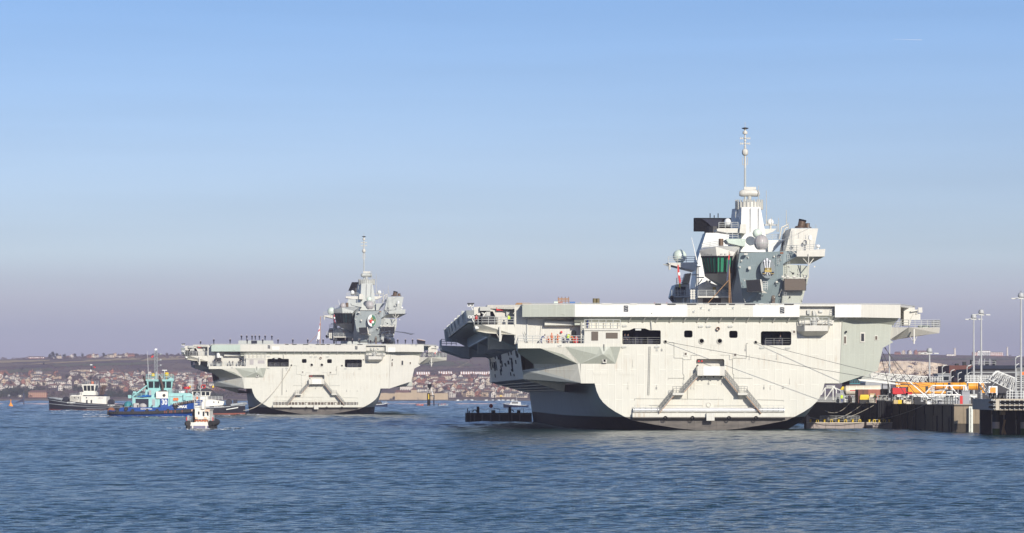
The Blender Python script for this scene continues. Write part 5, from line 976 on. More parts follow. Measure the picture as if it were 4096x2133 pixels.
flats(3950, 1424, 48, 5.5, 2, 15, 'long red and white research buildings on the ridge above the chalk pit', 'wall_brick','flat_roof', name='ridge_complex', cat='building', rh=1.0); flats(3935, 1424, 20, 7.8, 3, 7, 'white upper block on the ridge above the chalk pit', 'wall_white','flat_roof', name='ridge_block', cat='building', rh=.8)
flats(3800, 1424, 12, 2.2, 1, 3, 'small white hut beside the tower on the ridge', 'wall_white','flat_roof', name='ridge_hut', cat='building', rh=.4)
for px, hgt, w, lab in ((3819,11,1.9,'white tapering concrete tower on the ridge'),(4029,13,1.5,'slim white mast tower with a head platform on the ridge')):
    p = hill(px, 1424); o = thing('ridge_tower', lab, 'tower', p); MB().lathe([(w*1.2,-2),(w*.75,hgt)],n=10).build('shaft','wall_white',o); MB().lathe([(w*.8,hgt),(w*1.15,hgt+.4),(w*1.15,hgt+1.2)],n=10).build('head','wall_white',o)
# ------------------------------------------------------------------ castle wall, boat store, keep on the far waterfront
def wallthing(px0, px1, yb, yt, D, label, name='castle_wall', crenel=True):
    a = W(px0,yb,D); b_ = W(px1,yb,D); t = W(px0,yt,D)[2]; o = thing(name, label, 'wall', (a[0],D,0)); L_ = b_[0]-a[0]; mb = MB(); n = int(L_/2.2); pts = []
    r_ = random.Random(int(px0)); top = [(L_*i/n, t+r_.uniform(-.35,.15)) for i in range(n+1)]; mb.ext([(0,0,0)]+[(x,0,z) for x,z in top][0:0]+[(L_,0,0)]+[(x,0,z) for x,z in top[::-1]],(0,2.4,0)); mb.build('wall','flint',o); return o
wallthing(1490,1583,1593,1573,3540,'flint castle wall left of the square bastion on the far shore'); wallthing(1585,1734,1592,1571,3530,'flint castle wall of honey stone right of the bastion'); wallthing(1734,1792,1591,1573,3545,'flint castle wall end stretch beside the boatyard')
p = W(1583,1593,3525); o = thing('bastion','square flint bastion set into the far castle wall','bastion',(p[0],3525,0)); MB().box((-.9,-1.5,0),(.9,3,W(1583,1571,3525)[2])).build('wall','flint',o)
a = W(1622,1572,3640); b_ = W(1647,1530,3640); o = thing('boat_store','pale gabled shed with DRYSTACK lettering behind the castle wall','shed',(0,3640,0)); x0,x1 = W(1600,1,3640)[0], W(1652,1,3640)[0]; zt,ze,zbm = W(1,1538,3640)[2], W(1,1548,3640)[2], -1
MB().ext([(x0,0,zbm),(x1,0,zbm),(x1,0,ze),((x0+x1)/2,0,zt),(x0,0,ze)],(0,16,0)).build('wall','wall_white',o); MB().add([(x0-.5,-.5,ze-.1),((x0+x1)/2,-.5,zt+.3),((x0+x1)/2,16.5,zt+.3),(x0-.5,16.5,ze-.1),(x1+.5,-.5,ze-.1),(x1+.5,16.5,ze-.1)],[(0,1,2,3),(1,4,5,2)]).build('roof','wall_cream',o,recalc=False)
letters('DRYSTACK',2.2,'black',((x0+x1)/2,-.1,W(1,1545,3640)[2]),o,bold=.05)
for k in range(5): MB().box((x0+1+k*2.4,-.06,zbm),(x0+2.2+k*2.4,.1,ze-2.6)).build('bay_door','roof_grey',o)
o = thing('church_roof','low red-brown tiled hall roof behind the castle wall','building',(W(1612,1,3600)[0],3600,0)); MB().box((-7.5,0,0),(7.5,6,W(1,1571,3600)[2])).build('wall','wall_buff',o); zr = W(1,1561,3600)[2]; MB().add([(-8,-.5,W(1,1571,3600)[2]),(8,-.5,W(1,1571,3600)[2]),(7.6,3,zr),(-7.6,3,zr),(8,6.5,zr-2.5),(-8,6.5,zr-2.5)],[(0,1,2,3),(3,2,4,5)]).build('roof','roof_red',o,recalc=False)
o = thing('keep_tower','square stone tower with a pointed red roof behind the castle wall','tower',(W(1656,1,3590)[0],3590,0)); zt = W(1,1560,3590)[2]; MB().box((-3,0,0),(3,6,zt)).build('wall','flint',o); MB().add([(-3.4,-.4,zt),(3.4,-.4,zt),(3.4,6.4,zt),(-3.4,6.4,zt),(0,3,W(1,1547,3590)[2])],[(0,1,4),(1,2,4),(2,3,4),(3,0,4)]).build('roof','roof_red',o)
p = W(1738,1585,3500); q = W(1718,1530,3500); o = thing('boatyard_crane','white slanting crane jib rising beside the castle wall','crane',(p[0],3500,0)); MB().tube((0,0,0),(q[0]-p[0],0,q[2]),.55,6,.3).build('jib','white_paint',o); MB().box((-1.5,-1.5,-.5),(1.5,1.5,1.5)).build('base','wall_grey',o)
# moored boats along the far shore
bm_ = MB(); bm_.loft([[(-.1,0,.9),(0,0,.1),(.1,0,.9)],[(-1.3,3,.8),(0,3,-.2),(1.3,3,.8)],[(-1.2,7,.8),(0,7,-.2),(1.2,7,.8)]]); bm_.box((-.8,3.2,.7),(.8,5.6,1.7)); bmesh_ = bm_.mesh('moored_boat','white_paint')
for px in (1880,1905,1965,1990,2030,2050,2070,2015,1850): o = put('moored_boat', bmesh_, (W(px,0,3260)[0],3260+rnd.uniform(-60,30),0), rnd.uniform(.9,2.2)); tag(o,'small white boat moored off the far shore','boat','white boats off the far shore')
# ------------------------------------------------------------------ haze
def build_haze():
    mb = MB(); mb.box((-9000,-900,-9),(9000,8200,110)); o = mb.build('haze', [], None); tag(o, 'thin blue haze over the harbour', 'haze', kind='stuff')
    m = bpy.data.materials.new('haze'); m.use_nodes = True; nt = m.node_tree; nt.nodes.clear(); out = nt.nodes.new('ShaderNodeOutputMaterial'); v = nt.nodes.new('ShaderNodeVolumePrincipled')
    v.inputs['Color'].default_value = (.84,.80,1,1); v.inputs['Density'].default_value = HAZE; v.inputs['Anisotropy'].default_value = 0.0; nt.links.new(v.outputs[0], out.inputs['Volume'])
    o.data.materials.append(m); M['haze'] = m
HAZE = .000075
build_haze()
# ================================================================== boats
for n, c, r in (('tug_black',(.018,.018,.028),.45),('tug_grey',(.33,.35,.36),.5),('tug_cream',(.80,.77,.68),.45),('tug_blue',(.008,.06,.27),.4),('turquoise',(.28,.53,.51),.5),('tug_red',(.16,.035,.025),.6),('fender_rubber',(.03,.028,.028),.8),('rust_red',(.22,.06,.035),.7),('canvas_blue',(.01,.13,.42),.6),('canvas_grey',(.42,.40,.38),.8),('foam_white',(.75,.77,.76),.7),('hazard_orange',(.85,.30,.03),.5),('purple_grey',(.20,.19,.27),.5),('boat_navy',(.02,.03,.07),.4),('boom_pink',(.50,.33,.28),.7),('pipe_brown',(.10,.06,.045),.45)): mat(n, c, r, var=.22, scale=.8, streak=.15 if n == 'tug_cream' else (.45 if n.startswith(('tug','turq','fender','canvas')) else 0))
def hull(root, st, mats, name='hull', ny=5):
    """st: (x, half beam at deck, half beam at water, sheer z); bottom at -0.6"""
    mb = MB(); secs = []
    for x, bd, bw, zs in st:
        pr = [(bd, zs), (bd*.99, zs*.75+.1), ((bd+bw)/2, zs*.45), (bw, .25), (bw*.96, .0), (bw*.8, -.6)]
        secs.append([(x, -y, z) for y, z in pr]+[(x, y, z) for y, z in pr[::-1]])
    mb.loft(secs, cap=True); n = len(secs[0])
    k = len(mb.f)
    for j in range(len(secs)-1): mb.f.append([j*n, (j+1)*n, (j+2)*n-1, (j+1)*n-1][:]); mb.m.append(0)
    o = mb.build(name, mats[0], root, smooth=True, recalc=True); return o
def band(root, st, z0, z1_, out, m, name, x0=-99, x1=99):     # rubbing strake following the hull at a share of the sheer
    mb = MB()
    for sg in (-1, 1):
        pts = []
        for x, bd, bw, zs in st:
            if x0 <= x <= x1: pts.append((x, bd, bw, zs))
        a = []
        for x, bd, bw, zs in pts:
            y = bw+(bd-bw)*min(1, (z0+z1_)/2+.15); a.append([(x, sg*(y-.05), zs*z0), (x, sg*(y+out), zs*z0), (x, sg*(y+out), zs*z1_), (x, sg*(y-.05), zs*z1_)])
        mb.loft(a, closed=True)
    return mb.build(name, m, root)
def bx(root, name, m, x0, x1, y, z0, z1_, **k): return MB().box((x0,-y,z0),(x1,y,z1_)).build(name, m, root)
def windows(root, m, rects, y, name='window'):
    for x0, z0, x1, z1_ in rects:
        for sg in (-1, 1): MB().box((x0, sg*(y-.02), z0), (x1, sg*(y+.04), z1_)).build(name, m, root)
def wheelhouse(root, x0, x1, y, z0, z1_, wall, flare=.35, nx=3):
    """outward leaning windows in a painted frame"""
    zc = z0+(z1_-z0)*.15; secs = []
    for z, f in ((z0,0),(zc,.05),(z1_,flare)): secs.append([(x0-f,-y-f,z),(x1+f,-y-f,z),(x1+f,y+f,z),(x0-f,y+f,z)])
    o = MB().loft(secs, closed=True).build('wheelhouse', wall, root)
    for sg in (-1, 1):
        for i in range(nx):
            a, b_ = x0+(x1-x0)*(i+.1)/nx, x0+(x1-x0)*(i+.9)/nx; f0, f1 = .05+.03, flare+.03-.1*flare
            MB().ext([(a,sg*(y+f0),zc+.08),(b_,sg*(y+f0),zc+.08),(b_,sg*(y+f1),z1_-.18),(a,sg*(y+f1),z1_-.18)],(0,sg*.03,0)).build('window','window_dark',o)
    for xe, sg in ((x0,-1),(x1,1)):
        for i in range(3):
            a, b_ = -y+2*y*(i+.1)/3, -y+2*y*(i+.9)/3; MB().ext([(xe+sg*.08,a,zc+.08),(xe+sg*.08,b_,zc+.08),(xe+sg*(flare-.02),b_,z1_-.18),(xe+sg*(flare-.02),a,z1_-.18)],(sg*.03,0,0)).build('window','window_dark',o)
    return o
# ---- grey and black tug heading left
rz = math.pi-math.radians(6)
t1 = thing('tugboat','grey and black tug with cream deckhouse and a tall black mast','tugboat',((357-CX)/F*1375,1375,0),rz)
st = [(-16,3.6,3.0,2.5),(-14.5,4.6,4.3,2.3),(-8,5.0,4.9,2.45),(0,5.0,4.9,2.9),(7,4.9,4.5,3.6),(11.5,4.0,3.2,4.3),(14.5,2.3,1.4,4.8),(16,.9,.3,5.0)]
hull(t1, st, ['tug_black']); band(t1, st, .81,.86,.14,'tug_grey','rubbing_strake'); band(t1, st, .51,.56,.14,'tug_grey','rubbing_strake'); band(t1, st, .0,.11,.03,'tug_red','boot_top'); band(t1, st,.22,.27,.12,'tug_grey','lower_strake',-14,6)
MB().path([(10,-4.5,4.1),(13,-3.3,4.65),(15.2,-1.9,4.85),(16.3,0,4.9),(15.2,1.9,4.85),(13,3.3,4.65),(10,4.5,4.1)],.34,8).build('bow_fender','tug_grey',t1)
MB().path([(-12.5,-4.9,2.2),(-15.5,-4.2,2.3)],.28,8).build('stern_fender','tug_grey',t1)
MB().ext([(16.05,-.5,.3),(16.4,-.5,4.4),(15.4,-1.7,4.4),(15.2,-1.2,.3)],(0,.1,0)).build('stem_pad','tug_grey',t1)
bx(t1,'deckhouse','tug_cream',-3,7,3.3,2.6,5.6); MB().ext([(7,-3.3,2.6),(7,-3.3,5.6),(6.2,-3.3,6.0),(2,-3.3,6.0),(2,-3.3,2.6)],(0,6.6,0)).build('deckhouse_front','tug_cream',t1); bx(t1,'upper_deckhouse','tug_cream',-3.2,3.2,2.6,6.0,7.2); bx(t1,'engine_casing','tug_cream',-7.5,-3.02,2.9,2.3,5.5); MB().ext([(-7,-2.6,5.5),(-3.6,-2.6,5.5),(-4.4,-2.6,6.2),(-6.0,-2.6,6.2)],(0,5.2,0)).build('casing_top','tug_black',t1)
windows(t1,'window_dark',[(5,4.7,5.3,5.3),(3.4,4.7,3.75,5.3),(.2,4.7,.55,5.3),(-.1,2.9,.5,4.1),(-1.9,2.9,-1.3,4.1)],3.3)
wheelhouse(t1,-2.6,1.8,2.1,7.2,9.9,'tug_cream',.55); bx(t1,'wheelhouse_roof','tug_cream',-3.2,2.4,2.7,9.9,10.25)
for y in (-1.3,1.3): MB().path([(-4.6,y,6.1),(-4.9,y,8.3),(-5.7,y,9.9)],.22,8).path([(-5.4,y,6.1),(-5.8,y,8.4),(-6.5,y,9.9)],.22,8).build('exhaust_pipe','pipe_brown',t1)
mb = MB(); mb.tube((-.6,0,10.2),(-.9,0,17.6),.16,6,.1); mb.tube((-1.5,0,13.6),(-1.6,0,17.0),.08,5); mb.tube((-1.6,0,14),(-.7,0,14),.06,5); mb.tube((-1.6,0,16.6),(-.7,0,16.6),.06,5); mb.tube((.4,0,10.2),(-.7,0,13.5),.08,5); mb.build('mast','tug_black',t1); MB().cbox((-.8,0,17.9),(.9,.4,.35)).build('radar_scanner','white_paint',t1)
MB().ext([(-1.8,0,16.8),(-2.5,0,16.6),(-2.5,0,17.1),(-1.8,0,17.3)],(0,.05,0)).build('pennant','red',t1); MB().ext([(-.95,.1,15.2),(-.4,.1,15.3),(-.45,.1,16.1),(-.95,.1,15.9)],(0,.05,0)).build('pennant','white_paint',t1)
MB().lathe([(.5,-.5),(.65,0),(.5,.5)],(-.9,-1.2,10.9),10).build('searchlight','orange',t1)
MB().rail([(-3.1,-2.7,10.3),(2.3,-2.7,10.3)],1.2,1.2,3,.06).build('railing','tug_grey',t1); MB().rail([(-3.1,2.7,10.3),(2.3,2.7,10.3)],1.2,1.2,3,.06).build('railing','tug_grey',t1); MB().rail([(2.2,3.2,5.9),(7,3.2,5.6)],1,1.2,2,.06).build('railing','tug_grey',t1)
for x in (9.2,-8.8): MB().lathe([(1.1,-1.5),(1.2,-1.3),(.6,-1.2),(.6,1.2),(1.2,1.3),(1.1,1.5)],(x,0,4.2 if x > 0 else 3.2),14,'Y').build('towing_winch','tug_black',t1)
MB().tube((12.2,0,4.4),(12.2,0,6.2),.08,5).build('jack_staff','tug_black',t1); MB().path([(-7.5,-2.6,2.6),(-8.2,-2.6,2.6),(-7.4,-2.6,5.4)],.08,5).build('ladder','tug_grey',t1)
letters('SD TEMPEST',.62,'white_paint',(6.0,5.12,3.05),t1,rz=math.pi,bold=.02); letters('SD TEMPEST',.55,'white_paint',(-10.0,5.12,2.02),t1,rz=math.pi,bold=.02); letters('serco',.8,'purple_grey',(-5.2,2.96,4.9),t1,rz=math.pi); letters('PORTSMOUTH',.25,'white_paint',(6.0,5.12,2.55),t1,rz=math.pi); letters('PORTSMOUTH',.25,'white_paint',(-10.0,5.12,1.62),t1,rz=math.pi)
# ---- blue and turquoise tug
t2 = thing('tugboat','blue tug with turquoise deckhouse marked 30 and two brown exhausts','tugboat',((624-CX)/F*980,980,0),math.radians(5))
st = [(-13,4.4,3.6,1.9),(-12,5.2,4.9,1.75),(-10.5,5.5,5.3,1.7),(-9.6,5.6,5.4,2.6),(-4,5.7,5.5,2.6),(3,5.7,5.5,2.65),(4.2,5.7,5.4,3.3),(6.5,5.5,4.9,4.0),(9.5,4.6,3.6,4.3),(11.8,3.0,1.9,4.6),(13,1.4,.7,4.7)]
hull(t2, st, ['tug_blue'])
mb = MB()
for sg in (-1,1): mb.loft([[(x,sg*(bd-.1),.75+max(0,(x+2))*.045),(x,sg*(bd+.32),.75+max(0,(x+2))*.045),(x,sg*(bd+.32),1.5+max(0,(x+2))*.055),(x,sg*(bd-.1),1.5+max(0,(x+2))*.055)] for x,bd,bw,zs in st],closed=True)
mb.build('fender_belt','fender_rubber',t2)
for i in range(52): x = -12.5+i*.48; MB().box((x,-6.1+max(0,x-5)*.42,.8+max(0,(x+2))*.045),(x+.26,-5.6,1.46+max(0,(x+2))*.05)).build('fender_block','rust_red' if x > 1.5 and i % 3 else 'fender_rubber',t2) if x < 8 else None
MB().box((-13.5,-4.2,.5),(-12.95,4.2,1.6)).build('stern_fender','fender_rubber',t2); MB().lathe([(1.0,-3.8),(1.0,3.8)],(-12.4,0,1.6),14,'Y').build('stern_roller','rust',t2)
for k in range(12): c = 4.9+k*.52; MB().tube((c,-6.15+max(0,c-6)*.48,3.35+k*.09),(c+.40,-6.15+max(0,c+.4-6)*.48,3.42+k*.09),.42,10).build('bow_fender','fender_rubber' if k % 2 else 'pipe_brown',t2); MB().tube((c+.40,-6.14+max(0,c+.4-6)*.48,3.43+k*.09),(c+.5,-6.14+max(0,c+.45-6)*.48,3.44+k*.09),.40,10).build('fender_strap','cap_white',t2)
for x,z in ((5.6,2.75),(-8.2,2.2)): MB().lathe([(.25,-5.95),(.5,-6.1),(.55,-5.9),(.5,-5.7)],(x,0,z),12,'Y').build('tyre','fender_rubber',t2)
MB().box((-6.5,-4.2,2.5),(3.5,4.2,5.4)).build('deckhouse','turquoise',t2); MB().ext([(3.5,-4.0,2.9),(10.2,-3.4,4.2),(10.2,-3.4,6.2),(9.4,-3.4,6.6),(3.5,-4.0,6.6)],(0,7.2,0)).build('fore_deckhouse','turquoise',t2); MB().box((-2.9,-3.1,5.4),(4.6,3.1,7.6)).build('mid_deckhouse','turquoise',t2)
MB().box((-5.6,-4.3,2.7),(-2.0,-4.2,5.0)).build('working_bay','navy',t2); MB().box((.1,-4.7,5.1),(3.4,-3.3,7.0)).build('funnel_casing','tug_cream',t2); MB().box((1.3,-4.78,2.6),(3.45,-4.22,5.1)).build('side_column','tug_blue',t2); MB().ext([(.6,-4.5,7.0),(3.2,-4.5,7.0),(2.9,-4.5,7.45),(1.0,-4.5,7.3)],(0,1.0,0)).build('casing_top','tug_black',t2)
MB().lathe([(.30,-4.72),(.42,-4.72),(.42,-4.76),(.30,-4.76)],(2.3,0,5.95),16,'Y').tube((2.1,-4.75,5.5),(2.5,-4.75,6.4),.05,5).build('funnel_mark','black',t2)
wheelhouse(t2,-2.2,4.4,2.6,7.6,10.0,'turquoise',.4,4); MB().box((-2.8,-3.2,10.0),(5.0,3.2,10.4)).build('wheelhouse_roof','turquoise',t2); MB().ext([(3.3,-3.1,10.4),(5.0,-3.1,10.4),(4.2,-3.1,11.0)],(0,6.2,0)).build('roof_gable','turquoise',t2)
for x,y in ((1.9,-3.7),(-2.6,3.2)): MB().path([(x,y,7.2),(x,y,8.6),(x-.25,y,9.2)],.34,10).path([(x-.25,y,9.2),(x-.75,y,10.9)],.34,10).build('exhaust_pipe','pipe_brown',t2); MB().tube((x-.6,y,10.5),(x-.95,y,11.4),.35,10,.2).build('exhaust_tip','black',t2)
mb = MB(); mb.path([(0,0,10.4),(0,0,12.3)],.45,6)
for dx,dy in ((-.35,-.35),(.35,-.35),(0,.4)): mb.tube((dx,dy,12.3),(dx,dy,18.6),.09,5)
for z in range(13,19): mb.tube((-.6,0,z),(.6,0,z),.05,4); mb.tube((-.35,-.35,z),(.35,-.35,z+.8),.05,4)
for z in (14.2,15.7,17.3): mb.tube((0,0,z),(1.5,0,z),.06,4); mb.cbox((1.3,0,z+.25),(.5,.3,.3))
mb.build('mast','tug_grey',t2); MB().tube((-2.1,1,10.4),(-2.4,1,18.4),.07,5,.03).build('whip_antenna','white_paint',t2); MB().cbox((0,0,18.8),(.7,.5,.5)).build('mast_lamp','white_paint',t2); MB().ext([(-.7,0,16.7),(-1.4,0,16.4),(-1.3,0,16.9),(-.7,0,17.2)],(0,.05,0)).build('ensign','red',t2)
MB().lathe([(.1,-.5),(.55,-.4),(.6,.2),(.3,.5)],(3.0,-1.5,11.9),10).tube((3.0,-1.5,10.4),(3.0,-1.5,11.5),.1,5).build('fire_monitor','yellow',t2); MB().lathe([(.1,-.5),(.5,-.4),(.5,.2),(.3,.5)],(-.8,-1.6,11.6),10).build('fire_monitor','yellow',t2); MB().cbox((2.4,.5,13.0),(1.4,.2,.2)).tube((2.4,.5,10.4),(2.4,.5,12.9),.09,5).build('radar_scanner','white_paint',t2)
MB().rail([(-2.7,-3.1,10.4),(4.9,-3.1,10.4)],1.3,1.2,3,.06).build('railing','turquoise',t2); MB().rail([(-6.4,-4.1,5.4),(-2.9,-4.1,5.4)],1.1,1.1,3,.06).build('railing','turquoise',t2)
MB().path([(-6.9,-2.5,5.2),(-5.6,-2.4,6.3),(-2.5,-2.2,8.7)],.26,6).cbox((-7.2,-2.5,5.6),(1.0,1.0,.9)).cbox((-5.9,-2.5,6.8),(.9,.6,.5)).build('deck_crane','turquoise',t2)
MB().loft([[(-5.2,-4.4,5.5),(-5.2,-2.6,5.5),(-5.0,-3.5,5.8)],[(-3.5,-4.8,5.5),(-3.5,-2.4,5.5),(-3.5,-3.6,6.1)],[(-1.2,-4.6,5.7),(-1.2,-2.6,5.7),(-1.2,-3.6,6.2)]],closed=True).build('boat_cover','canvas_blue',t2); MB().sphere((-3.6,-4.7,2.9),1.1,12,8,sz=.8).build('rope_reel','canvas_grey',t2); MB().cbox((-5.4,-4.6,3.2),(1.5,.8,1.2)).build('deck_locker','canvas_grey',t2); MB().sphere((-7.7,-3.0,3.0),1.2,10,8,sz=1.1).build('tow_net','teal',t2)
MB().lathe([(.1,-.4),(1.0,-.3),(.9,.2),(.2,.35)],(8.6,-2.8,8.1),10).tube((8.6,-2.8,6.6),(8.6,-2.8,7.8),.15,6).build('capstan_head','red',t2); MB().cbox((7.2,-3.0,6.95),(1.6,1.0,.6)).build('life_raft','cap_white',t2)
for x in (5.2,5.9): MB().lathe([(.18,-4.05),(.42,-4.1),(.42,-3.98)],(x,0,4.9),12,'Y').build('lifebuoy','orange',t2)
MB().path([(11,-2.6,4.6),(11,-2.6,6.0),(11.4,-2.6,6.5),(12,-2.6,6.2),(12,-2.6,4.6)],.32,8).build('bow_bollard','tug_grey',t2)
letters('30',2.0,'white_paint',(2.4,-4.80,4.0),t2,bold=.05,sx_=.8); letters('LOMAX',1.05,'white_paint',(7.05,-5.55,2.75),t2,rz=.16,bold=.04,sx_=.9); letters('SOUTHAMPTON',.42,'white_paint',(-2.6,-5.76,2.15),t2,bold=.02)
for x,z,w,h in ((4.2,3.6,.8,1.8),(8.0,4.6,.8,1.7),(-.6,3.0,.8,1.9),(-1.6,6.0,.7,1.4)): MB().box((x-w/2,-4.24,z),(x+w/2,-4.0,z+h)).build('door','tug_grey' if x < 0 else 'turquoise',t2)
for x in (4.8,6.2,7.4,9.0): MB().lathe([(.14,0),(.14,.5),(.26,.55),(.26,.75),(.1,.8)],(x,-2.4,6.6),10).build('vent_cowl','tug_grey',t2)
MB().rail([(3.6,-3.8,6.6),(10.0,-3.3,6.5)],1.0,1.0,3,.05).build('railing','tug_grey',t2); MB().path([(3.6,-4.05,5.6),(9.9,-3.5,5.6)],.07,5).build('hand_pipe','tug_grey',t2); MB().path([(3.6,-4.05,4.4),(6.0,-3.9,4.4),(6.0,-3.9,3.6)],.07,5).build('hand_pipe','tug_grey',t2)
for x in (-9,-7,-5,-1,1): MB().lathe([(.12,0),(.12,.5),(.2,.5),(.2,.62)],(x,-5.1,2.6),8).build('mooring_bitt','black',t2)
for x in (-10.6,-6.4,-2.4,.4,3.4): MB().lathe([(.2,-6.12),(.42,-6.2),(.46,-6.05),(.42,-5.95)],(x,0,1.75),10,'Y').build('tyre','fender_rubber',t2)
MB().path([(-10,-3,2.8),(-8.8,-3.6,2.7),(-7.6,-4.4,2.75),(-6.6,-4.6,2.9)],.09,6).build('tow_rope','rope',t2)
# ---- cream and black tug pushing at the moving ship's quarter
o_ = W(700+1530/5.587,1658,1071); hl = 16
t3 = thing('tugboat','black hulled tug with cream deckhouse pressing its bow against the carrier quarter','tugboat',(o_[0]-15.6,1071+1.5,0),math.radians(4))
st = [(-16,3.6,3.0,2.4),(-14,4.6,4.4,2.3),(-6,5.0,4.9,2.3),(2,5.0,4.8,2.4),(8,4.8,4.2,2.8),(12,3.9,3.0,3.2),(14.8,2.3,1.4,3.5),(16,.9,.5,3.6)]
hull(t3, st, ['tug_black']); band(t3, st,.0,.17,.03,'rust_red','boot_top'); band(t3, st,.78,.86,.16,'tug_grey','rubbing_strake')
MB().path([(11.5,-4.3,2.9),(13.6,-3.3,3.2),(15.2,-1.9,3.4),(16.2,0,3.4),(15.2,1.9,3.4),(13.6,3.3,3.2)],.42,8).build('bow_fender','tug_grey',t3); MB().tube((10.2,-4.7,1.6),(13.8,-3.0,2.2),.16,6).build('fender_bar','white_paint',t3)
MB().ext([(-6,-3.4,2.3),(9.0,-3.4,2.3),(9.6,-3.4,4.1),(6,-3.4,4.7),(-6,-3.4,4.7)],(0,6.8,0)).build('deckhouse','tug_cream',t3); bx(t3,'upper_deckhouse','tug_cream',-4.5,4.5,2.7,4.7,5.7); wheelhouse(t3,.0,5.2,2.3,5.6,7.2,'tug_cream',.3,4); MB().ext([(-1,-2.8,7.2),(6.4,-2.8,7.2),(5.4,-2.8,7.9),(4.0,-2.8,8.3),(3.6,-2.8,9.3),(1.2,-2.8,9.4),(1,-2.8,7.9)],(0,5.6,0)).build('wheelhouse_roof','tug_black',t3)
windows(t3,'window_dark',[(7.7,3.6,8.0,4.1),(6.3,3.6,6.6,4.1),(2.6,3.5,2.9,3.9)],3.4); MB().path([(2.6,-2.9,8.2),(3.8,-2.9,8.2),(3.8,-2.9,9.1),(2.6,-2.9,9.1),(2.6,-2.9,8.2)],.14,6).build('lamp_frame','red',t3)
mb = MB()
for dx in (-.3,.15,.6): mb.tube((dx-.6,-.5,5.7),(dx-.6,-.5,11.4),.08,5)
for z in (8,9.2,10.4): mb.tube((-1.4,-.5,z),(.5,-.5,z),.06,5)
mb.build('mast','white_paint',t3); MB().rail([(-4,-2.9,4.7),(9,-2.9,4.5)],1.1,1.1,3,.06).build('railing','rail',t3); MB().tube((4.1,0,9.3),(4.1,0,11.2),.1,5).build('aerial','tug_black',t3)
MB().lathe([(.9,-1.2),(1,-1.1),(.5,-1),(.5,1),(1,1.1),(.9,1.2)],(11,0,3.8),14,'Y').build('towing_winch','tug_black',t3); MB().box((12.3,-.9,3.3),(13.6,.9,4.6)).build('bow_bitts','tug_black',t3)
for x,y,z in ((6.2,-2.6,8.6),(-.9,-2.6,8.6)): MB().cbox((x,y,z),(.5,.4,.6)).build('searchlight','yellow',t3)
MB().lathe([(.25,-3.0),(.5,-3.05),(.5,-2.9)],(1.2,0,5.2),12,'Y').build('lifebuoy','orange',t3); MB().cbox((3.4,-2.9,5.15),(2.2,.5,.8)).build('life_raft','tug_cream',t3)
MB().box((1.8,-5.08,2.05),(5.2,-5.0,2.55)).build('name_board','tug_grey',t3); letters('SD INDULGENT',.42,'white_paint',(8.0,-4.88,2.42),t3,rz=.06,bold=.015)
# ---- small workboat seen from astern
def k4(x,y): return ((x-545)/125.8, (1215-y)/125.8)
t4 = thing('workboat','small cream workboat with black inflatable collar and orange hazard panels, seen from astern','workboat',(W(797.6,0,622)[0],622,0),math.radians(-3))
MB().loft([[(-1.5,0,-.4),(1.5,0,-.4),(1.6,0,.62),(-1.6,0,.62)],[(-1.6,6,-.4),(1.6,6,-.4),(1.7,6,.7),(-1.7,6,.7)],[(-.3,11,.2),(.3,11,.2),(.4,11,1.1),(-.4,11,1.1)]],closed=True).build('hull','purple_grey',t4)
MB().box((-1.62,-.06,.60),(1.8,.3,1.15)).build('transom','tug_cream',t4); MB().box((-1.7,.1,1.05),(1.8,10,1.2)).build('deck','tug_cream',t4)
for sg in (-1,1):
    MB().path([(sg*1.95,-.25,1.05),(sg*2.2,0.3,1.0),(sg*2.4,4,1.05),(sg*2.1,8,1.2),(sg*.9,11,1.5),(0,11.8,1.6)],.5,14).build('collar','fender_rubber',t4,smooth=True)
    MB().path([(sg*1.9,-.15,.28),(sg*2.2,.5,.28),(sg*2.2,5,.3)],.34,12).build('lower_collar','fender_rubber',t4,smooth=True)
    MB().box((sg*1.2-.1,-.12,.1),(sg*1.2+.1,.0,1.2)).build('transom_post','tug_cream',t4)
    MB().rail([(sg*1.55,.2,1.2),(sg*2.2,.4,1.4)],1.0,.35,3,.035).rail([(sg*2.1,.4,1.4),(sg*2.2,3,1.4)],1.0,1,3,.035).build('side_railing','rail',t4); MB().box((sg*2.28,.3,1.5),(sg*2.42,.5,2.15)).build('marker_light','red',t4)
MB().ext([(-1.62,2,1.2),(1.62,2,1.2),(1.5,2,3.35),(-1.5,2,3.35)],(0,4.5,0)).build('cabin','tug_cream',t4); MB().box((-1.0,1.4,1.2),(.75,2.0,4.15)).build('cabin_trunk','tug_cream',t4); MB().box((-1.6,2,3.35),(1.6,6.6,3.5)).build('cabin_roof','tug_cream',t4)
for x0,y0,x1,y1_,yy in ((490,822,522,888,1.36),(595,822,632,925,1.36),(678,835,718,915,1.96),(345,835,380,915,1.96)): (a,b_),(c,d) = k4(x0,y0),k4(x1,y1_); MB().box((a,yy,d),(c,yy+.06,b_)).build('window','window_dark',t4)
for x0,y0,x1,y1_,yy in ((342,778,388,816,1.3),(655,778,750,818,1.3),(430,948,490,1000,1.2),(635,948,690,998,1.2)):
    (a,b_),(c,d) = k4(x0,y0),k4(x1,y1_); o = MB().box((a,yy,d),(c,yy+.04,b_)).build('hazard_panel','hazard_orange',t4); w = (c-a)/5
    for i in range(3): q = a+w*(.4+1.6*i); MB().ext([(q,yy-.01,d+.01),(q+w*.7,yy-.01,d+.01),(q+w*1.2,yy-.01,b_-.01),(q+w*.5,yy-.01,b_-.01)],(0,.008,0)).build('hazard_stripe','cap_white',o)
a,b_ = k4(405,770); MB().box((a-.15,.9,1.2),(a+.15,1.1,b_)).build('dark_post','matt_black',t4)
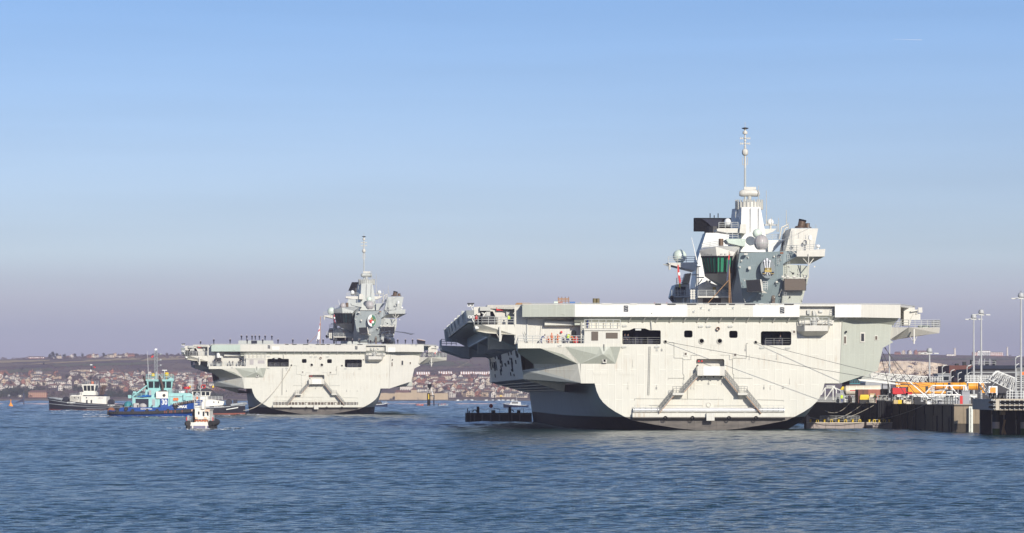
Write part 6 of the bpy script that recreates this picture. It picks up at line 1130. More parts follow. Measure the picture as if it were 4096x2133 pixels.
mb = MB(); mb.path([(*k4(408,770)[:1],1.2,3.5),(k4(408,0)[0],1.2,k4(0,500)[1]),(k4(425,0)[0],1.2,k4(0,488)[1]),(k4(650,0)[0],1.2,k4(0,488)[1]),(k4(665,0)[0],1.2,k4(0,500)[1]),(k4(665,0)[0],1.2,3.5)],.06,6); mb.tube((k4(540,0)[0],1.3,3.5),(k4(540,0)[0],1.3,k4(0,130)[1]),.05,6); mb.path([(k4(495,0)[0],1.3,k4(0,250)[1]),(k4(495,0)[0],1.3,k4(0,300)[1]),(k4(540,0)[0],1.3,k4(0,325)[1]),(k4(588,0)[0],1.3,k4(0,300)[1]),(k4(588,0)[0],1.3,k4(0,250)[1])],.05,6)
for z in (600,640,680,720): mb.tube((k4(415,0)[0],1.2,k4(0,z)[1]),(k4(640,0)[0],1.2,k4(0,z)[1]),.035,5)
mb.build('mast_frame','rail',t4)
for x in (512,540,566): MB().tube((k4(x,0)[0],1.3,k4(0,240)[1]),(k4(x,0)[0],1.3,k4(0,90)[1]),.03,5).build('aerial','white_paint',t4)
MB().cbox((k4(605,0)[0],1.3,k4(0,690)[1]),(.5,.5,1.2)).build('radar_box','tug_cream',t4); MB().cbox((k4(450,0)[0],1.3,k4(0,650)[1]),(.5,.4,.35)).build('lamp_box','rail',t4)
mb = MB()
for i in range(9): mb.sphere((-.75+.27*i,.35,1.45+.08*(i%2)),.16,8,6)
mb.build('rope_coil','orange',t4); MB().rail([(-1.0,.15,1.2),(1.4,.15,1.2)],.55,.3,1,.04).build('stern_rail','black',t4)
# ---- little boats and marks in mid harbour
def z7(x,y): return 1480+x/3.945, 1380+y/3.945
def rib(px, py, L_, m, label, name='rigid_inflatable', rz=0):
    g = G(px,py); o = thing(name,label,'inflatable boat',g,rz); MB().path([(-L_/2,-.8,.45),(L_*.25,-.8,.45),(L_/2,0,.65),(L_*.25,.8,.45),(-L_/2,.8,.45)],.38,8).build('tube',m,o,smooth=True); MB().box((-L_/2,-.7,-.1),(L_*.25,.7,.4)).build('floor','boat_navy',o); MB().cbox((-L_/2-.2,0,.8),(.5,.5,1.0)).build('outboard','black',o); MB().box((-.2,-.35,.4),(.4,.35,1.2)).build('console','canvas_grey',o); return o,g
rib(*z7(785,968),3.6,'orange','orange inflatable with two people near the beacon piles'); rib(*z7(1158,968),4.8,'tug_grey','grey inflatable with three people beside the beacon piles')
def launch(px, py, L_, label, hullm, cabm, rz):
    g = G(px,py); o = thing('launch',label,'launch',g,rz); st = [(-L_/2,1.6,1.3,1.3),(-L_*.2,1.9,1.6,1.3),(L_*.2,1.8,1.3,1.6),(L_*.42,.9,.5,2.0),(L_/2,.2,.1,2.2)]; hull(o,st,[hullm]); band(o,st,.9,1.02,.06,'white_paint','gunwale'); MB().ext([(-L_*.2,-1.2,1.2),(L_*.22,-1.1,1.4),(L_*.14,-1.1,2.9),(-L_*.18,-1.2,2.9)],(0,2.3,0)).build('cabin',cabm,o); MB().box((-L_*.14,-1.24,2.1),(L_*.12,1.24,2.65)).build('window','window_dark',o); MB().tube((-L_*.05,0,2.9),(-L_*.05,0,5.6),.06,5).tube((-L_*.05,-.6,4.2),(-L_*.05,.6,4.2),.05,5).build('mast','white_paint',o); MB().rail([(L_*.2,-1.5,1.7),(L_*.45,-.7,2.1)],.8,.8,2,.04).build('railing','rail',o); return o
o = launch(2062,1632,12,'white and navy harbour police launch with green check band behind the black barge','boat_navy','white_paint',math.radians(160))
for i in range(8): MB().box((-2+i*.6,-1.3,1.55+.22*(i%2)),(-1.7+i*.6,-1.22,1.77+.22*(i%2))).build('check_square','hivis',o)
launch(1512,1629.7,9.5,'dark blue launch showing beyond the moving carrier stern','boat_navy','black',math.radians(15))
g = G(*z7(930,965)); o = thing('beacon_piles','harbour beacon on black piles with lattice lantern and two black cone marks','navigation mark',g); s_ = F/g[1]
def bz(y): return H+(YH-(1380+y/3.945))*g[1]/F
for dx in (-5,-1,3,20): MB().tube(((dx)*1.0/s_*1,0,-1),(dx/s_,0,bz(760 if dx < 10 else 790)),.32 if dx != 3 else .42,8).build('pile','matt_black',o)
MB().tube((-1/s_,-.1,bz(860)),(-1/s_,-.1,bz(775)),.36,8).build('yellow_band','yellow',o); MB().tube((0,0,bz(800)),(20/s_,0,bz(803)),.22,6).build('crossbar','matt_black',o); MB().rail([(-6/s_,0,bz(755)),(4/s_,0,bz(755))],4,1.2,3,.12).build('lantern_cage','pipe_grey',o); MB().tube((2/s_,0,bz(755)),(2/s_,0,bz(600)),.1,5).build('staff','pipe_grey',o)
for y in (655,678): MB().lathe([(1.3,1.3),(.05,-1.3)],(3/s_,0,bz(y)),10).build('cone_mark','matt_black',o)
for x,y0,y1_,lab in ((1966,815,900,'black'),(2066,815,890,'yellow topped')): g = G(*z7(x,y1_)); q = H+(YH-(1380+y0/3.945))*g[1]/F; o = thing('mooring_pile',lab+' pile standing off the far beach','pile',g); MB().tube((0,0,-1),(0,0,q),.38,6).build('post','matt_black',o); MB().box((-.9,-.2,q),(.9,.2,q+1.2)).build('board','yellow' if 'yellow' in lab else 'matt_black',o)
o = MB().path([((px-CX)/F*2250, 2250+6*math.sin(px*.03), .15) for px in range(-120,2130,45)],.42,8).build('floating_boom','boom_pink'); tag(o,'long thin pinkish floating boom lying across the harbour','boom')
g = G(43,1626.7); o = thing('buoy','small orange conical buoy floating near the boom','buoy',g); MB().lathe([(1.1,0),(1.1,.6),(.2,2.2),(.2,3.0)],n=10).build('body','hazard_orange',o); MB().sphere((0,0,3.3),.35,8,6).build('top_mark','hazard_orange',o)
g = G(95,1618.5); o = thing('sea_mark','dark wedge shaped mark with a post on the boom','navigation mark',g); MB().tube((0,0,-.5),(0,0,7.5),.4,6).build('post','boat_navy',o); MB().ext([(-6,0,1.0),(-.5,0,1.6),(-.5,0,3.6)],(0,.5,0)).build('fin','boat_navy',o)
# ---- black barge pontoon
D = 797; o = thing('barge','black mooring barge with posts, chains and a red disc sign beside the moored carrier','barge',(W(1861,0,D)[0],D,0)); k = F/D
def q1(x,y): return (x-360)/2.235/k, H-(1150+y/2.235-YH)*D/F
x1,_ = q1(955,0); MB().box((0,0,-.6),(x1,7,q1(0,1122)[1])).build('hull','matt_black',o); MB().box((.03,-.15,q1(0,1135)[1]),(x1-.03,-.02,q1(0,1128)[1])).build('rubbing_strake','black',o)
for x in (362,400,435,470,505,580,660,745,770,840): MB().box((q1(x,0)[0],-.2,-.4),(q1(x,0)[0]+.35,-.02,q1(0,1125)[1])).build('rib','black',o)
for x,y,w in ((474,1065,.6),(758,1065,.55)): MB().box((q1(x,0)[0]-w/2,-.25,.3),(q1(x,0)[0]+w/2,.4,q1(0,y)[1])).build('post','matt_black',o)
for x,y,w in ((380,1082,.2),(395,1105,.3),(612,1098,.9),(838,1098,.8)): MB().box((q1(x,0)[0]-w/2,1,q1(0,1122)[1]),(q1(x,0)[0]+w/2,1.8,q1(0,y)[1])).build('bollard','matt_black',o)
for x in (445,775): c = q1(x,1110); MB().path([(c[0]+.42*math.cos(a),.6,c[1]+.38*math.sin(a)) for a in [math.pi*i/8-.3 for i in range(11)]],.12,6).build('towing_ring','matt_black',o)
c = q1(590,1060); MB().lathe([(.02,-.05),(.46,-.05),(.46,.05)],(c[0],.9,c[1]),18,'Y').build('red_disc','red',o); MB().tube((c[0],1,q1(0,1122)[1]),(c[0],1,c[1]),.06,5).build('disc_pole','matt_black',o)
for a,b_ in ((420,474),(485,575),(600,745),(770,880)): p,q = q1(a,1080),q1(b_,1080); n = 8; MB().path([(p[0]+(q[0]-p[0])*i/n,.5,p[1]-.35*math.sin(math.pi*i/n)) for i in range(n+1)],.035,4).tube((p[0],.5,q1(0,1122)[1]),(p[0],.5,p[1]),.05,5).tube((q[0],.5,q1(0,1122)[1]),(q[0],.5,q[1]),.05,5).build('chain_rail','pipe_grey',o)
p = q1(640,1122); MB().path([(p[0]-.6,1,p[1]),(p[0]-.6,1,p[1]+1.0),(p[0]+.6,1,p[1]+1.0),(p[0]+.7,1,p[1])],.05,5).build('handrail','pipe_grey',o)
# ---- foam: wakes and wash, too fine to count
rf = random.Random(21); mb = MB()
def foam(px0, px1, py, n, spread, w0=.25, w1=1.6):
    for _ in range(n):
        g = G(rf.uniform(px0,px1), py+rf.gauss(0,spread)); w = rf.uniform(w0,w1); d = w*rf.uniform(.25,.6); m_ = 7; a0 = rf.uniform(0,6)
        pts = [(g[0]+w*math.cos(2*math.pi*i/m_)*rf.uniform(.5,1.1), g[1]+d*3*math.sin(2*math.pi*i/m_)*rf.uniform(.5,1.1), .16+rf.uniform(0,.12)) for i in range(m_)]; mb.add(pts,[tuple(range(m_))])
foam(905,975,1717,26,.7,.15,.7); foam(650,735,1717,12,.8,.12,.5); foam(745,850,1720,16,.8,.12,.5); foam(330,450,1661,40,1.2,.3,1.6); foam(200,420,1652,24,3,.3,1.2); foam(440,800,1668.5,40,.5,.2,1.0); foam(940,1000,1659,26,.8,.2,1.0); foam(180,300,1644,16,.8,.3,1.4); foam(830,930,1664,30,1.5,.3,1.2); foam(330,440,1670,40,1.0,.3,1.3); foam(520,790,1669.5,50,.6,.25,1.1); foam(950,1060,1660.5,44,.9,.25,1.2); foam(205,330,1645.5,30,.6,.3,1.4); foam(330,470,1646,24,.7,.3,1.4); foam(760,840,1724,26,1.6,.12,.45); foam(840,960,1722,22,1.6,.12,.5)
o = mb.build('wake_foam','foam_white',recalc=False); tag(o,'broken white foam of tug and workboat wakes','foam',kind='stuff')
# ================================================================== the quay on the right
for n, c, r in (('concrete_shaded',(.11,.09,.066),.9),('concrete_tan',(.42,.33,.22),.9),('quay_top',(.24,.21,.18),.9),('pontoon_grey',(.34,.29,.27),.85),('crane_orange',(.80,.34,.02),.4),('crane_red',(.55,.015,.02),.4),('container_brown',(.16,.055,.04),.6),('container_red',(.36,.12,.08),.6),('tank_cream',(.68,.62,.50),.5),('galv',(.42,.43,.43),.5),('jetty_grey',(.30,.31,.31),.7),('jetty_cream',(.50,.44,.35),.7),('brick_brown',(.13,.05,.04),.85),('shed_dark',(.035,.034,.04),.7),('steel_pile',(.02,.022,.026),.7),('weed',(.05,.08,.015),.9),('crate_wood',(.55,.42,.22),.8),('clad_grey',(.30,.31,.33),.6)):  # dark and tan concrete: shaded and sunlit tones of one quay wall
    mat(n, c, r, var=.22, scale=.7, streak=.5 if n.startswith(('concrete','steel','pontoon')) else 0, streakcol=(.01,.01,.012) if n.startswith('concrete') else None)
def XE(D): return 73-.048*(D-557)
ZQ = 4.5
E0, E1 = (76.5,569.5), (XE(572),572)
o = MB().ext([(E0[0],E0[1],-1),(E1[0],E1[1],-1),(XE(1100),1100,-1),(260,1100,-1),(260,568,-1)],(0,0,ZQ+1)).build('quay',['concrete_shaded']); tag(o,kind='structure')  # side wall coloured dark for its shade
o2 = MB().add([(E0[0]+.2,E0[1]+.2,ZQ+.006),(E1[0]+.2,E1[1],ZQ+.006),(XE(1095)+.2,1095,ZQ+.006),(255,1095,ZQ+.006),(255,568.2,ZQ+.006)],[(4,3,2,1,0)]).build('quay_apron','quay_top',o,recalc=False)
d = Vector((E0[0]-E1[0],E0[1]-E1[1],0)); nrm = Vector((d[1],-d[0],0)).normalized()*.06; a = Vector((*E1,0)); b_ = Vector((*E0,0))
MB().add([a-nrm+Vector((0,0,1.4)), b_-nrm+Vector((0,0,1.4)), b_-nrm+Vector((0,0,ZQ-.3)), a-nrm+Vector((0,0,ZQ-.3))],[(0,1,2,3)]).build('corner_sunlit_sheet','concrete_tan',o,recalc=False); MB().add([a+nrm*1.3+Vector((0,0,1.4)), b_+nrm*1.3+Vector((0,0,1.4)), b_+nrm*1.3+Vector((0,0,ZQ-.3)), a+nrm*1.3+Vector((0,0,ZQ-.3))],[(0,1,2,3)]).build('corner_sunlit_sheet','concrete_tan',o,recalc=False)  # tan sheets paint the sunlit corner over the dark wall
MB().path([(E0[0],E0[1],ZQ),(E1[0],E1[1],ZQ),(XE(760),760,ZQ)],.12,5).build('quay_coping','jetty_cream',o)
for k in range(15): D = 574+k*9; MB().box((XE(D)-.12,D,-.5),(XE(D)+.1,D+.35,ZQ-.2)).build('wall_joint','matt_black',o)
for k in range(9): D = 576+k*12; MB().box((XE(D)-.3,D,-.5),(XE(D)+.1,D+4,2.4+.2*(k%3))).build('wall_buttress','concrete_shaded',o)
# fender panels
g = thing('fender_panel','tall black corrugated fender panels standing against the quay wall','fender',(XE(637),637,0))
for k in range(2):
    w = Vector((-.2,-1.9*k*0,0)); x0 = W(3508+k*34,0,637)[0]-XE(637); x1 = W(3541+k*29,0,637)[0]-XE(637); p = MB().box((x0+.03,-.6+.1*k,-.5),(x1-.03,.9,5.15-.1*k)).build('panel','steel_pile',g)
    for j in range(5): t = x0+(x1-x0)*(j+.5)/5; MB().tube((t,-.65+.1*k,-.4),(t,-.65+.1*k,5.0-.1*k),.1,5).build('corrugation','matt_black',p)
# railing along the edge, each post its own piece
f = thing('quay_railing','grey post and chain railing along the quay edge','railing',(0,0,0)); post = MB().tube((0,0,0),(0,0,1.2),.065,5).mesh('post','rail'); Dk = 573.
pts = []
while Dk < 755: pts.append(Vector((XE(Dk)+.5,Dk,ZQ+.01))); Dk += 1.5
for p in pts: put('post',post,p,parent=f)
for hh in (.55,1.1): MB().path([q for p, n_ in zip(pts,pts[1:]) for q in (p+Vector((0,0,hh)), (p+n_)/2+Vector((0,0,hh-.16)))]+[pts[-1]+Vector((0,0,hh))],.025,4).build('chain','galv',f)
loop = MB().path([(-.5,0,0),(-.5,0,1.35),(-.42,0,1.48),(.42,0,1.48),(.5,0,1.35),(.5,0,0)],.055,6).mesh('ladder_hoop','galv')
for px, D in ((3425,705),(3416,712),(3520,655),(3535,655),(3612,628),(3637,620),(3850,578),(3870,575),(3870,590),(3396,718),(3380,722),(3450,690),(3470,684),(3490,676),(3556,640),(3590,634),(3660,614),(3682,608),(3704,603),(3726,600),(3760,593),(3785,590),(3810,586),(3832,582)):
    o = put('ladder_hoop',loop,(W(px,0,D)[0],D,ZQ+.01)); tag(o,'grey tubular ladder hoop at the quay edge','ladder hoop','tubular hoops along the quay edge')
mb = MB()
for k in range(26): mb.box((-.28,-.05,.3+k*.2),(.28,.02,.36+k*.2)) if k % 2 else None
tg = thing('tide_gauge','white tide gauge board on the quay corner','tide gauge',(74.75,570.0,0)); MB().box((-.32,0,-.2),(.32,.12,4.2)).build('board','radome_white',tg)
for k in range(20): MB().box((-.2,-.03,.1+k*.2),(.05,.0,.2+k*.2)).build('graduation','black',tg)
def qbox(name, label, cat, px0, px1, y0, y1_, D, depth, m, base=True, group=None, sub=()):
    a = W(px0,y0,D); b_ = W(px1,y1_,D); z0 = ZQ+.012 if base else b_[2]; o = thing(name,label,cat,((a[0]+b_[0])/2,D,z0),0,group); w = b_[0]-a[0]; MB().box((-w/2,0,0),(w/2,depth,a[2]-z0)).build('body',m,o)
    return o, w, a[2]-z0
# mobile crane
D = 640; s_ = F/D; o = thing('mobile_crane','orange mobile crane with red counterweight and boom lying level on the quay','crane',(W(3567,0,D)[0],D,ZQ))
def cq(px,py): return (px-3567)/s_, H+(YH-py)/s_-ZQ
def cbx(name,m,px0,px1,y0,y1_,w0=-1.3,w1=1.3,pts=None): (a,b_),(c,d) = cq(px0,y0),cq(px1,y1_); return MB().box((a,w0,d),(c,w1,b_)).build(name,m,o)
cbx('counterweight','crane_red',3567,3620,1552,1576,-1.5,1.5); cbx('counterweight_tray','crane_red',3573,3645,1568,1578,-1.4,1.4); cbx('slewing_body','crane_orange',3630,3715,1540,1570,-1.4,1.4); cbx('engine_cover','crane_orange',3582,3632,1540,1548,-1.2,1.2); cbx('slewing_base','crane_orange',3640,3780,1566,1574,-1.2,1.2)
MB().ext([(cq(3582,1528)[0],-.6,cq(0,1530)[1]),(cq(3720,1531)[0],-.6,cq(0,1531)[1]),(cq(3720,1540)[0],-.6,cq(0,1541)[1]),(cq(3582,1534)[0],-.6,cq(0,1534)[1])],(0,1.2,0)).build('boom_foot','crane_orange',o)
for k,(p0,p1,y0,y1_) in enumerate(((3700,3850,1531,1558),(3850,3895,1530,1559),(3895,3902,1528.5,1560),(3904,3910,1529,1560),(3912,3918,1530,1559),(3920,3935,1532,1560))): a,b_ = cq(p0,y0),cq(p1,y1_); zc = (a[1]+b_[1])/2; r = (a[1]-b_[1])/2; MB().tube((a[0],0,zc),(b_[0],0,zc),r*1.05,12).build('boom_section','crane_orange',o,smooth=True)
cbx('boom_head','crane_orange',3928,3938,1553,1572,-.4,.4); cbx('cab','window_dark',3602,3628,1571,1586,-1.4,-.3); cbx('chassis','white_paint',3585,3905,1577,1590,-1.35,1.35); cbx('chassis_mudguard','tug_cream',3735,3830,1588,1604,-1.3,1.3); cbx('truck_cab','steel_pile',3575,3630,1575,1606,-1.3,1.3)
for px in (3590,3625,3665,3700,3745,3785,3840,3880): c = cq(px,1605); MB().lathe([(.25,-1.5),(.6,-1.5),(.62,-1.1),(.3,-1.1)],(c[0],0,.62),16,'Y').build('wheel','fender_rubber',o)
for px in (3650,3820): c = cq(px,1600); MB().box((c[0]-.2,-3.2,.1),(c[0]+.2,3,.5)).box((c[0]-.3,-3.3,0.01),(c[0]+.3,-2.7,.14)).build('outrigger','white_paint',o)
for px in (3740,3772,3806,3838,3870): a,b_ = cq(px,1533),cq(px+2,1557); MB().box((a[0],-.72,b_[1]),(a[0]+.07,-.68,a[1])).build('boom_seam','black',o)
for px,w in ((3645,1.0),(3672,.8),(3698,.5)): a,b_ = cq(px,1545),cq(px,1566); MB().box((a[0],-1.43,b_[1]),(a[0]+w,-1.41,a[1])).build('access_panel','black' if w < .6 else 'crane_orange',o)
MB().path([(cq(3640,0)[0],0,cq(0,1532)[1]),(cq(3760,0)[0],0,cq(0,1526)[1]),(cq(3930,0)[0],0,cq(0,1530)[1])],.04,5).build('hoist_rope','black',o); MB().tube((cq(3720,0)[0],-.3,cq(0,1572)[1]),(cq(3790,0)[0],-.3,cq(0,1556)[1]),.22,8).build('luffing_ram','galv',o)
MB().lathe([(.35,-.5),(.35,.5)],(cq(3612,0)[0],0,cq(0,1536)[1]),12,'Y').build('winch_drum','black',o)
# lattice trusses
def truss(root, pts_t, pts_b, depth, r, name, m='white_paint', n=10):
    t0,t1 = Vector(pts_t[0]),Vector(pts_t[1]); b0,b1 = Vector(pts_b[0]),Vector(pts_b[1]); dv = Vector((0,depth,0))
    for q,nm in ((t0,'chord'),(b0,'chord')): pass
    for s0,s1 in ((t0,t1),(b0,b1),(t0+dv,t1+dv),(b0+dv,b1+dv)): MB().tube(s0,s1,r*1.5,5).build('chord',m,root)
    for v in (Vector((0,0,0)),dv):
        mb = MB()
        for i in range(n):
            p,q = t0.lerp(t1,i/n)+v,b0.lerp(b1,i/n)+v; p2,q2 = t0.lerp(t1,(i+1)/n)+v,b0.lerp(b1,(i+1)/n)+v
            mb.tube(p,q,r,4); mb.tube(p,q2,r*.8,4); mb.tube(q,p2,r*.8,4) if i % 2 else None
        mb.tube(t1+v,b1+v,r,4); mb.build('bracing',m,root)
    MB().add([b0+Vector((0,.05,.02)),b1+Vector((0,.05,.02)),b1+dv,b0+dv],[(0,1,2,3)]).build('walkway','galv',root,recalc=False)
o = thing('gangway','long white lattice gangway sloping from the quay up to the moored carrier','gangway',(0,652,0)); truss(o,[(*W(3480,1491,652)[:1],0,W(3480,1491,652)[2]),(W(3712,0,652)[0],0,W(0,1508,652)[2])],[(W(3435,0,652)[0],0,W(0,1514,652)[2]),(W(3712,0,652)[0],0,W(0,1533,652)[2])],2.2,.07,'gangway',n=14)
MB().box((W(3712,0,652)[0],-.2,ZQ),(W(3718,0,652)[0],2.4,W(0,1508,652)[2])).build('tower_leg','steel_pile',o); MB().rail([(W(3718,0,652)[0],0,W(0,1533,652)[2]),(W(3772,0,652)[0],0,W(0,1533,652)[2])],1.15,.5,4,.05).box((W(3712,0,652)[0],0,W(0,1536,652)[2]),(W(3772,0,652)[0],2.2,W(0,1533,652)[2])).build('landing','white_paint',o)
for px in (3725,3768): MB().tube((W(px,0,652)[0],1,ZQ),(W(px,0,652)[0],1,W(0,1535,652)[2]),.09,6).build('leg','white_paint',o)
o = thing('gangway','white box beam gangway lying below the long lattice gangway','gangway',(0,645,0)); MB().ext([W(3425,1513,0+645)-Vector((0,645,0)),W(3600,1534,645)-Vector((0,645,0)),W(3600,1540,645)-Vector((0,645,0)),W(3440,1524,645)-Vector((0,645,0))],(0,1.6,0)).build('beam','white_paint',o); MB().rail([W(3440,1514,645)-Vector((0,645,0)),W(3560,1529,645)-Vector((0,645,0))],.9,1.2,2,.05).build('railing','white_paint',o); MB().tube((W(3596,0,645)[0],.8,ZQ),(W(3596,0,645)[0],.8,W(0,1538,645)[2]),.1,6).build('leg','white_paint',o)
D = 600; o = thing('support_frame','white steel trestle frame standing before the orange crane','trestle',(0,D,0)); 
def fq(px,py): v = W(px,py,D); return Vector((v[0],0,max(v[2],ZQ+.05)))
for a,b_ in (((3730,1543),(3862,1543)),((3730,1543),(3690,1585)),((3690,1575),(3735,1608)),((3862,1543),(3880,1600)),((3735,1543),(3735,1600)),((3790,1543),(3757,1590)),((3800,1543),(3850,1600)),((3862,1543),(3862,1600)),((3640,1530),(3735,1612)),((3808,1543),(3808,1600)),((3735,1600),(3880,1600))): MB().tube(fq(*a),fq(*b_),.11,6).build('strut','white_paint',o)
for a,b_ in (((3735,1543),(3735,1600)),((3862,1543),(3862,1600))): MB().tube(fq(*a)+Vector((0,2.5,0)),fq(*b_)+Vector((0,2.5,0)),.11,6).build('leg','white_paint',o)
# vehicles, tank and boxes
D = 690; o = thing('tank_trailer','cream cylindrical tank trailer on the quay behind the containers','tank trailer',(W(3385,0,D)[0],D,ZQ)); L_ = W(3523,0,D)[0]-W(3385,0,D)[0]; zc = W(0,1562,D)[2]-ZQ; MB().tube((0,1,zc),(L_,1,zc+.1),.95,18).build('tank','tank_cream',o,smooth=True); MB().lathe([(.2,-.45),(.7,-.3),(.95,0)],(0,1,zc),18,'X').build('tank_end','tank_cream',o,smooth=True)
for k in range(5): MB().lathe([(.99,-.05),(.99,.05)],(L_*(k+.5)/5,1,zc),18,'X').build('tank_band','tug_cream',o)
MB().box((0,.2,.8),(L_,1.8,1.1)).build('chassis','steel_pile',o); MB().box((L_*.1,.02,zc-.1),(L_*.35,.08,zc+.05)).build('red_stripe','red',o)
for x in (.8,1.9,L_-1.8,L_-.7): MB().lathe([(.2,-.2),(.5,-.2),(.5,.15),(.2,.15)],(x,.2,.52),14,'Y').build('wheel','fender_rubber',o)
o,w,h = qbox('container','brown shipping container end on the quay below the tank','container',3433,3472,1558,1590,676,6,'container_brown'); MB().box((-.05,-.05,.1),(.05,.0,h-.1)).build('door_bar','black',o)
o,w,h = qbox('container','red corrugated shipping container beside the brown one','container',3472.5,3523,1558,1590,676,2.4,'container_red')
for k in range(9): MB().box((-w/2+w*(k+.2)/9,-.06,.1),(-w/2+w*(k+.6)/9,.0,h-.1)).build('corrugation','container_red',o)
MB().box((-w*.35,-.12,h*.2),(w*.05,-.07,h*.7)).build('placard','crate_wood',o)
D = 660; o = thing('forklift','dark forklift with a tall open mast and glazed cab on the quay','forklift',(W(3541,0,D)[0],D,ZQ)); 
for x in (-.55,.55): MB().box((x-.1,0,.2),(x+.1,.25,W(0,1535,D)[2]-ZQ)).build('mast_rail','steel_pile',o)
for z in (1.5,2.6,3.4): MB().box((-.6,.05,z),(.6,.2,z+.15)).build('mast_crossbar','steel_pile',o)
MB().box((-.9,.5,.5),(.9,3,1.4)).build('body','steel_pile',o); MB().box((-.75,.8,1.4),(.75,2.4,2.7)).build('cab','window_dark',o)
for x in (-.8,.8): MB().lathe([(.2,-.2),(.48,-.2),(.48,.2),(.2,.2)],(x,.9,.49),12,'Y').build('wheel','fender_rubber',o)
o,w,h = qbox('generator','yellow generator set with rounded hood by the quay railing','generator',3440,3478,1585,1599,668,2,'yellow',base=False); MB().lathe([(.3,-w/2+.1),(.3,w/2-.1)],(0,.4,h),10,'X').build('hood','yellow',o); MB().box((-w/2,.1,-.75),(w/2,1.8,-.02)).build('trailer','black',o)
o,w,h = qbox('locker','cream equipment box beside the yellow generator','box',3480,3503,1580,1600,672,1.5,'tank_cream'); o,w,h = qbox('crate','wooden crate by the tubular hoops','crate',3518,3533,1580,1600,662,1,'crate_wood'); o,w,h = qbox('cabinet','grey electrical cabinet next to the forklift','cabinet',3552,3568,1572,1605,640,1,'clad_grey')
o,w,h = qbox('crate','large pale wooden crate standing at the quay edge right of the fender panels','crate',3575,3592,1600,1614,621,1.6,'crate_wood'); o,w,h = qbox('crate','yellow crate butted against the large pale crate','crate',3592.5,3607,1600,1614,621,1.6,'yellow'); o,w,h = qbox('kiosk','small grey sentry kiosk near the quay corner','kiosk',3848,3879,1565,1606,583,1.6,'clad_grey'); MB().box((-w/2-.08,-.1,h),(w/2+.08,1.7,h+.12)).build('roof','jetty_grey',o)
o,w,h = qbox('hose_box','red hose box beside the grey kiosk','hose box',3840,3851,1582,1600,580,.5,'red'); o,w,h = qbox('noticeboard','white framed noticeboard with an orange picture on the quay','sign',3955,3990,1545,1580,560,.15,'cap_white',base=False); MB().box((-.35*w,-.03,.35),(.3*w,-.01,h-.2)).build('picture','hazard_orange',o); 
for x in (-.5,.5): MB().box((x-.06,.02,-1.6),(x+.06,.12,0)).build('leg','galv',o)
rb = random.Random(4)
for k in range(44):
    px = 3340+k*11.8; D = rb.uniform(582,622) if px > 3640 else rb.uniform(-8,20)+745-.42*(px-3340); D = max(D, 585); hgt = rb.uniform(.7,1.5); m_ = rb.choice(('white_paint','tank_cream','clad_grey','black','steel_pile','galv')); w = rb.uniform(.6,1.3)
    lab = {'white_paint':'white','tank_cream':'cream','clad_grey':'grey','black':'black','steel_pile':'dark steel','galv':'galvanised'}[m_]; o = thing('equipment_case',lab+' equipment case among the gear on the quay','equipment case',(W(px,0,D)[0],D,ZQ+.012),0,'equipment cases, '+lab); MB().box((-w/2,0,0),(w/2,.9,hgt)).build('body',m_,o); MB().box((-w/2+.05,-.03,hgt*.6),(w/2-.05,-.005,hgt*.9)).build('panel','black' if m_ != 'black' else 'galv',o)
# steelwork close to the carrier's side
o = thing('brow_tower','white scaffold brow tower between the carrier side and the quay','scaffold tower',(0,690,0)); D = 690
for a,b_ in (((3300,1552),(3300,1600)),((3332,1552),(3332,1600)),((3300,1552),(3332,1552)),((3300,1600),(3332,1552)),((3285,1580),(3300,1552)),((3305,1545),(3340,1545)),((3345,1560),(3345,1600)),((3332,1545),(3345,1560)),((3330,1548),(3362,1562))): p,q = W(*a,D),W(*b_,D); MB().tube((p[0],0,max(ZQ,p[2])),(q[0],0,max(ZQ,q[2])),.12,5).build('strut','white_paint',o)
for k in range(6): x = W(3345+k*4.2,0,D)[0]; MB().tube((x,-.5,ZQ),(x,-.5,ZQ+1.9),.08,5).build('gas_bottle','galv',o)
o,w,h = qbox('pump_unit','grey pump unit with yellow hood by the scaffold tower','pump',3360,3378,1560,1600,700,1.5,'clad_grey'); MB().ext([(-.4,-.1,h),(.5,-.1,h),(.6,-.1,h+.6),(0,-.1,h+.7)],(0,1.2,0)).build('hood','yellow',o)
# second gangway and stair tower at the right
D = 600; o = thing('gangway','steep white truss gangway with open framework at the stair platform','gangway',(0,D,0)); q_ = lambda px,py: (W(px,0,D)[0],0,W(0,py,D)[2])
truss(o,[q_(3990,1484),q_(4066,1514)],[q_(3955,1518),q_(4055,1566)],2.0,.042,'gangway',n=6); 
for k in range(3): MB().tube(q_(3962+k*10,1512-k*10),q_(3985+k*6,1484),.08,5).build('end_strut','white_paint',o)
MB().tube(q_(4040,1555),(q_(4040,1555)[0],.5,ZQ),.12,6).build('leg','white_paint',o)
o = thing('stair_tower','white stair platform with railings and a long flight of steps','stair tower',(0,605,0)); D = 605; p = q_(3868,1528); q = q_(3962,1528); MB().box((p[0],0,p[2]-.2),(q[0],2.5,p[2])).build('platform','white_paint',o); MB().rail([p,q],1.15,.55,4,.05).rail([(p[0],2.5,p[2]),(q[0],2.5,q[2])],1.15,.55,4,.05).build('platform_railing','white_paint',o)
for px in (3875,3920): MB().tube((W(px,0,D)[0],1.2,ZQ),(W(px,0,D)[0],1.2,p[2]-.2),.12,6).build('leg','galv',o)
a,b_ = Vector(q_(3915,1528)),Vector((q_(3975,0)[0],0,ZQ+.1)); MB().tube(a,b_,.1,5).tube(a+Vector((0,1.1,0)),b_+Vector((0,1.1,0)),.1,5).build('stringer','white_paint',o); MB().tube(a+Vector((0,0,1)),b_+Vector((0,0,1)),.05,5).tube(a+Vector((0,0,.5)),b_+Vector((0,0,.5)),.05,5).build('stair_rail','white_paint',o)
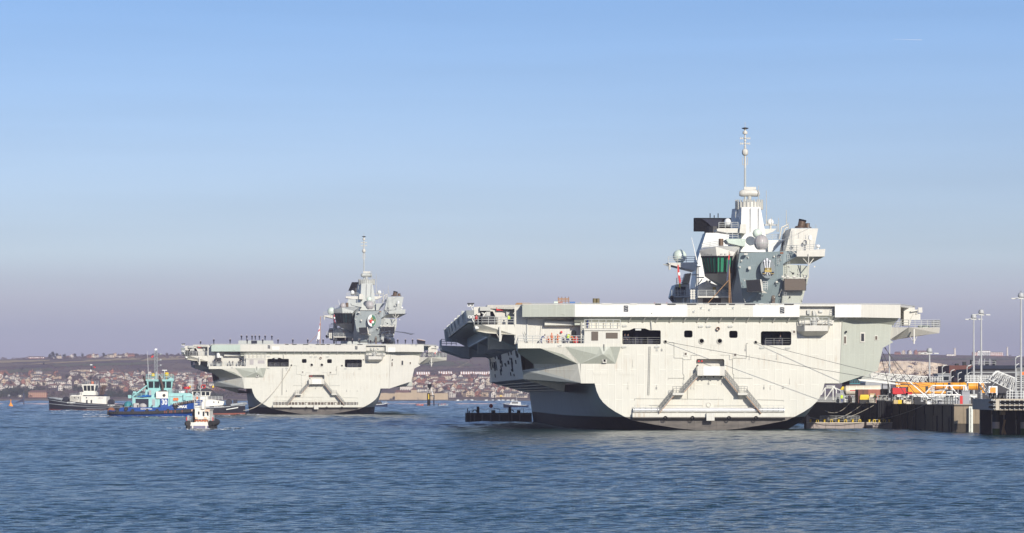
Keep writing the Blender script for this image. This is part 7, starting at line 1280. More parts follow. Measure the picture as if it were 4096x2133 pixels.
for k in range(16): t = a.lerp(b_,(k+.5)/16); MB().box((t[0]-.14,0,t[2]),(t[0]+.14,1.1,t[2]+.05)).build('tread','white_paint',o)
D = 640; q_ = lambda px,py: (W(px,0,D)[0],0,W(0,py,D)[2]); o = thing('access_tower','grey scaffold access tower with white rails beyond the steep gangway','scaffold tower',(0,D,0))
for px in (4066,4096,4125): MB().tube((W(px,0,D)[0],0,ZQ),(W(px,0,D)[0],0,W(0,1490,D)[2]),.1,6).build('leg','galv',o)
for y in (1495,1525,1550): MB().rail([q_(4066,y),q_(4125,y)],1.0,.9,3,.05).box((q_(4066,y)[0],0,q_(4066,y)[2]-.15),(q_(4125,y)[0],2,q_(4066,y)[2])).build('platform','rail',o)
MB().ext([(q_(4085,1490)[0],-.1,q_(0,1500)[2]),(q_(4125,1490)[0],-.1,q_(0,1500)[2]),(q_(4125,1490)[0],-.1,q_(0,1488)[2]),(q_(4085,1490)[0],-.1,q_(0,1488)[2])],(0,.05,0)).build('banner','orange',o)
# lamp masts
def mast(px, ytop, D, kind, label, group=None):
    p = W(px,ytop,D); o = thing('lamp_mast' if kind != 'small' else 'lamp_post',label,'lamp post',(p[0],D,ZQ),0,group); h = p[2]-ZQ
    MB().tube((0,0,0),(0,0,h),.23 if kind == 'tall' else .11,8,.15 if kind == 'tall' else .07).build('pole','galv',o)
    if kind == 'tall':
        MB().lathe([(.2,-.2),(.55,0),(.6,.25),(.45,.7),(.1,.85)],(0,0,h),12).build('hub','galv',o,smooth=True)
        for k in range(6): a = k*math.pi/3+.3; MB().tube((0,0,h-.1),(1.3*math.cos(a),1.3*math.sin(a),h-.25),.06,5).cbox((1.55*math.cos(a),1.55*math.sin(a),h-.3),(.75,.5,.2)).build('floodlight','rail',o)
    else:
        MB().tube((0,0,h-.3),(.3,0,h+.1),.05,5).ext([(.1,-.2,h-.05),(.75,-.2,h+.2),(.75,-.2,h+.34),(.1,-.2,h+.12)],(0,.4,0)).build('lamp_head','rail',o); MB().tube((0,0,h-1.6),(.25,0,h-1.3),.05,5).ext([(.1,-.2,h-1.4),(.6,-.2,h-1.1),(.6,-.2,h-.98),(.1,-.2,h-1.25)],(0,.4,0)).build('lamp_head','rail',o)
mast(3895,1272,720,'tall','tall grey lamp mast behind the stair platform, shorter of the pair'); mast(3925,1254,700,'tall','tall grey lamp mast behind the stair platform, taller of the pair'); mast(4084,1188,640,'tall','tall thick lamp mast rising behind the scaffold access tower'); mast(3718,1408,690,'tall','lamp mast standing at the landing of the long lattice gangway'); mast(3558,1310,800,'tall','lamp mast half hidden behind the carrier starboard sponson')
for px,y,D,lab in ((4062,1430,600,'slim post with two stacked floodlights beside the steep gangway'),(3868,1466,620,'slim post with two stacked floodlights over the stair platform'),(3769,1466,655,'thin lamp post by the long gangway landing'),(3803,1484,700,'thin lamp post before the brown brick building'),(3832,1494,720,'thin lamp post before the low red brick wall')): mast(px,y,D,'small',lab)
# buildings behind the quay
def bld(name,label,px0,px1,y0,y1_,D,depth,m): a,b_ = W(px0,y0,D),W(px1,y1_,D); o = thing(name,label,'building',((a[0]+b_[0])/2,D,ZQ)); w = b_[0]-a[0]; MB().box((-w/2,0,0),(w/2,depth,a[2]-ZQ)).build('wall',m,o); return o,w,a[2]-ZQ
o,w,h = bld('brick_building','brown brick workshop with dark round towers and roof plant',3797,3985,1462,1560,930,25,'brick_brown')
for k in range(3): MB().lathe([(2.3,0),(2.3,h-1.5-.4*k)],(-w/2+3+k*5.2,-.6,0),16).build('dark_silo','shed_dark',o,smooth=True)
for k in range(6): MB().box((-w/2+2+k*2,2,h),(-w/2+2.8+k*2,4,h+.5+.5*(k%3))).build('roof_plant','steel_pile',o)
for k in range(4): MB().tube((w*.05+k*1.4,2,h),(w*.05+k*1.4,2,h+1.8),.12,5).build('vent_pipe','galv',o)
MB().box((w*.18,-.1,h-2.6),(w*.33,0,h-.8)).build('louvre','shed_dark',o); MB().rail([(0,1,h),(w/2,1,h)],1.1,1.4,2,.07).build('roof_rail','galv',o)
o,w,h = bld('long_shed','long low dark shed with a shallow roof behind the lamp masts',3885,4180,1476,1560,860,30,'shed_dark'); MB().add([(-w/2-.5,-.5,h),(w/2+.5,-.5,h),(w/2+.5,15,h+1.0),(-w/2+2.5,15,h+1.0)],[(0,1,2,3)]).build('roof','shed_dark',o,recalc=False); MB().box((-w/2,-.06,h-1.0),(w/2,-.0,h-.7)).build('eaves_band','jetty_grey',o)
o,w,h = bld('low_brick_wall_block','low red brick block in front of the brown workshop',3828,3868,1511,1560,880,6,'container_red'); o,w,h = bld('office_block','grey flat roofed office with a dark window band near the chalk cliff',3752,3800,1498,1560,900,10,'clad_grey'); MB().box((-w*.4,-.06,h*.78),(w*.4,0,h*.92)).build('window_band','window_dark',o); MB().box((-w/2-.2,-.2,h),(w/2+.2,10,h+.25)).build('roof','jetty_grey',o)
o,w,h = bld('glazed_shed','brown shed with a dark glazed upper band beyond the carrier side',3398,3457,1518,1570,880,20,'brick_brown'); MB().ext([(-w/2,-.1,h*.78),(w/2,-.1,h*.78),(w/2,-.1,h*1.0),(0,-.1,h*1.18),(-w/2,-.1,h*1.0)],(0,20,0)).build('upper_storey','teal',o)
for k in range(9): MB().box((-w/2+w*(k+.1)/9,-.16,h*.82),(-w/2+w*(k+.8)/9,-.1,h*.99)).build('pane','window_dark',o)
o,w,h = bld('marquee','pale grey tent-roofed store behind the tank trailer',3462,3562,1530,1570,800,12,'clad_grey'); MB().ext([(-w/2,-.1,h),(w/2,-.1,h),(w*.38,-.1,h+1.2),(-w*.3,-.1,h+1.2)],(0,12,0)).build('roof','rail',o)
p = W(3690,1500,1000); r_ = random.Random(8); o = thing('bare_tree','bare twiggy tree standing before the chalk cliff','tree',(p[0],1000,ZQ)); t = MB(); t.tube((0,0,0),(0,0,5),.35,6,.2); c = MB()
for k in range(40): a = r_.uniform(0,6.28); e_ = r_.uniform(1.2,3.2); z = r_.uniform(3.5,6.0); q = (e_*math.cos(a),e_*math.sin(a),z+r_.uniform(1,2.8)); t.tube((0,0,z-1),q,.07,4,.02); leafquads(c,q,.9,.9,.8,12,.14,r_)
t.build('trunk','bark',o); c.build('crown','twig',o,recalc=False)
# ---- jetty on piles at the far right
D = 520; o = thing('piled_jetty','concrete jetty head on round piles with black timber fenders','jetty',(71.2,D,0)); zt,zb_ = W(0,1596,D)[2],W(0,1641,D)[2]
MB().ext([(0,0,zb_),(30,0,zb_),(30,32,zb_),(1.4,32,zb_)],(0,0,zt-zb_)).build('deck','jetty_grey',o); zc = lambda y: W(0,1480+y/4.471,D)[2]
MB().box((.3,-.12,zb_),(30,-.02,zc(705))).box((.3,-.12,zc(545)),(30,-.02,zt)).box((.3,-.12,zc(640)),(30,-.02,zc(615))).build('front_beam','jetty_cream',o); xx = lambda x: W(3680+x/4.471,0,D)[0]-71.2
MB().box((xx(1350),-.3,zb_),(xx(1418),-.125,zt)).build('front_post','jetty_cream',o)
for y0,y1_ in ((553,605),(640,692)):
    MB().box((xx(1420),-.4,zc(y1_)),(29,-.13,zc(y0))).build('timber_fender','matt_black',o); MB().ext([(xx(1215),-.4,(zc(y0)+zc(y1_))/2),(xx(1250),-.4,zc(y0)),(xx(1345),-.4,zc(y0)),(xx(1345),-.4,zc(y1_)),(xx(1250),-.4,zc(y1_))],(0,.27,0)).build('timber_fender','matt_black',o)
for x in (1310,1335,1430,1515,1600,1685,1770,1850):
    for y in (553,605,640,692): MB().cbox((xx(x),-.44,zc(y)),(.13,.08,.12)).build('bolt_head','galv',o)
for px in (3984,4096): c = W(px,0,530); MB().tube((c[0]-71.2,10,-3),(c[0]-71.2,10,zb_),.52,14).build('pile','steel_pile',o,smooth=True); MB().lathe([(.54,-1),(.54,1.0)],(c[0]-71.2,10,0),14).build('weed_band','weed',o,smooth=True); MB().lathe([(.535,1.0),(.535,2.0)],(c[0]-71.2,10,0),14).build('pale_band','pontoon_grey',o,smooth=True)
MB().box((W(3999,0,535)[0]-71.2,14,W(0,1660,535)[2]),(W(4018,0,535)[0]-71.2,15,zb_)).build('tie_block','concrete_tan',o); MB().tube((W(4012,0,540)[0]-71.2,18,2.3),(W(3999,0,540)[0]-71.2,18,-.5),.18,6).tube((W(4005,0,540)[0]-71.2,18,1.2),(W(4018,0,540)[0]-71.2,18,-.5),.18,6).build('brace','wood',o)
for k in range(16): x = 2.4+k*1.9; MB().box((x,30,-1),(x+1.75,31,zb_)).build('sheet_pile','steel_pile',o); MB().tube((x-.08,29.95,-1),(x-.08,29.95,2.2+.8*(k%3)),.05,5).build('pile_seam','galv',o)
MB().rail([(xx(1560),.3,zt),(29,.3,zt)],1.15,.8,3,.045).build('jetty_railing','white_paint',o)
bol = MB().box((-.55,-.3,0),(.55,.3,.18)).lathe([(.3,.18),(.22,.5),(.34,.8),(.1,.9)],n=10).mesh('bollard','black')
for x in (1275,1345,1440,1510): q = put('mooring_hook',bol,(71.2+xx(x),D+.9,zt)); tag(q,'black quick-release mooring hook on the jetty head','mooring hook','black mooring hooks on the jetty head')
mb = MB(); mb.path([(71.2+xx(1230),D+4,zt+.6),(71.2+xx(1420),D+4,zt+2.6)],.05,5); o = mb.build('gangplank','galv'); tag(o,'thin grey gangplank rail slanting over the jetty head','gangplank')
# ---- floating pontoon with yellow bollards
D = 632; zt = W(0,1690,D)[2]
for px0,px1,lab in ((3225,3457,'grey floating pontoon with a railing and yellow bollards between carrier and quay'),(3466,3570,'short grey floating pontoon with yellow bollards at the fender panels')):
    a,b_ = W(px0,0,D)[0],W(px1,0,D)[0]; o = thing('pontoon',lab,'pontoon',(a,D,0)); L_ = b_-a; n = 6 if L_ > 6 else 3
    for k in range(n): MB().box((L_*k/n+.02,0,-.6),(L_*(k+1)/n-.02,5,zt)).build('float','pontoon_grey',o)
    MB().box((0,-.08,zt-.12),(L_,-.0,zt+.04)).build('edge_beam','jetty_cream',o)
    for k in range(n+2):
        x = L_*(k+.6)/(n+2.2); mb = MB()
        if k % 2: mb.path([(x-.18,.4,zt),(x-.18,.4,zt+.42),(x,.4,zt+.52),(x+.18,.4,zt+.42),(x+.18,.4,zt)],.07,6)
        else: mb.lathe([(.16,0),(.16,.42),(.24,.46),(.24,.52)],(x,.4,zt),10)
        mb.build('bollard','yellow',o)
    if L_ > 6:
        mb = MB(); xa,xb = W(3282,0,D)[0]-a,W(3440,0,D)[0]-a; mb.rail([(xa,.8,zt),(xb,.8,zt)],1.15,1.5,3,.04); mb.rail([(xa,.82,zt),(xa+1.4,.82,zt)],1.1,.28,1,.03); mb.rail([(xb-2.2,.82,zt),(xb,.82,zt)],1.1,.28,1,.03); mb.build('pontoon_railing','galv',o); MB().ext([(0,.5,zt),(1.2,.5,zt),(.3,.5,zt+1.4),(0,.5,zt+1.4)],(0,3,0)).build('ramp_block','pontoon_grey',o)
    else: mb = MB(); mb.path([(.9,.6,zt),(1.3,.6,zt+.5),(L_-1.0,.6,zt+.42),(L_-.9,.6,zt)],.05,5); mb.build('low_rail','galv',o)
    MB().path([(1,-.1,zt-.1),(L_*.3,-.14,zt-.45),(L_*.6,-.14,zt-.5),(L_-.5,-.1,zt-.1)],.04,5).build('fender_rope','rope_dark',o)
# ================================================================== people
def person_mesh(name, joints, mats, zsplit=.86, head=1.5):
    """one skinned body; joints: dict of lists. mats: top, trousers, skin, shoes"""
    me = bpy.data.meshes.new(name); v = []; e = []; r = []
    def add(p, rad, par=None):
        v.append(p); r.append(rad); i = len(v)-1
        if par is not None: e.append((par, i))
        return i
    J = joints; pel = add(J['pelvis'], .15); sp = add(J['spine'], .14, pel); ch = add(J['chest'], .155, sp); nk = add(J['neck'], .06, ch); h0 = add(J['head'], .10, nk); h1 = add(J['crown'], .085, h0); hands = []
    nose = add(tuple(Vector(J['head'])+Vector(J['face'])*.115), .02, h0)
    for s in ('l','r'):
        q = ch
        for p, rad in zip(J['arm_'+s], (.075,.055,.042,.035)): q = add(p, rad, q)
        hands.append(Vector(J['arm_'+s][-1])); d = (Vector(J['arm_'+s][-1])-Vector(J['arm_'+s][-2])).normalized(); u = d.orthogonal().normalized()
        for k in range(4): f1 = add(tuple(hands[-1]+d*.05+u*(k-1.5)*.022), .010, q); add(tuple(hands[-1]+d*(.10+.012*(1.5-abs(k-1.5)))+u*(k-1.5)*.024), .008, f1)
        add(tuple(hands[-1]+d*.03+u*.055), .010, q)
        q = pel
        for p, rad in zip(J['leg_'+s], (.10,.075,.05,.05,.04)): q = add(p, rad, q)
    me.from_pydata(v, e, []); ob = bpy.data.objects.new(name, me); col.objects.link(ob)
    m1 = ob.modifiers.new('s','SKIN'); 
    for i, sv in enumerate(me.skin_vertices[0].data): sv.radius = (r[i], r[i]*(.72 if i in (pel,sp,ch) else 1)); sv.use_root = i == 0
    m2 = ob.modifiers.new('d','SUBSURF'); m2.levels = 1; m2.render_levels = 1
    dg = bpy.context.evaluated_depsgraph_get(); out = bpy.data.meshes.new_from_object(ob.evaluated_get(dg)); bpy.data.objects.remove(ob)
    out.materials.clear()
    for q in mats: out.materials.append(M[q])
    hz_ = J['neck'][2]; pz = J['pelvis'][2]
    for f in out.polygons:
        c = f.center; f.material_index = 0
        if (c-Vector(J['head'])).length < .20 and c[2] > hz_+.03: f.material_index = 2
        elif min((c-h).length for h in hands) < .12: f.material_index = 2
        elif c[2] < .10: f.material_index = 3
        elif c[2] < pz-.03: f.material_index = 1
    out.shade_smooth(); return out
def pose(kind):
    J = dict(pelvis=(0,0,.92), spine=(0,-.01,1.12), chest=(0,0,1.32), neck=(0,0,1.50), head=(0,-.02,1.62), crown=(0,-.01,1.73), face=(0,-1,0))
    J['leg_l'] = [(-.09,0,.84),(-.11,-.01,.48),(-.12,.02,.10),(-.12,-.02,.05),(-.13,-.16,.04)]; J['leg_r'] = [(.09,0,.84),(.11,-.01,.48),(.12,.02,.10),(.12,-.02,.05),(.13,-.16,.04)]
    if kind == 'ease': J['arm_l'] = [(-.19,0,1.40),(-.25,.08,1.13),(-.10,.17,.95),(-.03,.17,.93)]; J['arm_r'] = [(.19,0,1.40),(.25,.08,1.13),(.10,.17,.97),(.03,.18,.96)]
    elif kind == 'stand': J['arm_l'] = [(-.19,0,1.40),(-.25,.02,1.12),(-.24,-.06,.88),(-.24,-.09,.80)]; J['arm_r'] = [(.19,0,1.40),(.25,.0,1.12),(.22,-.2,1.0),(.18,-.27,1.0)]
    elif kind == 'work': J['arm_l'] = [(-.19,-.05,1.38),(-.24,-.22,1.16),(-.16,-.46,1.14),(-.14,-.54,1.14)]; J['arm_r'] = [(.19,-.05,1.38),(.24,-.22,1.16),(.16,-.46,1.12),(.14,-.54,1.12)]
    elif kind == 'bend':
        J.update(spine=(0,-.10,1.08), chest=(0,-.28,1.22), neck=(0,-.43,1.32), head=(0,-.53,1.38), crown=(0,-.60,1.46), face=(0,-.8,-.5)); J['arm_l'] = [(-.19,-.28,1.24),(-.24,-.45,1.02),(-.18,-.62,.95),(-.16,-.68,.93)]; J['arm_r'] = [(.19,-.28,1.24),(.24,-.45,1.02),(.18,-.62,.95),(.16,-.68,.93)]
    elif kind == 'crouch':
        J.update(pelvis=(0,.12,.40), spine=(0,.02,.58), chest=(0,-.12,.75), neck=(0,-.22,.90), head=(0,-.28,1.0), crown=(0,-.30,1.11)); J['arm_l'] = [(-.19,-.12,.82),(-.26,-.3,.6),(-.18,-.48,.5),(-.16,-.55,.48)]; J['arm_r'] = [(.19,-.12,.82),(.26,-.3,.6),(.18,-.48,.5),(.16,-.55,.48)]
        J['leg_l'] = [(-.10,.06,.38),(-.16,-.30,.50),(-.14,.02,.12),(-.14,-.02,.05),(-.15,-.14,.04)]; J['leg_r'] = [(.10,.06,.38),(.16,-.30,.50),(.14,.02,.12),(.14,-.02,.05),(.15,-.14,.04)]
    elif kind == 'sit':
        J.update(pelvis=(0,.1,.42), spine=(0,.1,.62), chest=(0,.08,.82), neck=(0,.06,1.0), head=(0,.04,1.12), crown=(0,.05,1.23)); J['arm_l'] = [(-.19,.08,.90),(-.25,-.02,.65),(-.18,-.25,.6),(-.16,-.33,.6)]; J['arm_r'] = [(.19,.08,.90),(.25,-.02,.65),(.18,-.25,.6),(.16,-.33,.6)]
        J['leg_l'] = [(-.1,.05,.40),(-.12,-.36,.44),(-.12,-.38,.12),(-.12,-.40,.05),(-.12,-.52,.04)]; J['leg_r'] = [(.1,.05,.40),(.12,-.36,.44),(.12,-.38,.12),(.12,-.40,.05),(.12,-.52,.04)]
    return J
cap = MB().lathe([(.10,0),(.112,.03),(.15,.07),(.145,.10),(.02,.115)],n=12).mesh('cap','cap_white',smooth=True); brim = None
def helmet(m): return MB().lathe([(.15,-.02),(.125,.0),(.12,.06),(.08,.12),(.02,.14)],n=12).mesh('helmet',m,smooth=True)
PM = {}
def person(kind, outfit, loc, rz, label, group=None, hat=None):
    tops = {'navy':('navy','navy'),'orange':('orange','orange'),'hivis':('hivis','overall_blue'),'hivis_dark':('hivis','navy'),'blue':('overall_blue','overall_blue'),'red':('red','navy'),'dark':('navy','navy')}[outfit]; key = (kind, outfit)
    if key not in PM: PM[key] = person_mesh('person', pose(kind), [tops[0],tops[1],'skin','black'])
    o = thing('person', label, 'person', loc, rz, group); put('body', PM[key], parent=o); c = pose(kind)['crown']
    if hat: put('hat', hat, (c[0],c[1],c[2]-.035), parent=o)
    return o
H_W, H_O, H_B = helmet('white_paint'), helmet('orange'), helmet('hair')
def on(fr, v, dz=0): w = fr.world(v); return (w[0], w[1], w[2]+dz)
# sailors along the second carrier's deck edge, backs or faces to us
SL = 'sailor in dark uniform and white cap standing at ease along the moving carrier deck edge'
def sailor(v, label=SL, group='sailors lining the moving carrier deck edge', rz=None, kind='ease'): person(kind,'navy',on(R2,v),R2.a+(rnd.gauss(0,.15) if rz is None else rz),label,group,cap)
for x in (522,717,920,1105,1288,1464,1642,1825): p = l2(x,380,-.6); sailor((p[0],-.6,DECK))
for x in (275,403,538,625,712,812,975,1073,1165,1256,1342,1400): p = l3(x,398,-.4); sailor((p[0],-.4,DECK))
p = l2(1762,380,.5); person('stand','navy',on(R2,(p[0],.5,DECK)),R2.a+1.2,'sailor in dark uniform attending the white ensign staff',None,cap); p = l3(826,398,1.0); sailor((p[0]+.4,1.2,DECK),'sailor in dark uniform stooping beside another at the deck edge',None,kind='bend')
for k in range(15): p = l3(1412+k*5.2,398,4+k*1.6); sailor((p[0],4+k*1.6,DECK),'sailor in dark uniform in the close rank on the starboard deck corner','rank of sailors on the starboard deck corner')
p = l2(365,380,6); person('sit','navy',on(R2,(p[0],6,DECK)),R2.a,'person in dark clothes crouched at the port deck corner',None,cap)
a,b_ = l2(812,380,9), l2(1240,337,9); zr = DECK+1.35; mb = MB(); mb.ext([(a[0],9,DECK+.005),(b_[0],9,DECK+.005),(b_[0]-.3,9,zr),(a[0]+.15,9,zr)],(0,4,0)); rp_ = thing('deck_ramp','low grey raised platform on the moving carrier deck with sailors on top','platform',R2.o,R2.a); mb.build('block','ship_side',rp_); MB().box(((a[0]+b_[0])/2-1.5,8.97,DECK+.05),((a[0]+b_[0])/2+.3,8.995,zr-.06)).build('panel','navy',rp_)
for x in (852,915,978,1017,1066,1134,1214): p = l2(x,337,10); sailor((p[0],10,zr),'sailor in dark uniform standing on the low grey platform','sailors on the low grey deck platform')
spz = z1(900,500,-.9)[2]
for x in (512,550,612,708,748,815,850): p = l2(x,640,.4); sailor((p[0],.4,spz),'sailor in dark uniform on the port quarter sponson behind the rail','sailors on the port quarter sponson')
ssz = z3(1300,357,4)[2]
for k,x in enumerate((1508,1528,1548,1565,1583,1612,1640,1658,1676)): p = l3(x,545,5.5+.5*(k%3)); person('ease','red' if k == 5 else 'navy',on(R2,(p[0],5.5+.5*(k%3),ssz)),R2.a,'sailor in red coat among the group on the starboard sponson' if k == 5 else 'sailor in dark uniform crowding the starboard sponson rail',None if k == 5 else 'sailors on the starboard sponson',cap)
# workers on the moored carrier
def worker(v, kind, outfit, label, rz=0, hat=None): person(kind,outfit,on(R1,v),R1.a+rz,label,None,hat)
for x,y,kind,outfit,lab,rz,hat in ((1040,.6,'bend','blue','worker in blue overalls leaning forward on the carrier sponson',1.4,H_B),(1132,.5,'stand','orange','worker in orange overalls standing by the sponson rail',2.6,H_O),(1105,.2,'crouch','orange','worker in orange overalls crouching at the sponson rail',-.6,H_O),(1185,1.2,'work','orange','worker in orange overalls reaching up to a red fitting',2.4,H_W),(1268,.6,'stand','blue','worker in blue with white helmet beside the yellow vest',3,H_W),(1283,.4,'stand','hivis','worker in yellow vest and blue trousers on the sponson',.2,H_W),(1325,1.0,'bend','orange','worker in orange bending at the dark doorway',-1.6,H_B)):
    p = z1(x,495,y); worker((p[0],y,spz),kind,outfit,lab,rz,hat)
p = z1(1352,480,.8); o = thing('valve_unit','red valve unit on the carrier sponson beside the doorway','valve',on(R1,(p[0],.8,spz)),R1.a); MB().box((-.3,0,0),(.3,.4,.9)).build('body','red',o); MB().lathe([(.1,-.1),(.25,-.08),(.25,.02)],(0,-.05,1.0),10,'Y').build('wheel','red',o)
p = z1(1218,400,2.6); o = thing('fire_hose_reel','red hose fitting on the sponson bulkhead','hose reel',on(R1,(p[0],1.9,p[2])),R1.a); MB().lathe([(.08,-.1),(.2,-.08),(.2,.08),(.08,.1)],(0,0,0),12,'Y').build('drum','red',o); MB().box((-.08,.05,-.1),(.08,.28,.1)).build('bracket','ship_light',o)
gz = zp(1000,487,2)[2]; p = zp(1318,480,3); worker((p[0],3,gz),'stand','hivis_dark','person in bright yellow jacket on the carrier gallery',.3,H_B); p = zp(740,440,4); worker((p[0],3.4,gz),'stand','red','person in red on the carrier gallery behind the netting',.3,H_B)
p = z1(1452,350,-.5); worker((p[0],-.55,z1(1425,385,-.9)[2]+.32),'stand','blue','worker in blue on the cabin roof of the sponson',2,H_B)
p = z2(222,508,1.2); bz_ = z2(222,508,0)[2]; worker((p[0],1.2,bz_),'stand','navy','sailor in dark top inside the wide port opening',.2,H_B); p = z2(250,508,1.8); worker((p[0],1.8,bz_),'stand','navy','second sailor further inside the wide port opening',.6,H_B); bz_ = z2(1610,518,0)[2]; p = z2(1612,518,.9); worker((p[0],.9,bz_),'stand','navy','person looking out of the starboard mooring opening',.2,H_B)
p = l3(1195,620,3.5)
# quay workers
for px,D,lab,outfit in ((3367,688,'worker in yellow vest beside the scaffold tower on the quay','hivis'),(3500,664,'worker in yellow vest by the equipment box on the quay','hivis'),(3797,606,'worker in dark clothes climbing by the white trestle','dark')): w = W(px,0,D); person('stand',outfit,(w[0],D,ZQ+.012 if outfit == 'hivis' else ZQ+2.2),.3,lab,None,H_W if outfit == 'hivis' else H_B)
mb = MB(); w = W(3797,0,606.3); o = thing('step_platform','small white step platform under the climbing worker','platform',(w[0],606,ZQ+.012)); MB().box((-.5,-.3,2.05),(.5,.7,2.18)).build('tread','white_paint',o)
for x,y in ((-.45,-.25),(.45,-.25),(-.45,.65),(.45,.65)): MB().tube((x,y,0),(x,y,2.05),.05,5).build('leg','white_paint',o)
# crews of the inflatables
for (x,y),n,lab in ((z7(785,966),2,'person in dark kit aboard the orange inflatable'),(z7(1158,966),3,'person in dark kit aboard the grey inflatable')):
    g = G(x,y+.5)
    for k in range(n): person('sit','navy' if k % 2 else 'red',(g[0]-.9+.9*k,g[1],.05+.35),-1.57,lab,lab+' crew',H_B)
# ================================================================== flags, helicopter, gun, ropes, birds, deck clutter
def flagstaff(fr, x0, y0, y1_, zf, label, flagm, Y, root_lab):
    pass
a = l3(238,388,.8); b_ = l3(244,48,.8); o = thing('ensign_staff','wooden staff with drooping white ensign at the moving carrier stern','flagpole',R2.world((a[0],.8,DECK)),R2.a); h = b_[2]-DECK; MB().tube((0,0,0),(.2,0,h),.11,8,.08).build('staff','wood',o); MB().tube((-3.8,0,0),(.05,0,h*.45),.05,5).build('stay','wood',o)
sec = []
for i in range(12): t = i/11; sec.append([(.1-.25*t-1.15*t*t*(1-.2*math.sin(t*9)),.05*math.sin(i*1.3),h*(.97-.84*t)),(.12-.15*t+.12*math.sin(i*.9),-.06*math.sin(i*1.7),h*(.99-.80*t)+.05)])
fl = MB().loft(sec,cap=False).build('ensign','cap_white',o,recalc=False)
for t0,t1 in ((.06,.2),(.3,.36),(.58,.64)): i0 = int(t0*11); p,q = Vector(sec[i0][0]),Vector(sec[i0][1]); r2_ = Vector(sec[min(11,i0+1)][0]); MB().ext([p+Vector((0,-.05,0)),q+Vector((0,-.05,0)),q+Vector((0,-.05,-.55)),r2_+Vector((0,-.05,0))],(0,.02,0)).build('red_cross','red',fl)
a = z4(566,1310,2); b_ = z4(565,940,2); o = thing('ensign_staff','tall wooden staff with furled dark flag and a stay at the moored carrier stern','flagpole',R1.world((a[0],2,DECK)),R1.a); h = b_[2]-DECK; MB().tube((0,0,0),(0,0,h),.08,8,.06).build('staff','wood',o); q = z4(408,1308,2); MB().tube((q[0]-a[0],0,.1),(-.1,0,z4(548,1148,2)[2]-DECK),.06,5).build('stay','wood',o); MB().tube((.35,0,0),(.05,0,h*.75),.05,5).build('stay','wood',o)
MB().loft([[(-.12,-.1,h*.93),(.1,-.1,h*.93)],[(-.28,-.1,h*.75),(.05,-.1,h*.75)],[(-.4,-.1,h*.58),(-.05,-.1,h*.6)],[(-.5,-.1,h*.44),(-.28,-.1,h*.45)]],cap=False).build('flag','boat_navy',o,recalc=False); MB().ext([(-.12,-.13,h*.93),(.1,-.13,h*.93),(.05,-.13,h*.84),(-.2,-.13,h*.84)],(0,.02,0)).build('flag_canton','red',o)
for fr,zz,pts in ((R1,z4,((195,1040),(205,1035),(216,1130),(222,1150),(212,1188),(206,1150),(198,1100))),(R2,l4,((228,962),(236,966),(240,1010),(246,1052),(236,1055),(228,1010)))):
    Y = 118; P_ = [zz(x,y,Y) for x,y in pts]; b0 = Vector((P_[0][0],Y,DECK+3)); o = thing('signal_hoist','red and white signal flags hanging beside the island of the '+('moored' if fr is R1 else 'moving')+' carrier','flag',fr.world(b0),fr.a); MB().ext([p-b0 for p in P_],(0,.06,0)).build('flag','red',o); c = sum(P_,Vector())/len(P_)-b0; MB().ext([c+Vector((-.25,-.04,.6)),c+Vector((.2,-.04,.7)),c+Vector((.3,-.04,.05)),c+Vector((-.1,-.04,0))],(0,.03,0)).build('flag_panel','cap_white',o); MB().ext([c+Vector((-.05,-.04,-1.6)),c+Vector((.35,-.04,-1.6)),c+Vector((.3,-.04,-2.5)),c+Vector((0,-.04,-2.4))],(0,.03,0)).build('flag_panel','yellow',o) if fr is R1 else None; MB().tube(P_[0]-b0+Vector((0,0,2)),Vector((P_[0][0]-b0[0]+.1,0,-2.9)),.03,4).build('halyard','rope',o)
# helicopter on the second carrier
c = l3(1062,400,38); o = thing('helicopter','grey naval helicopter with five drooping rotor blades parked on the moving carrier','helicopter',R2.world((c[0],38,DECK)),R2.a+math.radians(172)); mat('heli_grey',(.075,.085,.10),.5)
secs = []
for y,w,z0,z1_ in ((-6.0,.5,1.0,1.8),(-5.2,1.1,.7,2.3),(-3.5,1.45,.55,3.0),(0,1.5,.5,3.2),(3,1.4,.6,3.1),(5.2,.9,1.3,2.9),(9,.45,2.0,2.9),(12.5,.25,2.4,3.0)):
    zc,hh = (z0+z1_)/2,(z1_-z0)/2; secs.append([(w*math.copysign(abs(math.cos(t))**.7,math.cos(t)),y,zc+hh*math.copysign(abs(math.sin(t))**.7,math.sin(t))) for t in [2*math.pi*i/14 for i in range(14)]])
MB().loft(secs,closed=True).build('fuselage','heli_grey',o,smooth=True); MB().loft([[(w*math.cos(t),y,3.3+hh*math.sin(t)) for t in [2*math.pi*i/10 for i in range(10)]] for y,w,hh in ((-3.6,.5,.3),(-2.5,1.2,.65),(1.5,1.2,.75),(4,.5,.3))],closed=True).build('engine_cowling','heli_grey',o,smooth=True)
for x in (-.7,0,.7): MB().lathe([(.1,-3.6),(.38,-3.6),(.42,-3.2),(.38,-2.4)],(x,0,3.35),12,'Y').build('engine_intake','rust' if x else 'black',o)
MB().loft([[(-.9,-5.75,1.75),(.9,-5.75,1.75)],[(-1.15,-5.0,2.45),(1.15,-5.0,2.45)]],cap=False).build('windscreen','window_dark',o,recalc=False); MB().ext([(-.1,11.3,2.9),(-.1,13.4,5.4),(-.1,12.6,5.4),(-.1,10.4,2.9)],(.2,0,0)).build('tail_fin','heli_grey',o); MB().box((-1.9,11.5,3.2),(.1,12.6,3.3)).build('tailplane','heli_grey',o)
MB().lathe([(.5,3.9),(.35,4.3),(.6,4.5),(.6,4.75),(.3,5.0)],(0,-.3,0),12).build('rotor_hub','heli_grey',o)
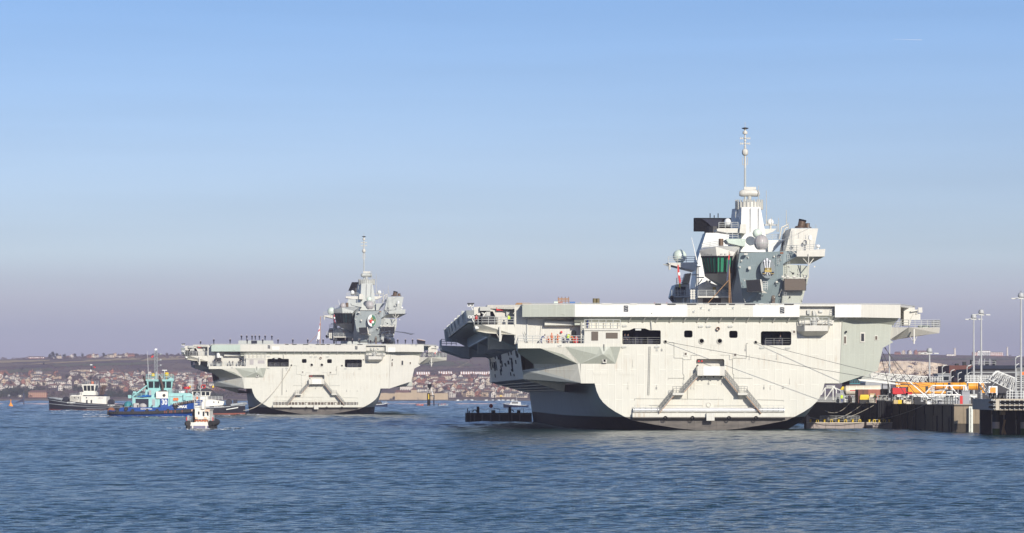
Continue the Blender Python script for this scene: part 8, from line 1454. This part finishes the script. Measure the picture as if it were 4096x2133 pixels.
for k in range(5):
    a = math.radians(10+72*k); secs = []
    for t in (.06,.3,.6,.9,1.0): r = 9.3*t; z = 4.65-1.1*t*t+.25*t; u = Vector((math.cos(a),math.sin(a),0)); w = Vector((-u[1],u[0],0))*(.34 if t < .95 else .5); p = u*r+Vector((0,-.3,z)); secs.append([p-w,p+w,p+w+Vector((0,0,.08)),p-w+Vector((0,0,.08))])
    MB().loft(secs,closed=True).build('rotor_blade','heli_grey',o)
for x,y in ((-1.9,1.5),(1.9,1.5),(0,-4.2)): MB().tube((x*.7,y,1.0),(x,y,.4),.12,6).lathe([(.1,-.14),(.36,-.12),(.36,.12),(.1,.14)],(x,y,.37),12,'X').build('landing_gear','black',o)
for x in (-1.75,1.75): MB().loft([[(x-.25,.4,.7),(x+.25,.4,.7),(x+.25,.4,1.5),(x-.25,.4,1.5)],[(x-.2,3,.8),(x+.2,3,.8),(x+.2,3,1.4),(x-.2,3,1.4)]],closed=True).build('side_sponson','heli_grey',o)
# close-in gun on the second carrier's quarter sponson
p = l2(575,650,1.0); o = thing('close_in_gun','white domed automatic gun mount on the moving carrier quarter sponson','gun mount',R2.world((p[0],1.0,spz)),R2.a); zt = l2(585,440,1.0)[2]-spz; MB().lathe([(1.0,0),(1.0,.6),(.7,.9)],n=14).build('base','ship_side',o); MB().box((-.9,-.7,.9),(.9,.7,2.6)).build('mount','black',o); MB().lathe([(.5,2.5),(.55,2.8),(.55,zt-.5),(.4,zt-.1),(.05,zt)],n=16).build('radar_dome','white_paint',o,smooth=True); MB().tube((0,-.5,2.0),(0,-2.2,2.1),.14,8).build('barrel','black',o); MB().cbox((.75,-.3,2.9),(.5,.5,.6)).build('sensor','white_paint',o)
# ropes
def rope(a, b_, sag, r, m, label, n=14, name='mooring_line', group=None):
    a = Vector(a); b_ = Vector(b_); p0 = a.copy(); pts = []
    for i in range(n+1): t = i/n; p = a.lerp(b_,t); p[2] -= sag*4*t*(1-t); pts.append(p-p0)
    o = MB().path(pts,r,5).build(name,m); o.location = p0; tag(o,label,'rope',group); return o
s1 = lambda x,y,Y: R1.world(z2(x,y,Y))
qx = lambda px,D,z=ZQ+.3: (W(px,0,D)[0],D,z)
rope(s1(590,485,-.3),qx(4110,584),.3,.04,'rope_dark','dark mooring line from the port transom fairlead to the far right of the quay'); rope(s1(1395,492,-.3),qx(4026,590),.3,.04,'rope_dark','dark mooring line from the starboard transom fairlead to the quay by the stair tower')
hp = lambda x,y,Y: R1.world(z3(x,y,Y))
rope(hp(978,538,6),qx(3745,590),.6,.05,'rope_dark','dark line from the carrier quarter down to the quay trestle'); rope(hp(985,536,6),qx(3690,598),.6,.05,'rope_dark','dark line from the carrier quarter down behind the crane'); rope(hp(958,575,6.5),qx(3640,612),.4,.05,'rope_dark','dark line from the carrier quarter down beside the crates'); rope(hp(950,620,7),qx(3575,630),.3,.05,'rope_dark','dark line from the carrier quarter down to the fender panels')
rope((W(3300,0,640)[0],640,3.2),(XE(690)-.1,690,4.4),1.0,.06,'rope','pale slack rope hanging along the quay wall, upper'); rope((W(3235,0,636)[0],636,2.1),(XE(672)-.1,672,4.45),1.6,.07,'rope','pale slack rope hanging in a deep bight before the quay wall'); rope((W(3383,0,632.6)[0],632.6,1.9),(XE(655)-.1,655,4.45),.2,.05,'rope','pale rope from the pontoon railing up to the quay'); rope((W(3517,0,632.5)[0],632.5,1.7),(XE(600)-.1,600,4.45),.35,.05,'rope','pale rope from the short pontoon up to the quay crate')
p2 = R2.world(l2(1445,640,-.3)); rope(p2,W(700+1130/5.587,1500+690/5.587,1071),6,.09,'rope','heavy towline sagging from the moving carrier to the black tug',20,'towline')
rope(R2.world(l2(1440,645,-.3)),R2.world(l2(1100,1075,2)),1.0,.06,'rope','lighter messenger line down the moving carrier quarter',14,'towline')
# gulls and aircraft trail
def gull(p, sp, up, lab, g=None):
    o = thing('gull',lab,'bird',p,rnd.uniform(-.5,.5),g); MB().loft([[(.06*math.cos(t),y,.06*math.sin(t)*(1-abs(y))) for t in [2*math.pi*i/6 for i in range(6)]] for y in (-.28,-.1,.15,.3)],closed=True).build('body','tug_grey',o)
    for sg in (-1,1): MB().add([(0,-.1,.03),(sg*sp*.5,-.12,up*.6),(sg*sp,.05,up),(sg*sp*.5,.1,up*.6),(0,.12,.03)],[(0,1,2,3,4)]).build('wing','radome_grey',o,recalc=False)
gull(W(116,398,1300),.7,.10,'gull gliding with level wings high over the harbour'); gull(W(391,415,1300),.7,-.22,'gull with wings bent down flying near another'); gull(W(430,395,1300),.65,.30,'gull with wings raised in a shallow V'); p = W(4084,1186,640); gull((p[0],640,p[2]+.95),.12,-.04,'gull perched on top of the tallest lamp mast')
a,b_ = W(3570,157,30000),W(3688,160,30000); o = MB().tube(a,b_,.25,6,1.0).build('vapour_trail','cap_white'); tag(o,'short thin white aircraft vapour trail high in the sky','vapour trail')
# clutter on the moored carrier's deck
p = z1(880,135,6); o = thing('timber_stack','stack of brown timber planks on the carrier deck edge','timber',on(R1,(p[0],6,DECK+.01)),R1.a)
for k in range(4): MB().box((-1.5+.1*k,-.4,.1*k),(1.6-.15*k,.6,.1*k+.08)).build('plank','wood',o)
o = thing('scaffold_frame','brown scaffold frame stacked with poles on the carrier deck','scaffold',on(R1,(z1(1238,105,8)[0],8,DECK+.01)),R1.a)
for x in (-.9,-.3,.3,.9): MB().tube((x,0,0),(x,0,1.5),.05,5).build('upright','rust',o)
for z in (.75,1.0,1.2): MB().tube((-1.0,0,z),(1.0,0,z),.07,5).build('pole','wood',o)
for x,w,h,m_,lab in ((1178,1.0,.6,'radome_mint','pale green crate on the carrier deck beside the scaffold frame'),(1210,.8,.55,'container_red','red crate on the carrier deck beside the scaffold frame'),(1318,.9,.55,'canvas_blue','blue crate on the carrier deck'),(1375,.7,.35,'teal','low teal case on the carrier deck')): o = thing('deck_crate',lab,'crate',on(R1,(z1(x,130,7)[0],7,DECK+.01)),R1.a); MB().box((-w/2,0,0),(w/2,.8,h)).build('body',m_,o); MB().box((-w/2-.03,-.03,h),(w/2+.03,.83,h+.06)).build('lid',m_,o)
o = thing('deck_vent','pair of olive ribbed vent drums on the carrier deck','vent',on(R1,(z1(1530,110,9)[0],9,DECK+.01)),R1.a); mat('olive',(.16,.13,.06),.6)
for x in (-.3,.3): MB().lathe([(.3,0),(.3,1.2),(.26,1.25)],(x,0,0),12).build('drum','olive',o)
o = thing('traffic_cone','yellow leaning board beside the teal case on the carrier deck','board',on(R1,(z1(1393,130,7)[0],7,DECK+.01)),R1.a); MB().ext([(-.3,0,0),(.25,0,0),(-.05,0,.55)],(0,.08,0)).build('board','yellow',o)
